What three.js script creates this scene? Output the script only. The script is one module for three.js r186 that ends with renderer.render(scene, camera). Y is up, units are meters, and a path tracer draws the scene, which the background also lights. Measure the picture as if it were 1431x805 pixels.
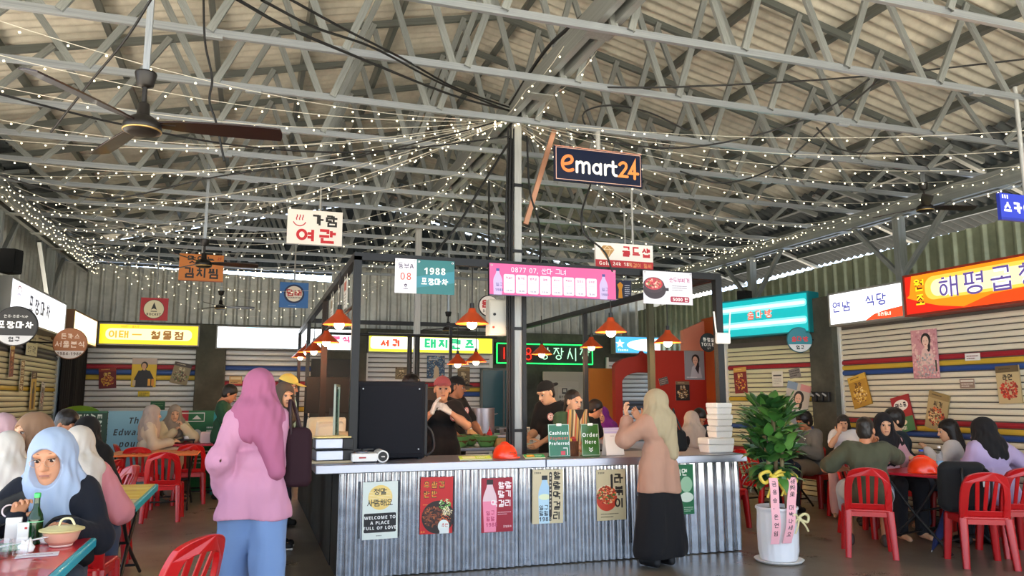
import * as THREE from 'three';
import { RoundedBoxGeometry } from 'three/addons/geometries/RoundedBoxGeometry.js';
import { mergeGeometries } from 'three/addons/utils/BufferGeometryUtils.js';
import { RectAreaLightUniformsLib } from 'three/addons/lights/RectAreaLightUniformsLib.js';
import { ImprovedNoise } from 'three/addons/math/ImprovedNoise.js';

// ---------------------------------------------------------------- camera, sky, daylight, exposure
const R = Math.PI / 180;
const scene = new THREE.Scene();
const camera = new THREE.PerspectiveCamera(41.06, 1431 / 805, 0.1, 200);
camera.position.set(0, 1.5, 0);
camera.rotation.order = 'YXZ';
camera.rotation.set(8.15 * R, -18.6 * R, 0);
const renderer = new THREE.WebGLRenderer({ antialias: true });
renderer.toneMapping = THREE.LinearToneMapping;
renderer.toneMappingExposure = 0.95;
renderer.shadowMap.enabled = true;
RectAreaLightUniformsLib.init();
scene.background = new THREE.Color(0.66, 0.80, 1.0);      // even bright haze sky
scene.backgroundIntensity = 3.4;
const sun = new THREE.DirectionalLight(0xfffaf3, 115);    // high sun in front of the open side: it lights the yard, which lights the roof
sun.position.set(-9, 26, 16);
sun.target.position.set(1, 0, 6);
sun.castShadow = true;
Object.assign(sun.shadow.camera, { left: -30, right: 30, top: 30, bottom: -30, near: 1, far: 80 });
sun.shadow.mapSize.set(2048, 2048);
scene.add(sun, sun.target);

// ---------------------------------------------------------------- helpers
let seed = 7;
const rnd = () => { seed = (seed + 0x6d2b79f5) | 0; let t = Math.imul(seed ^ (seed >>> 15), 1 | seed); t = (t + Math.imul(t ^ (t >>> 7), 61 | t)) ^ t; return ((t ^ (t >>> 14)) >>> 0) / 4294967296; };
const rr = (a, b) => a + (b - a) * rnd();
const V = (x, y, z) => new THREE.Vector3(x, y, z);
const perlin = new ImprovedNoise();
const nz = (x, y, z) => perlin.noise(x, y, z);
const names = {};
function numbered(n) { const k = (names[n] = (names[n] ?? -1) + 1); return k ? n + '_' + String(k).padStart(3, '0') : n; }
function tag(o, label, category, group) { if (label) o.userData.label = label; if (category) o.userData.category = category; if (group) o.userData.group = group; return o; }
function thing(name, label, category, pos = [0, 0, 0], turn = 0, group) {
  const o = new THREE.Group(); o.name = numbered(name); scene.add(o);
  o.position.set(...pos); o.rotation.y = turn * R;
  return tag(o, label, category, group);
}
function part(name, g, m, parent, label) {
  const o = new THREE.Mesh(g, m); o.name = name; parent.add(o);
  if (label) o.userData.label = label;
  return o;
}
function one(name, g, m, label, category, group, pos = [0, 0, 0], turn = 0) {
  const o = new THREE.Mesh(g, m); o.name = numbered(name); scene.add(o); o.position.set(...pos); o.rotation.y = turn * R;
  return tag(o, label, category, group);
}
function struct(name, g, m, pos = [0, 0, 0]) {
  const o = g ? new THREE.Mesh(g, m) : new THREE.Group(); o.name = names[name] === undefined ? (names[name] = 0, name) : numbered(name); scene.add(o); o.position.set(...pos);
  o.userData.kind = 'structure'; return o;
}
function dup(root, label, pos, turn, group) {
  const r = root.clone(); r.name = numbered(root.name.replace(/_\d{3}$/, '')); scene.add(r);
  if (pos) r.position.set(...pos);
  if (turn !== undefined) r.rotation.set(0, turn * R, 0);
  r.userData = { ...root.userData };
  if (label) r.userData.label = label;
  if (group) r.userData.group = group;
  return r;
}
// geometry
const mg = (a) => { const l = a.map((g) => { const q = g.index ? g.toNonIndexed() : g; for (const k of Object.keys(q.attributes)) if (!['position', 'normal', 'uv'].includes(k)) q.deleteAttribute(k); return q; }); return l.length === 1 ? l[0] : mergeGeometries(l); };
const T = (g, x = 0, y = 0, z = 0, rx = 0, ry = 0, rz = 0) => { if (rx) g.rotateX(rx * R); if (ry) g.rotateY(ry * R); if (rz) g.rotateZ(rz * R); return g.translate(x, y, z); };
const bx = (w, h, d, x = 0, y = 0, z = 0) => new THREE.BoxGeometry(w, h, d).translate(x, y, z);
const rb = (w, h, d, x = 0, y = 0, z = 0, r = 0.01, s = 2) => new RoundedBoxGeometry(w, h, d, s, Math.min(r, w / 2.01, h / 2.01, d / 2.01)).translate(x, y, z);
const cy = (r0, r1, h, x = 0, y = 0, z = 0, n = 20, open = false) => new THREE.CylinderGeometry(r0, r1, h, n, 1, open).translate(x, y, z);
const sp = (r, x = 0, y = 0, z = 0, n = 16) => new THREE.SphereGeometry(r, n, Math.max(6, n * 0.7 | 0)).translate(x, y, z);
const lathe = (p, n = 32) => new THREE.LatheGeometry(p.map(([a, b]) => new THREE.Vector2(a, b)), n);
const tube = (pts, r, seg = 24, rad = 6, closed = false) => new THREE.TubeGeometry(new THREE.CatmullRomCurve3(pts.map((p) => p.isVector3 ? p : V(...p)), closed), seg, r, rad, closed);
function along(g, a, b) {                                    // a geometry along +y, laid from a to b
  a = V(...a); b = V(...b);
  const m = new THREE.Matrix4(), q = new THREE.Quaternion(), d = b.clone().sub(a), up = d.clone().normalize();
  const x = Math.abs(up.z) > 0.95 ? V(1, 0, 0) : V(0, 0, 1).cross(up).normalize();
  const z = x.clone().cross(up).normalize(); x.copy(up).cross(z);
  m.makeBasis(x, up, z); q.setFromRotationMatrix(m);
  return g.applyQuaternion(q).translate((a.x + b.x) / 2, (a.y + b.y) / 2, (a.z + b.z) / 2);
}
const dist = (a, b) => Math.hypot(a[0] - b[0], a[1] - b[1], a[2] - b[2]);
const bar = (a, b, w, d = w) => along(new THREE.BoxGeometry(w, dist(a, b), d), a, b);
const rod = (a, b, r, n = 8) => along(new THREE.CylinderGeometry(r, r, dist(a, b), n), a, b);
const chan = (a, b, w, d, t = 0.004) => { const L = dist(a, b); return along(mg([bx(w, L, t, 0, 0, -d / 2), bx(t, L, d, -w / 2, 0, 0), bx(t, L, d, w / 2, 0, 0), bx(w * 0.22, L, t, -w * 0.39, 0, d / 2), bx(w * 0.22, L, t, w * 0.39, 0, d / 2)]), a, b); };  // lipped C section
function uvm(g, s = 1) {                                     // uv in metres from the dominant axis
  if (g.index) g = g.toNonIndexed();
  const p = g.attributes.position, n = g.attributes.normal, uv = new Float32Array(p.count * 2);
  for (let i = 0; i < p.count; i++) {
    const ax = Math.abs(n.getX(i)), ay = Math.abs(n.getY(i)), az = Math.abs(n.getZ(i));
    const [u, v] = ay >= ax && ay >= az ? [p.getX(i), p.getZ(i)] : ax >= az ? [p.getZ(i), p.getY(i)] : [p.getX(i), p.getY(i)];
    uv[i * 2] = u * s; uv[i * 2 + 1] = v * s;
  }
  return g.setAttribute('uv', new THREE.BufferAttribute(uv, 2));
}
function shapeFrom(pts) { const s = new THREE.Shape(); pts.forEach(([x, y], i) => i ? s.lineTo(x, y) : s.moveTo(x, y)); return s; }
const extrude = (shape, depth, bevel = 0, seg = 12) => new THREE.ExtrudeGeometry(shape, { depth, bevelEnabled: bevel > 0, bevelSize: bevel, bevelThickness: bevel, bevelSegments: 2, curveSegments: seg });
// wavy sheet in the xy plane facing +z: fold(u) gives the relief across x; used for corrugated iron
function sheet(w, h, prof, step, x0 = 0, y0 = 0, top = null) {
  const n = Math.max(2, Math.round(w / step)), pos = [], uv = [], idx = [];
  for (let i = 0; i <= n; i++) { const u = w * i / n, z = prof(x0 + u); const t = top ? top(u) : h; pos.push(u, 0, z, u, t, z); uv.push(x0 + u, y0, x0 + u, y0 + t); if (i) { const k = i * 2; idx.push(k - 2, k, k - 1, k, k + 1, k - 1); } }
  const g = new THREE.BufferGeometry(); g.setAttribute('position', new THREE.Float32BufferAttribute(pos, 3)); g.setAttribute('uv', new THREE.Float32BufferAttribute(uv, 2)); g.setIndex(idx); g.computeVertexNormals();
  return g;
}

// ---------------------------------------------------------------- textures
function canvasTex(w, h, draw, opt = {}) {
  const c = document.createElement('canvas'); c.width = w; c.height = h; const g = c.getContext('2d'); draw(g, w, h);
  const t = new THREE.CanvasTexture(c); t.colorSpace = opt.linear ? THREE.NoColorSpace : THREE.SRGBColorSpace; t.magFilter = THREE.LinearFilter;
  if (opt.rep) { t.wrapS = t.wrapT = THREE.RepeatWrapping; t.repeat.set(opt.rep, opt.rep); }
  return t;
}
function noiseTex(n, fn, opt = {}) {                          // fn(x, y) in 0..1 tiles gives [r, g, b] or a number, 0..1
  const d = new Uint8Array(n * n * 4);
  for (let y = 0; y < n; y++) for (let x = 0; x < n; x++) { let c = fn(x / n, y / n); if (typeof c === 'number') c = [c, c, c]; const o = (y * n + x) * 4; for (let k = 0; k < 3; k++) d[o + k] = Math.max(0, Math.min(255, c[k] * 255)); d[o + 3] = 255; }
  const t = new THREE.DataTexture(d, n, n); t.magFilter = THREE.LinearFilter; t.wrapS = t.wrapT = THREE.RepeatWrapping; t.colorSpace = opt.linear ? THREE.NoColorSpace : THREE.SRGBColorSpace;
  if (opt.rep) t.repeat.set(...[].concat(opt.rep, opt.rep).slice(0, 2)); t.needsUpdate = true; return t;
}
const tn = (x, y, f, s = 0) => {                              // tiling noise
  const b = (u, v) => nz(u * f, v * f, s * 7.3 + 0.5), wx = x, wy = y;
  return b(x, y) * (1 - wx) * (1 - wy) + b(x - 1, y) * wx * (1 - wy) + b(x, y - 1) * (1 - wx) * wy + b(x - 1, y - 1) * wx * wy;
};
const fbm = (x, y, f, s = 0) => tn(x, y, f, s) + 0.5 * tn(x, y, f * 2, s + 1) + 0.25 * tn(x, y, f * 4, s + 2);
const texConcrete = noiseTex(512, (x, y) => { const v = 0.62 + 0.16 * fbm(x, y, 5, 1) + 0.07 * fbm(x, y, 24, 2) + 0.05 * (rnd() - 0.5); return [v, v * 0.995, v * 0.945]; });
const texFloor = noiseTex(1024, (x, y) => { const v = 0.62 + 0.12 * fbm(x, y, 4, 3) + 0.06 * fbm(x, y, 17, 5) + 0.05 * (rnd() - 0.5), w = 0; return [v, v * 0.985, v * 0.955]; });
const texFloorRough = noiseTex(512, (x, y) => 0.48 + 0.12 * fbm(x, y, 7, 11) + 0.08 * rnd(), { linear: true });
const texGrain = noiseTex(256, (x, y) => 0.5 + 0.3 * fbm(x, y, 30, 4) + 0.2 * (rnd() - 0.5), { linear: true });
const texMetal = noiseTex(512, (x, y) => { const v = 0.80 + 0.10 * fbm(x, y, 9, 6) + 0.05 * fbm(x, y, 40, 7); return [v, v, v]; });
const texSheet = noiseTex(512, (x, y) => { const v = 0.80 + 0.11 * fbm(x, y * 0.999, 5, 13) + 0.07 * fbm(x, y, 22, 14) + 0.03 * (rnd() - 0.5); return [v, v * 0.99, v * 0.96]; });
const texBrush = noiseTex(256, (x, y) => 0.5 + 0.35 * tn(x, y * 0.02, 60, 3) + 0.2 * (rnd() - 0.5), { linear: true });
const texWood = noiseTex(256, (x, y) => { const v = 0.6 + 0.2 * tn(x, y * 0.12, 26, 2) + 0.12 * fbm(x, y, 6, 5); return [v, v * 0.83, v * 0.68]; });
const texWeave = noiseTex(128, (x, y) => 0.5 + 0.25 * Math.sin(x * Math.PI * 64) * Math.sin(y * Math.PI * 64) + 0.15 * (rnd() - 0.5), { linear: true });

// ---------------------------------------------------------------- materials
const std = (color, roughness = 0.6, metalness = 0, o = {}) => new THREE.MeshStandardMaterial({ color, roughness, metalness, ...o });
const phy = (color, roughness, metalness, o = {}) => new THREE.MeshPhysicalMaterial({ color, roughness, metalness, ...o });
const cache = {};
const plain = (color, rough = 0.6, metal = 0) => cache[color + '|' + rough + '|' + metal] ??= std(color, rough, metal);
const fabric = (color, rough = 0.95) => cache['f' + color] ??= phy(color, rough, 0, { sheen: 0.25, sheenColor: new THREE.Color(color).lerp(new THREE.Color(1, 1, 1), 0.4), sheenRoughness: 0.6 });
const rep = (t, s) => { const c = t.clone(); c.repeat.set(s, s); c.needsUpdate = true; return c; };
const M = {
  floor: std(0xb3a99b, 0.6, 0, { map: rep(texFloor, 0.23), roughnessMap: rep(texFloorRough, 0.4) }),
  yard: std(0xcbc9c4, 0.95, 0, { map: rep(texConcrete, 0.3) }),
  concrete: std(0x7c7e75, 0.9, 0, { map: rep(texConcrete, 0.6), bumpMap: rep(texGrain, 2), bumpScale: 0.002 }),
  counterSide: std(0x4b4a47, 0.85, 0, { map: rep(texConcrete, 0.9), bumpMap: rep(texGrain, 3), bumpScale: 0.003 }),
  roof: std(0xeeebe0, 0.42, 0.2, { map: rep(texSheet, 0.5) }),
  wallSheet: std(0xe4e6e2, 0.42, 0.35, { map: rep(texSheet, 0.5) }),
  wallSheetGreen: std(0xa9b093, 0.4, 0.3, { map: rep(texSheet, 0.5) }),
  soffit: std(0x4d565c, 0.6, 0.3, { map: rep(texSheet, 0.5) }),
  steel: std(0xc2c8cd, 0.36, 0.6, { map: rep(texMetal, 1.2) }),
  purlin: std(0x7c807a, 0.5, 0.35, { map: rep(texMetal, 1.2) }),
  girder: std(0xb0b4b0, 0.4, 0.5, { map: rep(texMetal, 1.2) }),
  pole: std(0xcfcfca, 0.45, 0.2, { map: rep(texMetal, 2) }),
  black: std(0x17181a, 0.5, 0.1), blackMatt: std(0x141414, 0.8), blackSteel: std(0x1d1e20, 0.42, 0.4, { map: rep(texMetal, 3) }),
  rawBrown: std(0x33271f, 0.7, 0.2, { map: rep(texMetal, 3) }),
  cable: std(0x0c0c0d, 0.55), wire: std(0xcfcabb, 0.6),
  galv: std(0xdde4ee, 0.24, 0.75, { map: rep(texMetal, 1.5), roughnessMap: rep(texFloorRough, 1.4) }),
  stainless: std(0x9fa4b2, 0.34, 0.9, { bumpMap: rep(texBrush, 2), bumpScale: 0.0004 }),
  chrome: std(0xd8d8d8, 0.16, 1),
  redPlastic: phy(0xb50f14, 0.32, 0, { clearcoat: 0.25, clearcoatRoughness: 0.25 }),
  white: std(0xf0eeea, 0.55), paper: std(0xf4f2ee, 0.85), cream: std(0xe8dfc4, 0.7),
  slat: std(0xd6d0bf, 0.45, 0.15), slatDim: std(0xd2d3d2, 0.45, 0.15),
  frameWhite: std(0xdcdcd6, 0.5, 0.2),
  orangeShade: phy(0xc2481f, 0.35, 0.1, { clearcoat: 0.4 }),
  glass: phy(0xffffff, 0.03, 0, { transmission: 1, thickness: 0, ior: 1.5 }),
  pet: phy(0xf2f8ff, 0.06, 0, { transmission: 1, thickness: 0, ior: 1.45 }),
};
// ---------------------------------------------------------------- Hangul, drawn stroke by stroke (no Hangul font is at hand)
const CHO = 'ㄱㄲㄴㄷㄸㄹㅁㅂㅃㅅㅆㅇㅈㅉㅊㅋㅌㅍㅎ', JUNG = 'ㅏㅐㅑㅒㅓㅔㅕㅖㅗㅘㅙㅚㅛㅜㅝㅞㅟㅠㅡㅢㅣ', JONG = ' ㄱㄲㄳㄴㄵㄶㄷㄹㄺㄻㄼㄽㄾㄿㅀㅁㅂㅄㅅㅆㅇㅈㅊㅋㅌㅍㅎ';
const JAMO = { ㄱ: '05 95 92', ㄴ: '00 09 99', ㄷ: '90 00 09 99', ㄹ: '00 90 94 04 09 99', ㅁ: '00 90 99 09 00', ㅂ: '00 09 99 90|05 95', ㅅ: '50 53 09|53 99', ㅇ: 'O', ㅈ: '01 91|51 53 09|53 99', ㅊ: '30 60|02 92|52 54 09|54 99', ㅋ: '00 90 99|05 95', ㅌ: '90 00 09 99|05 85', ㅍ: '00 90|09 99|20 29|70 79', ㅎ: '30 60|02 92|o' };
JAMO.ㄱ = '00 90 99';
const VOW = { ㅏ: 'V2|24 A4', ㅑ: 'V2|23 A3|26 A6', ㅓ: 'V8|04 84', ㅕ: 'V8|03 83|06 86', ㅣ: 'V5', ㅐ: 'V2|V9|24 94', ㅒ: 'V3|V8|33 83|36 86', ㅔ: 'V4|V9|04 44', ㅖ: 'V4|V9|03 43|06 46', ㅗ: 'H7|53 57', ㅛ: 'H7|33 37|63 67', ㅜ: 'H4|54 59', ㅠ: 'H4|34 39|64 69', ㅡ: 'H5' };
const MIX = { ㅘ: 'ㅗㅏ', ㅙ: 'ㅗㅐ', ㅚ: 'ㅗㅣ', ㅝ: 'ㅜㅓ', ㅞ: 'ㅜㅔ', ㅟ: 'ㅜㅣ', ㅢ: 'ㅡㅣ' }, TWIN = { ㄲ: 'ㄱㄱ', ㄸ: 'ㄷㄷ', ㅃ: 'ㅂㅂ', ㅆ: 'ㅅㅅ', ㅉ: 'ㅈㅈ', ㄳ: 'ㄱㅅ', ㄵ: 'ㄴㅈ', ㄶ: 'ㄴㅎ', ㄺ: 'ㄹㄱ', ㄻ: 'ㄹㅁ', ㄼ: 'ㄹㅂ', ㄽ: 'ㄹㅅ', ㄾ: 'ㄹㅌ', ㄿ: 'ㄹㅍ', ㅀ: 'ㄹㅎ', ㅄ: 'ㅂㅅ' };
function strokes(g, code, x, y, w, h) {
  for (const s of code.split('|')) {
    g.beginPath();
    if (s === 'O') g.ellipse(x + w / 2, y + h / 2, w * 0.47, h * 0.47, 0, 0, 7);
    else if (s === 'o') g.ellipse(x + w / 2, y + h * 0.7, w * 0.36, h * 0.3, 0, 0, 7);
    else if (s[0] === 'V') { const u = x + w * s[1] / 9; g.moveTo(u, y); g.lineTo(u, y + h); }
    else if (s[0] === 'H') { const v = y + h * s[1] / 9; g.moveTo(x, v); g.lineTo(x + w, v); }
    else s.split(' ').forEach((p, i) => { const u = x + w * parseInt(p[0], 16) / 9, v = y + h * p[1] / 9; i ? g.lineTo(u, v) : g.moveTo(u, v); });
    g.stroke();
  }
}
function jamo(g, c, x, y, w, h) { if (TWIN[c]) { jamo(g, TWIN[c][0], x, y, w * 0.44, h); jamo(g, TWIN[c][1], x + w * 0.56, y, w * 0.44, h); } else strokes(g, JAMO[c], x, y, w, h); }
function syllable(g, ch, x, y, s, hs = s) {
  const k = ch.charCodeAt(0) - 0xac00, c = CHO[k / 588 | 0], v = JUNG[(k % 588) / 28 | 0], f = JONG[k % 28], W = s, H = hs, e = g.lineWidth / 2;
  x += e; y += e; const w = W - 2 * e, h = H - 2 * e, fin = f !== ' ', top = fin ? h * 0.56 : h;
  if (MIX[v]) { jamo(g, c, x, y, w * 0.52, top * 0.5); strokes(g, VOW[MIX[v][0]], x - e * 0.3, y + top * 0.56, w * 0.64, top * 0.44); strokes(g, VOW[MIX[v][1]], x + w * 0.66, y, w * 0.34, top); }
  else if ('ㅗㅛㅜㅠㅡ'.includes(v)) { jamo(g, c, x + w * 0.14, y, w * 0.72, top * (v === 'ㅡ' ? 0.6 : 0.5)); strokes(g, VOW[v], x, y + top * 0.56, w, top * 0.44); }
  else { const nar = 'ㅐㅔㅒㅖㅏㅑ'.includes(v) ? 0.5 : 0.56; jamo(g, c, x, y + top * 0.06, w * nar, top * (fin ? 0.86 : 0.8)); strokes(g, VOW[v], x + w * (nar + 0.08), y, w * (0.92 - nar), top); }
  if (fin) jamo(g, f, x + w * 0.16, y + h * 0.66, w * 0.76, h * 0.34);
}
const isH = (ch) => ch >= '가' && ch <= '힣';
// one line of mixed text: Hangul by strokes, the rest by the sans font. x is left / centre / right by align
function text(g, str, x, y, size, color, o = {}) {
  const lw = o.lw ?? 0.13, gap = o.gap ?? 0.08, ls = size * gap, wx = o.wx ?? 0.94, font = `${o.weight ?? 'bold'} ${size * (o.lat ?? 1.12)}px ${o.font ?? 'sans-serif'}`;
  g.save(); g.font = font; g.textBaseline = 'alphabetic'; g.lineJoin = o.round ? 'round' : 'miter'; g.lineCap = o.round ? 'round' : 'butt';
  const wid = [...str].map((c) => isH(c) ? size * wx : c === ' ' ? size * 0.4 : g.measureText(c).width);
  const total = o.vert ? 0 : wid.reduce((a, b) => a + b + ls, -ls);
  let px = o.vert ? x : o.align === 'center' ? x - total / 2 : o.align === 'right' ? x - total : x, py = y;
  const pass = (stroke, width) => {
    let qx = px, qy = py; g.strokeStyle = g.fillStyle = stroke;
    [...str].forEach((c, i) => {
      if (isH(c)) { g.lineWidth = width ?? size * lw; syllable(g, c, qx, qy, size * wx, size); }
      else if (c !== ' ') { if (width) { g.lineWidth = width - size * lw; g.strokeText(c, qx, qy + size * 0.9); } g.fillText(c, qx, qy + size * 0.9); }
      if (o.vert) qy += c === ' ' ? size * 0.5 : size + ls; else qx += wid[i] + ls;
    });
  };
  if (o.outline) pass(o.outline, size * (lw + (o.ow ?? 0.12)));
  pass(color);
  g.restore();
  return total;
}
const fillRect = (g, c, x, y, w, h) => { g.fillStyle = c; g.fillRect(x, y, w, h); };
const disc = (g, c, x, y, r, ry = r) => { g.fillStyle = c; g.beginPath(); g.ellipse(x, y, r, ry, 0, 0, 7); g.fill(); };
const rrect = (g, c, x, y, w, h, r) => { g.fillStyle = c; g.beginPath(); g.roundRect(x, y, w, h, r); g.fill(); };
const poly = (g, c, pts) => { g.fillStyle = c; g.beginPath(); pts.forEach(([x, y], i) => i ? g.lineTo(x, y) : g.moveTo(x, y)); g.closePath(); g.fill(); };
// small lines of print that cannot be read in the photograph
function lines(g, c, x, y, w, n, dy, hh = 3) { g.fillStyle = c; for (let i = 0; i < n; i++) { let u = x; const end = x + w * (i === n - 1 ? 0.7 : 1); while (u < end) { const q = rr(4, 12); g.fillRect(u, y + i * dy, Math.min(q, end - u), hh); u += q + rr(2, 4); } } }
// a box whose +z face carries a print
function printed(w, h, d, tex, edge, o = {}) {
  const face = o.mat ?? new THREE.MeshStandardMaterial({ map: tex, roughness: o.rough ?? 0.5, metalness: 0 });
  const e = edge?.isMaterial ? edge : plain(edge ?? 0xdddddd, 0.6);
  const g = bx(w, h, d);
  return [g, [e, e, e, e, face, o.both ? face : e]];
}
// ---------------------------------------------------------------- the hall: ground, shop-front walls, corrugated walls
const BACK = -16.5, LEFT = -3.08, RIGHT = 8.05, RIDGE = [2.6, 6.05], SLOPE = 0.235;
const roofY = (x) => RIDGE[1] - Math.abs(x - RIDGE[0]) * SLOPE;
struct('floor', uvm(bx(30, 0.2, 24, 3, -0.1, -9.5)), M.floor);
struct('ground', uvm(bx(90, 0.2, 50, 3, -0.12, 27.5)), M.yard);
// saw-cut joints of the concrete floor would not show; a few dark expansion strips do
const rib = (p, w, h) => (u) => { const t = ((u % p) + p) % p; const e = 0.018; return t < w ? h * Math.min(1, t / e, (w - t) / e) : 0; };
const ribWall = rib(0.235, 0.09, 0.04);
function sheetWall(name, w, y0, y1, m, pos, turn, top) {        // corrugated wall of single sheets about a metre wide
  const g = struct(name, null, null, pos); g.rotation.y = turn * R;
  const n = Math.ceil(w / 0.94);
  for (let i = 0; i < n; i++) {
    const ww = Math.min(0.96, w - i * 0.94);
    const s = part('wall_sheet', sheet(ww, y1 - y0, ribWall, 0.0175, i * 0.94, 0, top && ((u) => top(i * 0.94 + u) - y0)), m, g);
    s.position.set(i * 0.94, y0, (i % 2) * 0.003 + rr(-0.004, 0.004));
  }
  for (const y of [y0 + 0.25, y1 - 0.35]) part('girt', bx(w, 0.08, 0.05, w / 2, y, -0.05), M.purlin, g);
  return g;
}
for (const k of ['wallSheet', 'wallSheetGreen', 'roof', 'soffit']) M[k].side = THREE.DoubleSide;
sheetWall('wall_back_upper', 15.6, 2.4, 4.12, M.wallSheet, [-4.2, 0, -17.45], 0, (x) => x < 5.8 ? 4.27 - 0.035 * x : 4.45);
sheetWall('wall_left_upper', 12.4, 2.3, 3.9, M.wallSheet, [-3.75, 0, -5.1], 90, (x) => 4.46 - x * 0.002);
sheetWall('wall_right_upper', 15.0, 2.3, 4.0, M.wallSheetGreen, [9.25, 0, -17.5], -90, (x) => x < 5 ? 3.7 : 3.7 + (x - 5) * 0.022);
// gable sheet above the strip of sky, under the roof
{ const g = struct('wall_gable', null, null, [-4.2, 4.3, -18.0]);
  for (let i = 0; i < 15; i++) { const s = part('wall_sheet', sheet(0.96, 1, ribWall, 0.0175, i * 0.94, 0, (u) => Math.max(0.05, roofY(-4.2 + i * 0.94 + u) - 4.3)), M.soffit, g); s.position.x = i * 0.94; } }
// masonry that carries the shutters
struct('wall_back', uvm(bx(14.6, 2.98, 0.3, 3.4, 1.49, BACK - 0.22)), M.concrete);
struct('wall_left', uvm(bx(0.14, 2.9, 6.4, LEFT - 0.11, 1.45, -13.6)), M.concrete);
struct('wall_right', uvm(bx(0.24, 2.95, 6.0, RIGHT + 0.15, 1.475, -6.2)), M.concrete);
struct('wall_right_corner', uvm(T(bx(0.3, 2.75, 2.35, 0, 1.375, 0), 8.06, 0, -10.15, 0, 15.5)), M.concrete);
struct('wall_alcove', uvm(bx(0.2, 2.9, 3.6, 10.5, 1.45, -14.6)), M.concrete);
// pillars of bare render between the shop fronts
const pillar = (n, w, h, x, z, turn = 0) => struct(n, uvm(T(rb(w, h, 0.22, 0, h / 2, 0, 0.015), x, 0, z, 0, turn)), M.concrete);
pillar('pillar_1', 0.55, 2.95, -0.78, BACK + 0.06);
pillar('pillar_2', 0.85, 2.95, 1.85, BACK + 0.06);
pillar('pillar_3', 0.5, 2.98, 8.02, -9.28, -90);
pillar('pillar_4', 0.3, 2.95, -3.2, BACK + 0.06);
struct('wall_left_shade', uvm(bx(0.3, 3.0, 0.35, LEFT + 0.05, 1.5, -10.2)), M.concrete);

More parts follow.
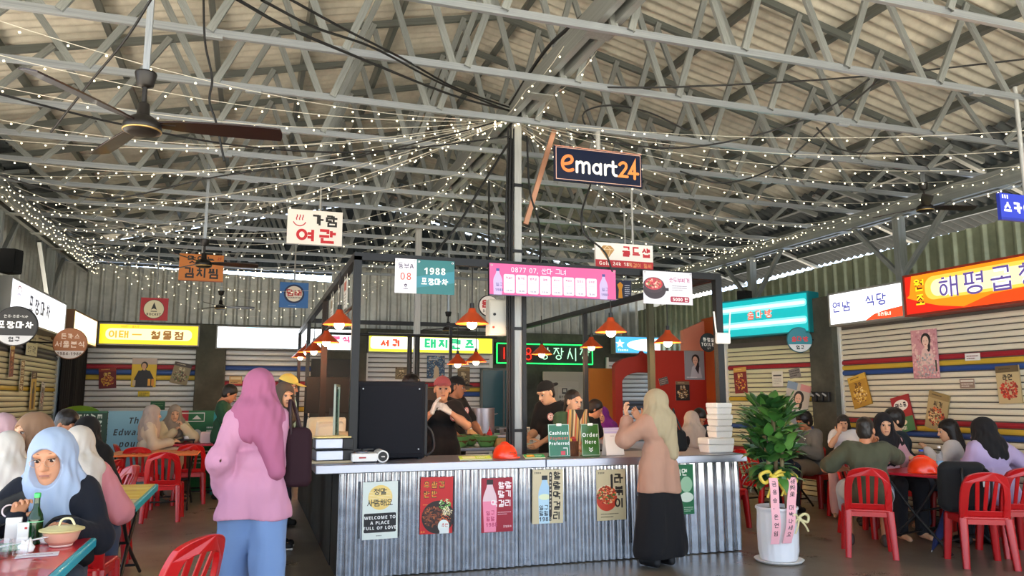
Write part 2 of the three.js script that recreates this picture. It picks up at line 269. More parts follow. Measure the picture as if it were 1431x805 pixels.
// ---------------------------------------------------------------- roof
let far;
const nrm2 = (x, y) => { const l = Math.hypot(x, y); return [x / l, y / l, l]; };
{
  const c = Math.cos(Math.atan(SLOPE)), s = Math.sin(Math.atan(SLOPE)), W = 0.94;
  const roof = struct('ceiling', null, null);
  const wave = (u) => 0.025 * Math.sin(u * Math.PI * 2 / 0.157);
  const geos = { '-10': sheet(W + 0.04, 4.35, wave, 0.0168), '-11': sheet(W + 0.04, 2.1, wave, 0.0168, 0, 4.2), '10': sheet(W + 0.04, 4.35, wave, 0.0168), '11': sheet(W + 0.04, 2.05, wave, 0.0168, 0, 4.2) };
  for (const side of [-1, 1]) for (let i = 0; i < 21; i++) for (let k = 0; k < 2; k++) {
    const o = part('roof_sheet', geos[side + '' + k], M.roof, roof);
    const X = V(0, 0, side), Y = V(side * c, -s, 0), Z = V(side * s, c, 0);
    o.matrixAutoUpdate = true;
    o.quaternion.setFromRotationMatrix(new THREE.Matrix4().makeBasis(X, Y, Z));
    const z = 1.8 - (side < 0 ? i : i + 1) * W, a = 0.02 + k * 4.2;
    o.position.set(RIDGE[0] + side * c * a, RIDGE[1] + 0.085 + (k ? 0.012 : 0.03) - s * a + (i % 2) * 0.004, z);
  }
  const pg = bx(0.055, 0.1, 20.2);
  for (const side of [-1, 1]) for (let i = 0; i < 7; i++) { const a = 0.25 + i * 0.99; part('purlin', T(pg.clone(), RIDGE[0] + side * a * c, RIDGE[1] - s * a + 0.022, -8.1, 0, 0, -side * 13), M.purlin, roof); }
  part('ridge_cap', T(extrude(shapeFrom([[-0.3, -0.07], [0, 0], [0.3, -0.07], [0.3, -0.06], [0, 0.012], [-0.3, -0.06]]), 20), RIDGE[0], RIDGE[1] + 0.16, -18.1), M.roof, roof);
  // darker lean-to roofs beyond the side girders
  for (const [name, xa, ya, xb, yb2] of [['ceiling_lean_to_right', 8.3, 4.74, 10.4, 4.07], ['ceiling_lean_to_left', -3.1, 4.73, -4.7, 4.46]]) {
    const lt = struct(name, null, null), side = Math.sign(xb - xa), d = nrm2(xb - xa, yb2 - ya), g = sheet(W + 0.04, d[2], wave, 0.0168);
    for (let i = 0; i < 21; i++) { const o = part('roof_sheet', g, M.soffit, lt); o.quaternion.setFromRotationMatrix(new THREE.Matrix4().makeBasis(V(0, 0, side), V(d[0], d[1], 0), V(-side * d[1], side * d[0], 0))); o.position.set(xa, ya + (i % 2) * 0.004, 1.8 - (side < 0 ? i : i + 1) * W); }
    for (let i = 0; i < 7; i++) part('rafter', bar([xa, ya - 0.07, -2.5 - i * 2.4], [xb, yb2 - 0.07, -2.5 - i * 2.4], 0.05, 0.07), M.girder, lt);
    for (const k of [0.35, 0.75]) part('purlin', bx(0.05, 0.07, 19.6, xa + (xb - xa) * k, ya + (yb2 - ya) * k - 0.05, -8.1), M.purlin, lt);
  }
  // light-gauge trusses, one a metre
  const N = 12, x0 = -3.55, x1 = 8.75, p = (x1 - x0) / N, yb = 4.3;
  const bottom = chan([x0, yb, 0], [x1, yb, 0], 0.056, 0.036), tops = [chan([RIDGE[0], RIDGE[1] - 0.09, 0], [x0 - 0.1, roofY(x0 - 0.1) - 0.1, 0], 0.07, 0.04), chan([RIDGE[0], RIDGE[1] - 0.09, 0], [x1, roofY(x1) - 0.1, 0], 0.07, 0.04)];
  const webs = [];
  for (let i = 0; i < N; i++) {
    const b0 = x0 + i * p, b1 = b0 + p, t = b0 + p * (i < N / 2 ? 0.55 : 0.45), yt = roofY(t) - 0.1;
    if (i > 0) webs.push(chan([b0 + 0.05, yb, 0.03], [t, yt, 0.03], 0.055, 0.03));
    if (i < N - 1) webs.push(chan([t, yt, -0.03], [b1 - 0.05, yb, -0.03], 0.055, 0.03));
  }
  far = ['nearest', 'second', 'third', 'fourth', 'fifth', 'sixth', 'seventh', 'eighth', 'ninth', 'tenth', 'eleventh', 'twelfth', 'thirteenth', 'fourteenth', 'fifteenth'];
  const chord = M.steel, plate = rb(0.14, 0.035, 0.05, 0, 0, 0, 0.004, 1);
  for (let k = 0; k < 15; k++) {
    const t = thing('roof_truss', `galvanised steel roof truss with zigzag webs, ${far[k]} from the open front of the hall`, 'truss', [0, 0, -2.97 - 1.03 * k], 0, 'steel roof trusses');
    part('bottom_chord', bottom, chord, t); tops.forEach((g) => part('top_chord', g, M.purlin, t)); webs.forEach((g) => part('web', g, M.girder, t));
    for (const x of [-0.4, 5.6]) { const o = part('splice_plate', plate, M.steel, t); o.position.set(x + (k % 3) * 0.3, yb - 0.03, 0); }
  }
}
// long girders that carry the trusses, and the braced posts below them
const girder = (label, x, y) => { const t = thing('roof_girder', label, 'girder', [x, 0, 0]);
  for (const s of [-1, 1]) { part('flange', chan([s * 0.07, y, 1], [s * 0.07, y, -17.3], 0.06, 0.2), M.girder, t); }
  for (let i = 0; i < 12; i++) part('tie_plate', rb(0.24, 0.012, 0.16, 0, y - 0.106, -1.2 - i * 1.35, 0.004, 1), M.girder, t);
  return t; };
girder('long steel girder down the left side of the hall, above the white lit sign', -3.2, 4.12);
girder('long steel girder down the right side of the hall, wrapped in fairy lights', 8.5, 4.12);
girder('long steel girder down the middle of the hall, resting on the black-cabled pole', 2.5, 4.47);
function bracedPost(label, x, z, big) {
  const t = thing('steel_post', label, 'post', [x, 0, z]);
  part('shaft', mg([chan([0, 0, 0], [0, 4.05, 0], 0.13, 0.1), bx(0.22, 0.012, 0.22, 0, 0.006, 0)]), M.girder, t);
  for (const s of [-1, 1]) part('brace', bar([0, 3.2, s * 0.04], [0, 4.02, s * 0.85], 0.06, 0.06), M.girder, t);
  return t;
}
bracedPost('steel post with two slanted braces, behind the white shop sign on the right', 8.5, -8.27);
bracedPost('steel post with two slanted braces, beside the small speaker on the right', 8.5, -11.65);
bracedPost('steel post with two slanted braces at the left edge, beside the hanging speaker', -3.36, -11.9);
bracedPost('steel post with two slanted braces on the left, behind the amber lit sign', -3.36, -14.9);
{ // the middle post: pale channel and black pipe bundle
  const t = thing('centre_pole', 'tall pale steel pole with a bundle of black cables, standing at the service counter', 'pole', [2.52, 0, -7.42]);
  part('shaft', mg([chan([0.03, 0, 0], [0.03, 4.4, 0], 0.075, 0.08), bx(0.26, 0.015, 0.2, 0, 0.008, 0)]), M.pole, t);
  part('black_pipe', rod([-0.055, 0.02, 0.03], [-0.055, 4.2, 0.03], 0.03, 12), M.blackSteel, t);
  part('black_post', rb(0.06, 2.74, 0.06, -0.05, 1.37, 0.05, 0.004), M.blackSteel, t); part('black_post', rb(0.04, 2.74, 0.06, 0.088, 1.37, 0.045, 0.004), M.blackSteel, t);
  part('brown_strut', bar([0.12, 3.3, 0.02], [0.45, 4.36, 0.02], 0.05, 0.03), std(0xb07f63, 0.6), t);
  for (let i = 0; i < 3; i++) part('cable', tube([[-0.11 + i * 0.03, 0.9, 0.09], [-0.1 + i * 0.02, 2, 0.085], [-0.12 + i * 0.035, 3.2, 0.09], [-0.09 + i * 0.03, 4.3, 0.08]], 0.009, 20, 6), M.cable, t);
  for (const y of [1.18, 2.2, 3.0, 3.7]) part('strap', bx(0.17, 0.03, 0.11, -0.01, y, 0.01), M.blackSteel, t);
  const eb = thing('control_box', 'pale grey electric control box with a small red light, left of the pole', 'control box', [2.34, 2.31, -7.46]); part('box_body', rb(0.19, 0.37, 0.12, 0, 0, 0, 0.008), plain(0xb9b7ae, 0.5), eb); part('box_door', rb(0.17, 0.34, 0.012, 0, 0, 0.064, 0.005), plain(0xc2c0b6, 0.5), eb); part('dial', T(cy(0.014, 0.014, 0.014, 0, 0, 0, 12), -0.04, 0.03, 0.075, 90), M.black, eb); part('red_light', sp(0.012, -0.05, -0.1, 0.075, 10), std(0x401008, 0.4, 0, { emissive: 0xff4a2a, emissiveIntensity: 1.5 }), eb); part('bracket', bar([0.08, 0.1, -0.02], [0.2, 0.1, 0.02], 0.03), M.blackSteel, eb);
  const t2 = thing('centre_pole', 'pale twin steel pole behind the green shop banner', 'pole', [2.5, 0, -12.5]);
  part('shaft', chan([0.05, 0, 0], [0.05, 4.4, 0], 0.09, 0.09), M.pole, t2); part('black_pipe', rod([-0.07, 0.02, 0.03], [-0.07, 2.5, 0.03], 0.04, 12), M.blackSteel, t2); part('black_pipe', rod([0.05, 0.02, 0.07], [0.05, 2.5, 0.07], 0.04, 12), M.blackSteel, t2);
}
// ---------------------------------------------------------------- roller shutters
const slatG = (() => { const p = []; for (let i = 0; i <= 7; i++) { const a = i / 7; p.push([0.004 + 0.016 * Math.sin(Math.PI * (0.12 + a * 0.8)), a * 0.08]); } const pts = p.map(([z, y]) => [z, y]); const g = extrude(shapeFrom([...pts, [-0.004, 0.08], [-0.004, 0]]), 1, 0); g.rotateY(-Math.PI / 2); g.translate(0.5, 0, 0); return g; })();
const SLAT = { red: std(0x9a1c2c, 0.45, 0.1), yellow: std(0xc8a836, 0.45, 0.1), blue: std(0x23488a, 0.45, 0.1), dark: std(0x4a4c55, 0.5, 0.1), groove: std(0x54504a, 0.7, 0.1) };
function shutter(label, w, h, pos, turn, bands, m = M.slat, pitch = 0.1) {
  const t = thing('roller_shutter', label, 'shutter', pos, turn);
  const n = Math.floor(h / pitch);
  for (let i = 0; i < n; i++) {
    const o = part('slat', slatG, bands[i] ? SLAT[bands[i]] : m, t); o.scale.set(w, pitch / 0.1, 1); o.position.set(0, i * pitch, 0.01);
  }
  for (const s of [-1, 1]) part('guide_rail', mg([bx(0.06, h, 0.05, s * (w / 2 + 0.02), h / 2, 0.02), bx(0.02, h, 0.07, s * (w / 2 + 0.045), h / 2, 0.03)]), M.frameWhite, t);
  part('backing', bx(w, h, 0.006, 0, h / 2, 0), SLAT.groove, t);
  part('bottom_bar', rb(w, 0.06, 0.05, 0, 0.03, 0.03, 0.008), M.steel, t);
  return t;
}
const B0 = BACK - 0.05;
shutter('pale roller shutter under the yellow lit sign, with red, blue and yellow slats', 2.1, 2.5, [-2.08, 0, B0], 0, { 20: 'red', 19: 'blue', 18: 'yellow' }, M.slatDim, 0.103);
shutter('pale roller shutter under the wide white lit sign, behind the man in the yellow cap', 1.9, 2.5, [0.42, 0, B0], 0, { 20: 'blue', 17: 'red', 12: 'yellow' }, M.slatDim, 0.103);
shutter('pale roller shutter under the yellow-edged sign with red and green letters', 2.72, 2.5, [3.68, 0, B0], 0, { 17: 'red', 16: 'yellow', 15: 'blue' }, M.slatDim, 0.103);
shutter('pale roller shutter under the light blue sign, behind the red arch', 1.9, 2.45, [8.9, 0, B0], 0, { 13: 'dark', 12: 'dark' }, M.slatDim, 0.103);
shutter('cream roller shutter on the left wall, covered in food stickers', 3.3, 2.6, [LEFT - 0.02, 0, -12.95], 90, { 30: 'dark', 29: 'dark', 22: 'yellow', 4: 'red' }, std(0xcfc9a6, 0.45, 0.1), 0.073);
shutter('cream roller shutter under the turquoise lit sign, behind the potted plant', 1.8, 2.4, [7.83, 0, -10.28], -74.5, { 27: 'red', 20: 'yellow', 14: 'blue', 9: 'red' }, std(0xd6d4ae, 0.45, 0.1), 0.073);
shutter('cream roller shutter on the right wall with red, yellow and blue slats, behind guests', 5.4, 2.52, [RIGHT, 0, -6.3], -90, { 27: 'red', 26: 'yellow', 25: 'blue', 16: 'red', 15: 'yellow', 14: 'blue' }, std(0xdcd4bf, 0.42, 0.1), 0.073);

// ---------------------------------------------------------------- lit shop signs: box, frame, glowing face with a lamp of its size before it
function lightbox(label, w, h, d, pos, turn, tex, power, edge, tint = 0xffffff) {
  const t = thing('lit_shop_sign', label, 'shop sign', pos, turn);
  part('sign_case', rb(w, h, d, 0, 0, 0, 0.012), edge, t);
  const face = new THREE.MeshStandardMaterial({ color: 0x555555, map: tex, emissive: 0xffffff, emissiveMap: tex, emissiveIntensity: power, roughness: 0.35 });
  part('lit_face', new THREE.PlaneGeometry(w - 0.05, h - 0.05).translate(0, 0, d / 2 + 0.002), face, t);
  part('frame', mg([bx(w, 0.025, 0.02, 0, h / 2 - 0.012, d / 2), bx(w, 0.025, 0.02, 0, -h / 2 + 0.012, d / 2), bx(0.025, h - 0.05, 0.02, -w / 2 + 0.012, 0, d / 2), bx(0.025, h - 0.05, 0.02, w / 2 - 0.012, 0, d / 2)]), edge, t);
  const l = new THREE.RectAreaLight(tint, power * 0.9, w - 0.05, h - 0.05); l.position.set(0, 0, d / 2 + 0.03); l.rotation.y = Math.PI; t.add(l);
  return t;
}
const E1 = plain(0x8f8d86, 0.5, 0.2);
lightbox('yellow lit shop sign with brown lettering on the back wall', 1.78, 0.42, 0.22, [-1.9, 2.71, BACK + 0.12], 0, canvasTex(1024, 240, (g, w, h) => {
  fillRect(g, '#f2d21c', 0, 0, w, h); rrect(g, '#fff6b8', 60, 48, 900, 140, 60);
  text(g, '이태원 · 을지로', 210, 12, 26, '#b58a12', { lw: 0.1 }); text(g, '이태ㅡ'.slice(0, 2), 90, 70, 104, '#d9a52a', { lw: 0.16 }); fillRect(g, '#dca93a', 330, 112, 100, 18); text(g, '철물점', 520, 66, 112, '#8a5a16', { lw: 0.17, gap: 0.16 });
}), 1.5, E1, 0xfff0a0);
lightbox('very bright wide white lit shop sign on the back wall with faint red lettering', 2.72, 0.46, 0.22, [0.66, 2.7, BACK + 0.12], 0, canvasTex(1024, 180, (g, w, h) => {
  fillRect(g, '#f6fbff', 0, 0, w, h); fillRect(g, '#bfe6f7', 200, 0, 140, 22); text(g, '분식', 850, 50, 74, '#d2486a', { lw: 0.2 }); fillRect(g, '#e4eef6', 0, 160, w, 20);
}), 2.4, E1, 0xf2f8ff);
lightbox('yellow-edged white lit shop sign with red and green lettering on the back wall', 2.75, 0.42, 0.22, [3.66, 2.66, BACK + 0.12], 0, canvasTex(1280, 200, (g, w, h) => {
  fillRect(g, '#e9e62e', 0, 0, w, h); rrect(g, '#fffff0', 14, 30, 1120, 140, 30);
  text(g, '서귀', 110, 56, 96, '#d8401c', { lw: 0.22, gap: 0.25 }); text(g, '태지킨즈', 560, 34, 126, '#17a86c', { lw: 0.2, gap: 0.16 });
}), 1.9, E1, 0xffffc8);
lightbox('light blue lit shop sign with a white glow, above the red arch', 1.95, 0.42, 0.22, [8.98, 2.74, BACK + 0.12], 0, canvasTex(1024, 220, (g, w, h) => {
  fillRect(g, '#4aa6dc', 0, 0, w, h); disc(g, '#f4fbff', 560, 110, 400, 92); poly(g, '#eaf6ff', [[60, 30], [78, 74], [126, 78], [88, 106], [100, 150], [60, 124], [22, 150], [34, 106], [0, 78], [44, 74]]); text(g, 'Yooma', 30, 164, 36, '#eaf6ff');
}), 1.9, E1, 0xd6efff);
lightbox('white lit shop sign with grey lettering and a pot emblem on the left wall', 2.95, 0.52, 0.3, [LEFT + 0.14, 2.7, -12.05], 90, canvasTex(1280, 226, (g, w, h) => {
  fillRect(g, '#f2f4f8', 0, 0, w, h); g.strokeStyle = '#7d4b50'; g.lineWidth = 7; g.beginPath(); g.arc(160, 66, 40, 3.3, 6.1); g.stroke(); g.strokeStyle = '#b8b4c4'; g.beginPath(); g.ellipse(160, 120, 58, 50, 0, 0, 7); g.stroke(); g.beginPath(); g.ellipse(160, 120, 30, 46, 0, 0, 7); g.stroke(); fillRect(g, '#777', 145, 180, 30, 12);
  text(g, '포장마차', 360, 50, 108, '#3c3d48', { lw: 0.14, gap: 0.3 }); text(g, '오늘도 수고했어요', 520, 186, 20, '#b6b6be', { lw: 0.1 });
}), 1.5, E1, 0xffffff);
lightbox('plain amber-white lit shop sign at the far end of the left wall', 2.0, 0.5, 0.3, [LEFT + 0.16, 2.68, -15.0], 90, canvasTex(256, 64, (g, w, h) => { fillRect(g, '#fff0cc', 0, 0, w, h); fillRect(g, '#ffe09a', 0, 0, 10, h); fillRect(g, '#ffe09a', 0, h - 6, w, 6); }), 2.0, plain(0x7b5a3c, 0.6), 0xffe8b8);
lightbox('turquoise lit shop sign with small red lettering, above the shutter behind the plant', 1.75, 0.62, 0.26, [7.72, 2.78, -10.26], -74.5, canvasTex(1024, 360, (g, w, h) => {
  fillRect(g, '#12b9bd', 0, 0, w, h); for (const y of [84, 250]) { rrect(g, '#8ff2ee', 10, y - 34, 1004, 74, 30); rrect(g, '#e6fffb', 24, y - 14, 976, 34, 16); }
  text(g, '술다방', 350, 112, 92, '#e86a50', { lw: 0.12, gap: 0.2, outline: '#d9fffa', ow: 0.1 });
}), 1.25, plain(0x0f7f86, 0.5), 0x9ffaf2);
lightbox('white lit shop sign with dark blue lettering and a red corner on the right wall', 1.34, 0.47, 0.3, [RIGHT - 0.14, 2.74, -8.22], -90, canvasTex(1024, 360, (g, w, h) => {
  fillRect(g, '#fbfcff', 0, 0, w, h); poly(g, '#e5431d', [[520, 360], [640, 300], [800, 270], [1024, 250], [1024, 360]]); text(g, '우리동네', 690, 290, 44, '#ffe9d8', { lw: 0.14 });
  text(g, '연남', 40, 90, 130, '#3d3f8c', { lw: 0.12, gap: 0.22 }); disc(g, '#fff3c4', 440, 130, 62, 80); text(g, '식당', 530, 70, 140, '#3d3f8c', { lw: 0.12, gap: 0.2 });
}), 1.9, E1, 0xffffff);
lightbox('orange and red lit shop sign with purple lettering on the right wall', 3.0, 0.52, 0.3, [RIGHT - 0.14, 2.77, -6.04], -90, canvasTex(2000, 346, (g, w, h) => {
  fillRect(g, '#f08a12', 0, 0, w, h); rrect(g, '#ffc44a', 200, 30, 1800, 210, 90); rrect(g, '#ffeeb0', 260, 64, 1740, 150, 70); poly(g, '#d8200e', [[0, 346], [0, 190], [160, 250], [330, 300], [620, 346]]); poly(g, '#e8450e', [[520, 346], [800, 262], [1100, 240], [1500, 300], [2000, 250], [2000, 346]]); poly(g, '#d8200e', [[0, 0], [70, 0], [40, 170], [0, 200]]);
  text(g, '원', 90, 34, 112, '#ffd21e', { lw: 0.14, outline: '#4a1408', ow: 0.12 }); text(g, '조', 94, 170, 112, '#ffd21e', { lw: 0.14, outline: '#4a1408', ow: 0.12 });
  text(g, '해평곱창', 330, 46, 200, '#5a4a8e', { lw: 0.09, gap: 0.22, outline: '#fff8e4', ow: 0.12 });
}), 1.5, plain(0x8a2412, 0.5), 0xffc870);
lightbox('edge of a white lit shop sign at the left border, nearest on the left wall', 0.62, 0.5, 0.3, [LEFT + 0.14, 2.95, -9.7], 90, canvasTex(64, 64, (g) => fillRect(g, '#f4f6ff', 0, 0, 64, 64)), 1.8, E1);

// neon sign over the office door
{ const t = thing('neon_sign', 'green-framed neon sign reading 1988 in red and Korean letters in green', 'neon sign', [6.36, 2.50, BACK - 0.03]);
  part('backing_board', rb(2.4, 0.5, 0.05, 0, 0, 0, 0.01), plain(0x1a2a20, 0.6), t);
  const red = std(0x400806, 0.4, 0, { emissive: 0xff2a18, emissiveIntensity: 2.6 }), grn = std(0x043a18, 0.4, 0, { emissive: 0x26ff6a, emissiveIntensity: 2.4 }), wht = std(0x2a4a34, 0.4, 0, { emissive: 0xbfffd0, emissiveIntensity: 1.6 });
  part('red_panel', bx(0.8, 0.4, 0.012, -0.7, 0, 0.03), plain(0x4a1510, 0.6), t);
  const frame = [[-1.17, 0.22, 0.05], [1.17, 0.22, 0.05], [1.17, -0.22, 0.05], [-1.17, -0.22, 0.05]];
  for (let i = 0; i < 4; i++) { const a = frame[i], b = frame[(i + 1) % 4]; part('neon_tube', rod(a, b, 0.014), grn, t); }
  const seg = (pts, m) => part('neon_tube', tube(pts.map(([x, y]) => [x, y, 0.05]), 0.011, pts.length * 6, 6), m, t);
  const O = (cx, cyy, a, b, m) => seg([...Array(13)].map((_, i) => [cx + a * Math.cos(i / 12 * 6.283), cyy + b * Math.sin(i / 12 * 6.283)]), m);
  seg([[-1.0, 0.13], [-1.0, -0.13]], red); O(-0.84, 0.05, 0.06, 0.075, red); seg([[-0.78, 0.05], [-0.79, -0.13]], red); for (const x of [-0.62, -0.42]) { O(x, 0.065, 0.055, 0.06, red); O(x, -0.07, 0.065, 0.065, red); }
  const word = '광장시장'; // the four syllables bent from glass tube
  const L = (x, ps, m) => ps.forEach((p) => seg(p.map(([a, b]) => [x + a * 0.24, 0.15 - b * 0.3]), m));
  const jang = [[[0, 0.05], [0.55, 0.05]], [[0.28, 0.06], [0.0, 0.5]], [[0.28, 0.1], [0.55, 0.5]], [[0.8, 0], [0.8, 0.58]], [[0.8, 0.28], [1, 0.28]]];
  L(-0.14, [[[0.0, 0.02], [0.5, 0.02], [0.5, 0.3]], [[0.26, 0.3], [0.26, 0.48]], [[0, 0.5], [0.62, 0.5]], [[0.8, 0], [0.8, 0.58]], [[0.8, 0.26], [1, 0.26]]], wht); O(-0.02, -0.07, 0.06, 0.045, wht);
  L(0.2, jang, wht); O(0.32, -0.07, 0.06, 0.045, wht); L(0.54, [[[0.3, 0.02], [0, 0.85]], [[0.25, 0.25], [0.55, 0.85]], [[0.85, 0], [0.85, 1]]], wht); L(0.86, jang, wht); O(0.98, -0.07, 0.06, 0.045, wht);
  const l = new THREE.RectAreaLight(0x36ff78, 1.6, 2.3, 0.44); l.position.z = 0.09; l.rotation.y = Math.PI; t.add(l);
}
// office door and teal window under the neon sign
{ const d = struct('door_1', null, null, [6.78, 0, BACK + 0.02]);
  part('door_leaf', rb(1.0, 2.1, 0.06, 0, 1.05, 0, 0.01), plain(0xa9a596, 0.6), d);
  for (const y of [0.55, 1.5]) part('door_panel', rb(0.74, 0.75, 0.02, 0, y, 0.035, 0.008), plain(0xb1ad9e, 0.6), d);
  const [g, m] = printed(0.34, 0.4, 0.01, canvasTex(256, 300, (g, w, h) => { fillRect(g, '#b7b3a4', 0, 0, w, h); fillRect(g, '#15130f', 78, 20, 96, 96); fillRect(g, '#b7b3a4', 96, 36, 60, 52); text(g, 'OFFICE', 128, 140, 52, '#1d1a14', { align: 'center' }); text(g, 'ROOM', 128, 214, 52, '#1d1a14', { align: 'center' }); }), 0xb7b3a4); const o = part('door_sign', g, m, d); o.position.set(0.02, 1.55, 0.05);
  part('door_handle', rod([-0.4, 1.0, 0.07], [-0.3, 1.0, 0.07], 0.012), M.chrome, d);
  const w = struct('window_1', null, null, [5.35, 0, BACK + 0.02]);
  part('pane', rb(1.0, 1.25, 0.03, 0, 1.5, 0, 0.005), phy(0x2d5a66, 0.15, 0, { clearcoat: 0.6 }), w); part('pane_bar', bx(0.04, 1.25, 0.05, 0, 1.5, 0), M.purlin, w); part('window_frame', mg([bx(1.08, 0.05, 0.06, 0, 2.14, 0), bx(1.08, 0.05, 0.06, 0, 0.86, 0), bx(0.05, 1.3, 0.06, -0.52, 1.5, 0), bx(0.05, 1.3, 0.06, 0.52, 1.5, 0)]), M.purlin, w); }
// dark doorway behind the counter on the back wall
struct('door_2', mg([rb(0.95, 2.3, 0.06, 0, 1.15, 0, 0.01), rod([0.36, 1, 0.05], [0.36, 1.15, 0.05], 0.012)]), plain(0x2a2f30, 0.7), [1.62, 0, BACK + 0.2]);
// red and orange stage walls of the corner
struct('wall_red', uvm(bx(1.32, 2.35, 0.12, 7.42, 1.175, -12.3)), std(0xa52614, 0.75, 0, { bumpMap: rep(texGrain, 1), bumpScale: 0.002 }));
struct('wall_red_top', T(extrude(shapeFrom([[0, 0], [0.72, 0], [0.72, 0.66], [0, 0.36]]), 0.1), 7.4, 2.36, -12.34), plain(0xd98a70, 0.75));
struct('wall_orange', uvm(T(bx(0.1, 2.95, 1.25, 0, 1.475, 0), 7.83, 0, -11.73, 0, -8)), std(0xa8480f, 0.75, 0, { bumpMap: rep(texGrain, 1), bumpScale: 0.002 }));
{ const a = thing('red_arch', 'red wooden arch with a pointed top before the far shutter', 'arch', [6.62, 0, -12.9]);
  const s = new THREE.Shape(); s.moveTo(-0.33, 0); s.lineTo(-0.33, 2.08); s.quadraticCurveTo(-0.25, 2.22, 0.1, 2.26); s.quadraticCurveTo(0.2, 2.28, 0.24, 2.36); s.quadraticCurveTo(0.28, 2.28, 0.4, 2.26); s.quadraticCurveTo(0.72, 2.22, 0.8, 2.08); s.lineTo(0.8, 0); s.lineTo(0.68, 0); s.lineTo(0.68, 1.8); s.quadraticCurveTo(0.62, 1.98, 0.24, 1.98); s.quadraticCurveTo(-0.14, 1.98, -0.2, 1.8); s.lineTo(-0.2, 0); s.closePath();
  part('arch_frame', extrude(s, 0.12, 0.008, 10), plain(0x9c2614, 0.6), a); }
struct('wall_orange_screen', uvm(bx(0.62, 2.06, 0.08, 6.36, 1.03, -13.4)), std(0xa8661a, 0.75));
// dark curtain beside the left shutter, over a pale sheet coloured as daylight
{ const c = thing('dark_curtain', 'long black curtain hanging under the amber sign, parted over a pale strip', 'curtain', [LEFT + 0.04, 0, -15.5], 90);
  const fold = (u) => 0.035 * Math.sin(u * 34) + 0.015 * Math.sin(u * 71);
  part('curtain_panel', T(sheet(0.62, 2.35, fold, 0.012), -0.98, 0.08, 0.05), std(0x121215, 0.9, 0, { side: THREE.DoubleSide }), c);
  part('curtain_panel', T(sheet(0.66, 2.35, fold, 0.012, 0.3), -0.2, 0.08, 0.06), std(0x121215, 0.9, 0, { side: THREE.DoubleSide }), c);
  part('curtain_panel', T(sheet(0.36, 2.35, fold, 0.012, 0.7), 0.52, 0.08, 0.05), std(0x121215, 0.9, 0, { side: THREE.DoubleSide }), c);
  part('painted_daylight', uvm(bx(1.9, 2.3, 0.01, 0, 1.2, 0.0)), plain(0x9fb4c4, 0.9), c);
  part('curtain_rail', rod([-1, 2.44, 0.05], [0.95, 2.44, 0.05], 0.014), M.blackSteel, c); }
// ---------------------------------------------------------------- black frame over the counter, pendant lamps
{
  const t = thing('kitchen_frame', 'black steel frame of posts and beams standing round the service counter', 'frame');
  const H = 2.78, zs = [-7.0, -13.2], xs = [0.87, 4.66];
  const beam = (a, b) => part('beam', bar(a, b, 0.07), M.blackSteel, t), post = (x, z, w = 0.07, m = M.blackSteel) => part('post', bar([x, 0, z], [x, H, z], w), m, t);
  beam([xs[0] - 0.035, H, zs[0]], [xs[1] + 0.035, H, zs[0]]); beam([xs[0], H, zs[1]], [xs[1], H, zs[1]]);
  for (const x of xs) { beam([x, H, zs[0]], [x, H, x < 2 ? -15.7 : zs[1]]); } post(xs[0], -15.7, 0.06);
  post(xs[0], zs[0]); post(xs[0], -10.17, 0.075, M.rawBrown); post(xs[0], zs[1], 0.06); post(xs[1], zs[0], 0.075); post(xs[1], -8.47, 0.07, std(0x3c3e2a, 0.6, 0.2)); post(xs[1], -10.45, 0.06); post(xs[1], zs[1], 0.06); post(3.3, zs[1], 0.05);
  part('rail', rod([xs[0], 2.33, -10.17], [3.2, 2.33, -10.17], 0.018), M.blackSteel, t);
  part('rail', rod([xs[0], 2.35, zs[0]], [xs[0], 2.35, zs[1]], 0.016), M.blackSteel, t);
}
{
  const shade = lathe([[0.018, 0.15], [0.03, 0.15], [0.045, 0.11], [0.06, 0.1], [0.155, 0.012], [0.16, 0], [0.154, 0.002], [0.058, 0.088], [0.02, 0.1]], 32);
  const bulbM = std(0x2a2418, 0.4, 0, { emissive: 0xffdca8, emissiveIntensity: 26 });
  const lamp = (label, x, y, z, top = 2.75, k = 1) => {
    const t = thing('pendant_lamp', label, 'pendant lamp', [x, y, z], 0, 'orange cone pendant lamps over the counter');
    part('lamp_shade', shade, M.orangeShade, t); part('socket', cy(0.02, 0.024, 0.07, 0, 0.165, 0, 14), M.black, t);
    const b = part('bulb', sp(0.05, 0, 0.0, 0, 14), bulbM, t); b.userData.label = 'glowing warm bulb';
    part('cord', rod([0, 0.19, 0], [0, top - y, 0], 0.006, 6), M.cable, t);
    const l = new THREE.PointLight(0xffce98, 3.2 * k); l.position.set(0, 0.0, 0); l.shadow.radius = 2; t.add(l);
  };
  const L = 'orange cone pendant lamp, ';
  lamp(L + 'nearest of the row along the left of the counter', 0.8, 2.22, -7.75);
  lamp(L + 'second of the row along the left of the counter', 0.87, 2.19, -9.9);
  lamp(L + 'third of the row along the left of the counter', 0.87, 2.19, -11.9);
  lamp(L + 'fourth of the row along the left of the counter', 0.87, 2.27, -13.5);
  lamp(L + 'farthest and leftmost of the row on the left', 0.87, 2.27, -15.3);
  lamp(L + 'hanging left of the pale pole below the pink menu banner', 1.97, 2.2, -7.05);
  lamp(L + 'hanging right of the pale pole below the menu banner', 3.43, 2.16, -7.05);
  lamp(L + 'hanging before the light blue sign on the right', 4.6, 2.14, -7.95);
  lamp(L + 'small one behind, left of the olive post', 4.6, 2.22, -10.1);
  lamp(L + 'small one hanging before the neon numbers', 4.18, 2.16, -11.0);
  lamp(L + 'small one left of the pole before the neon sign', 3.14, 2.03, -11.0);
  lamp(L + 'small one below the green letters of the far sign', 2.86, 1.99, -11.0);
}
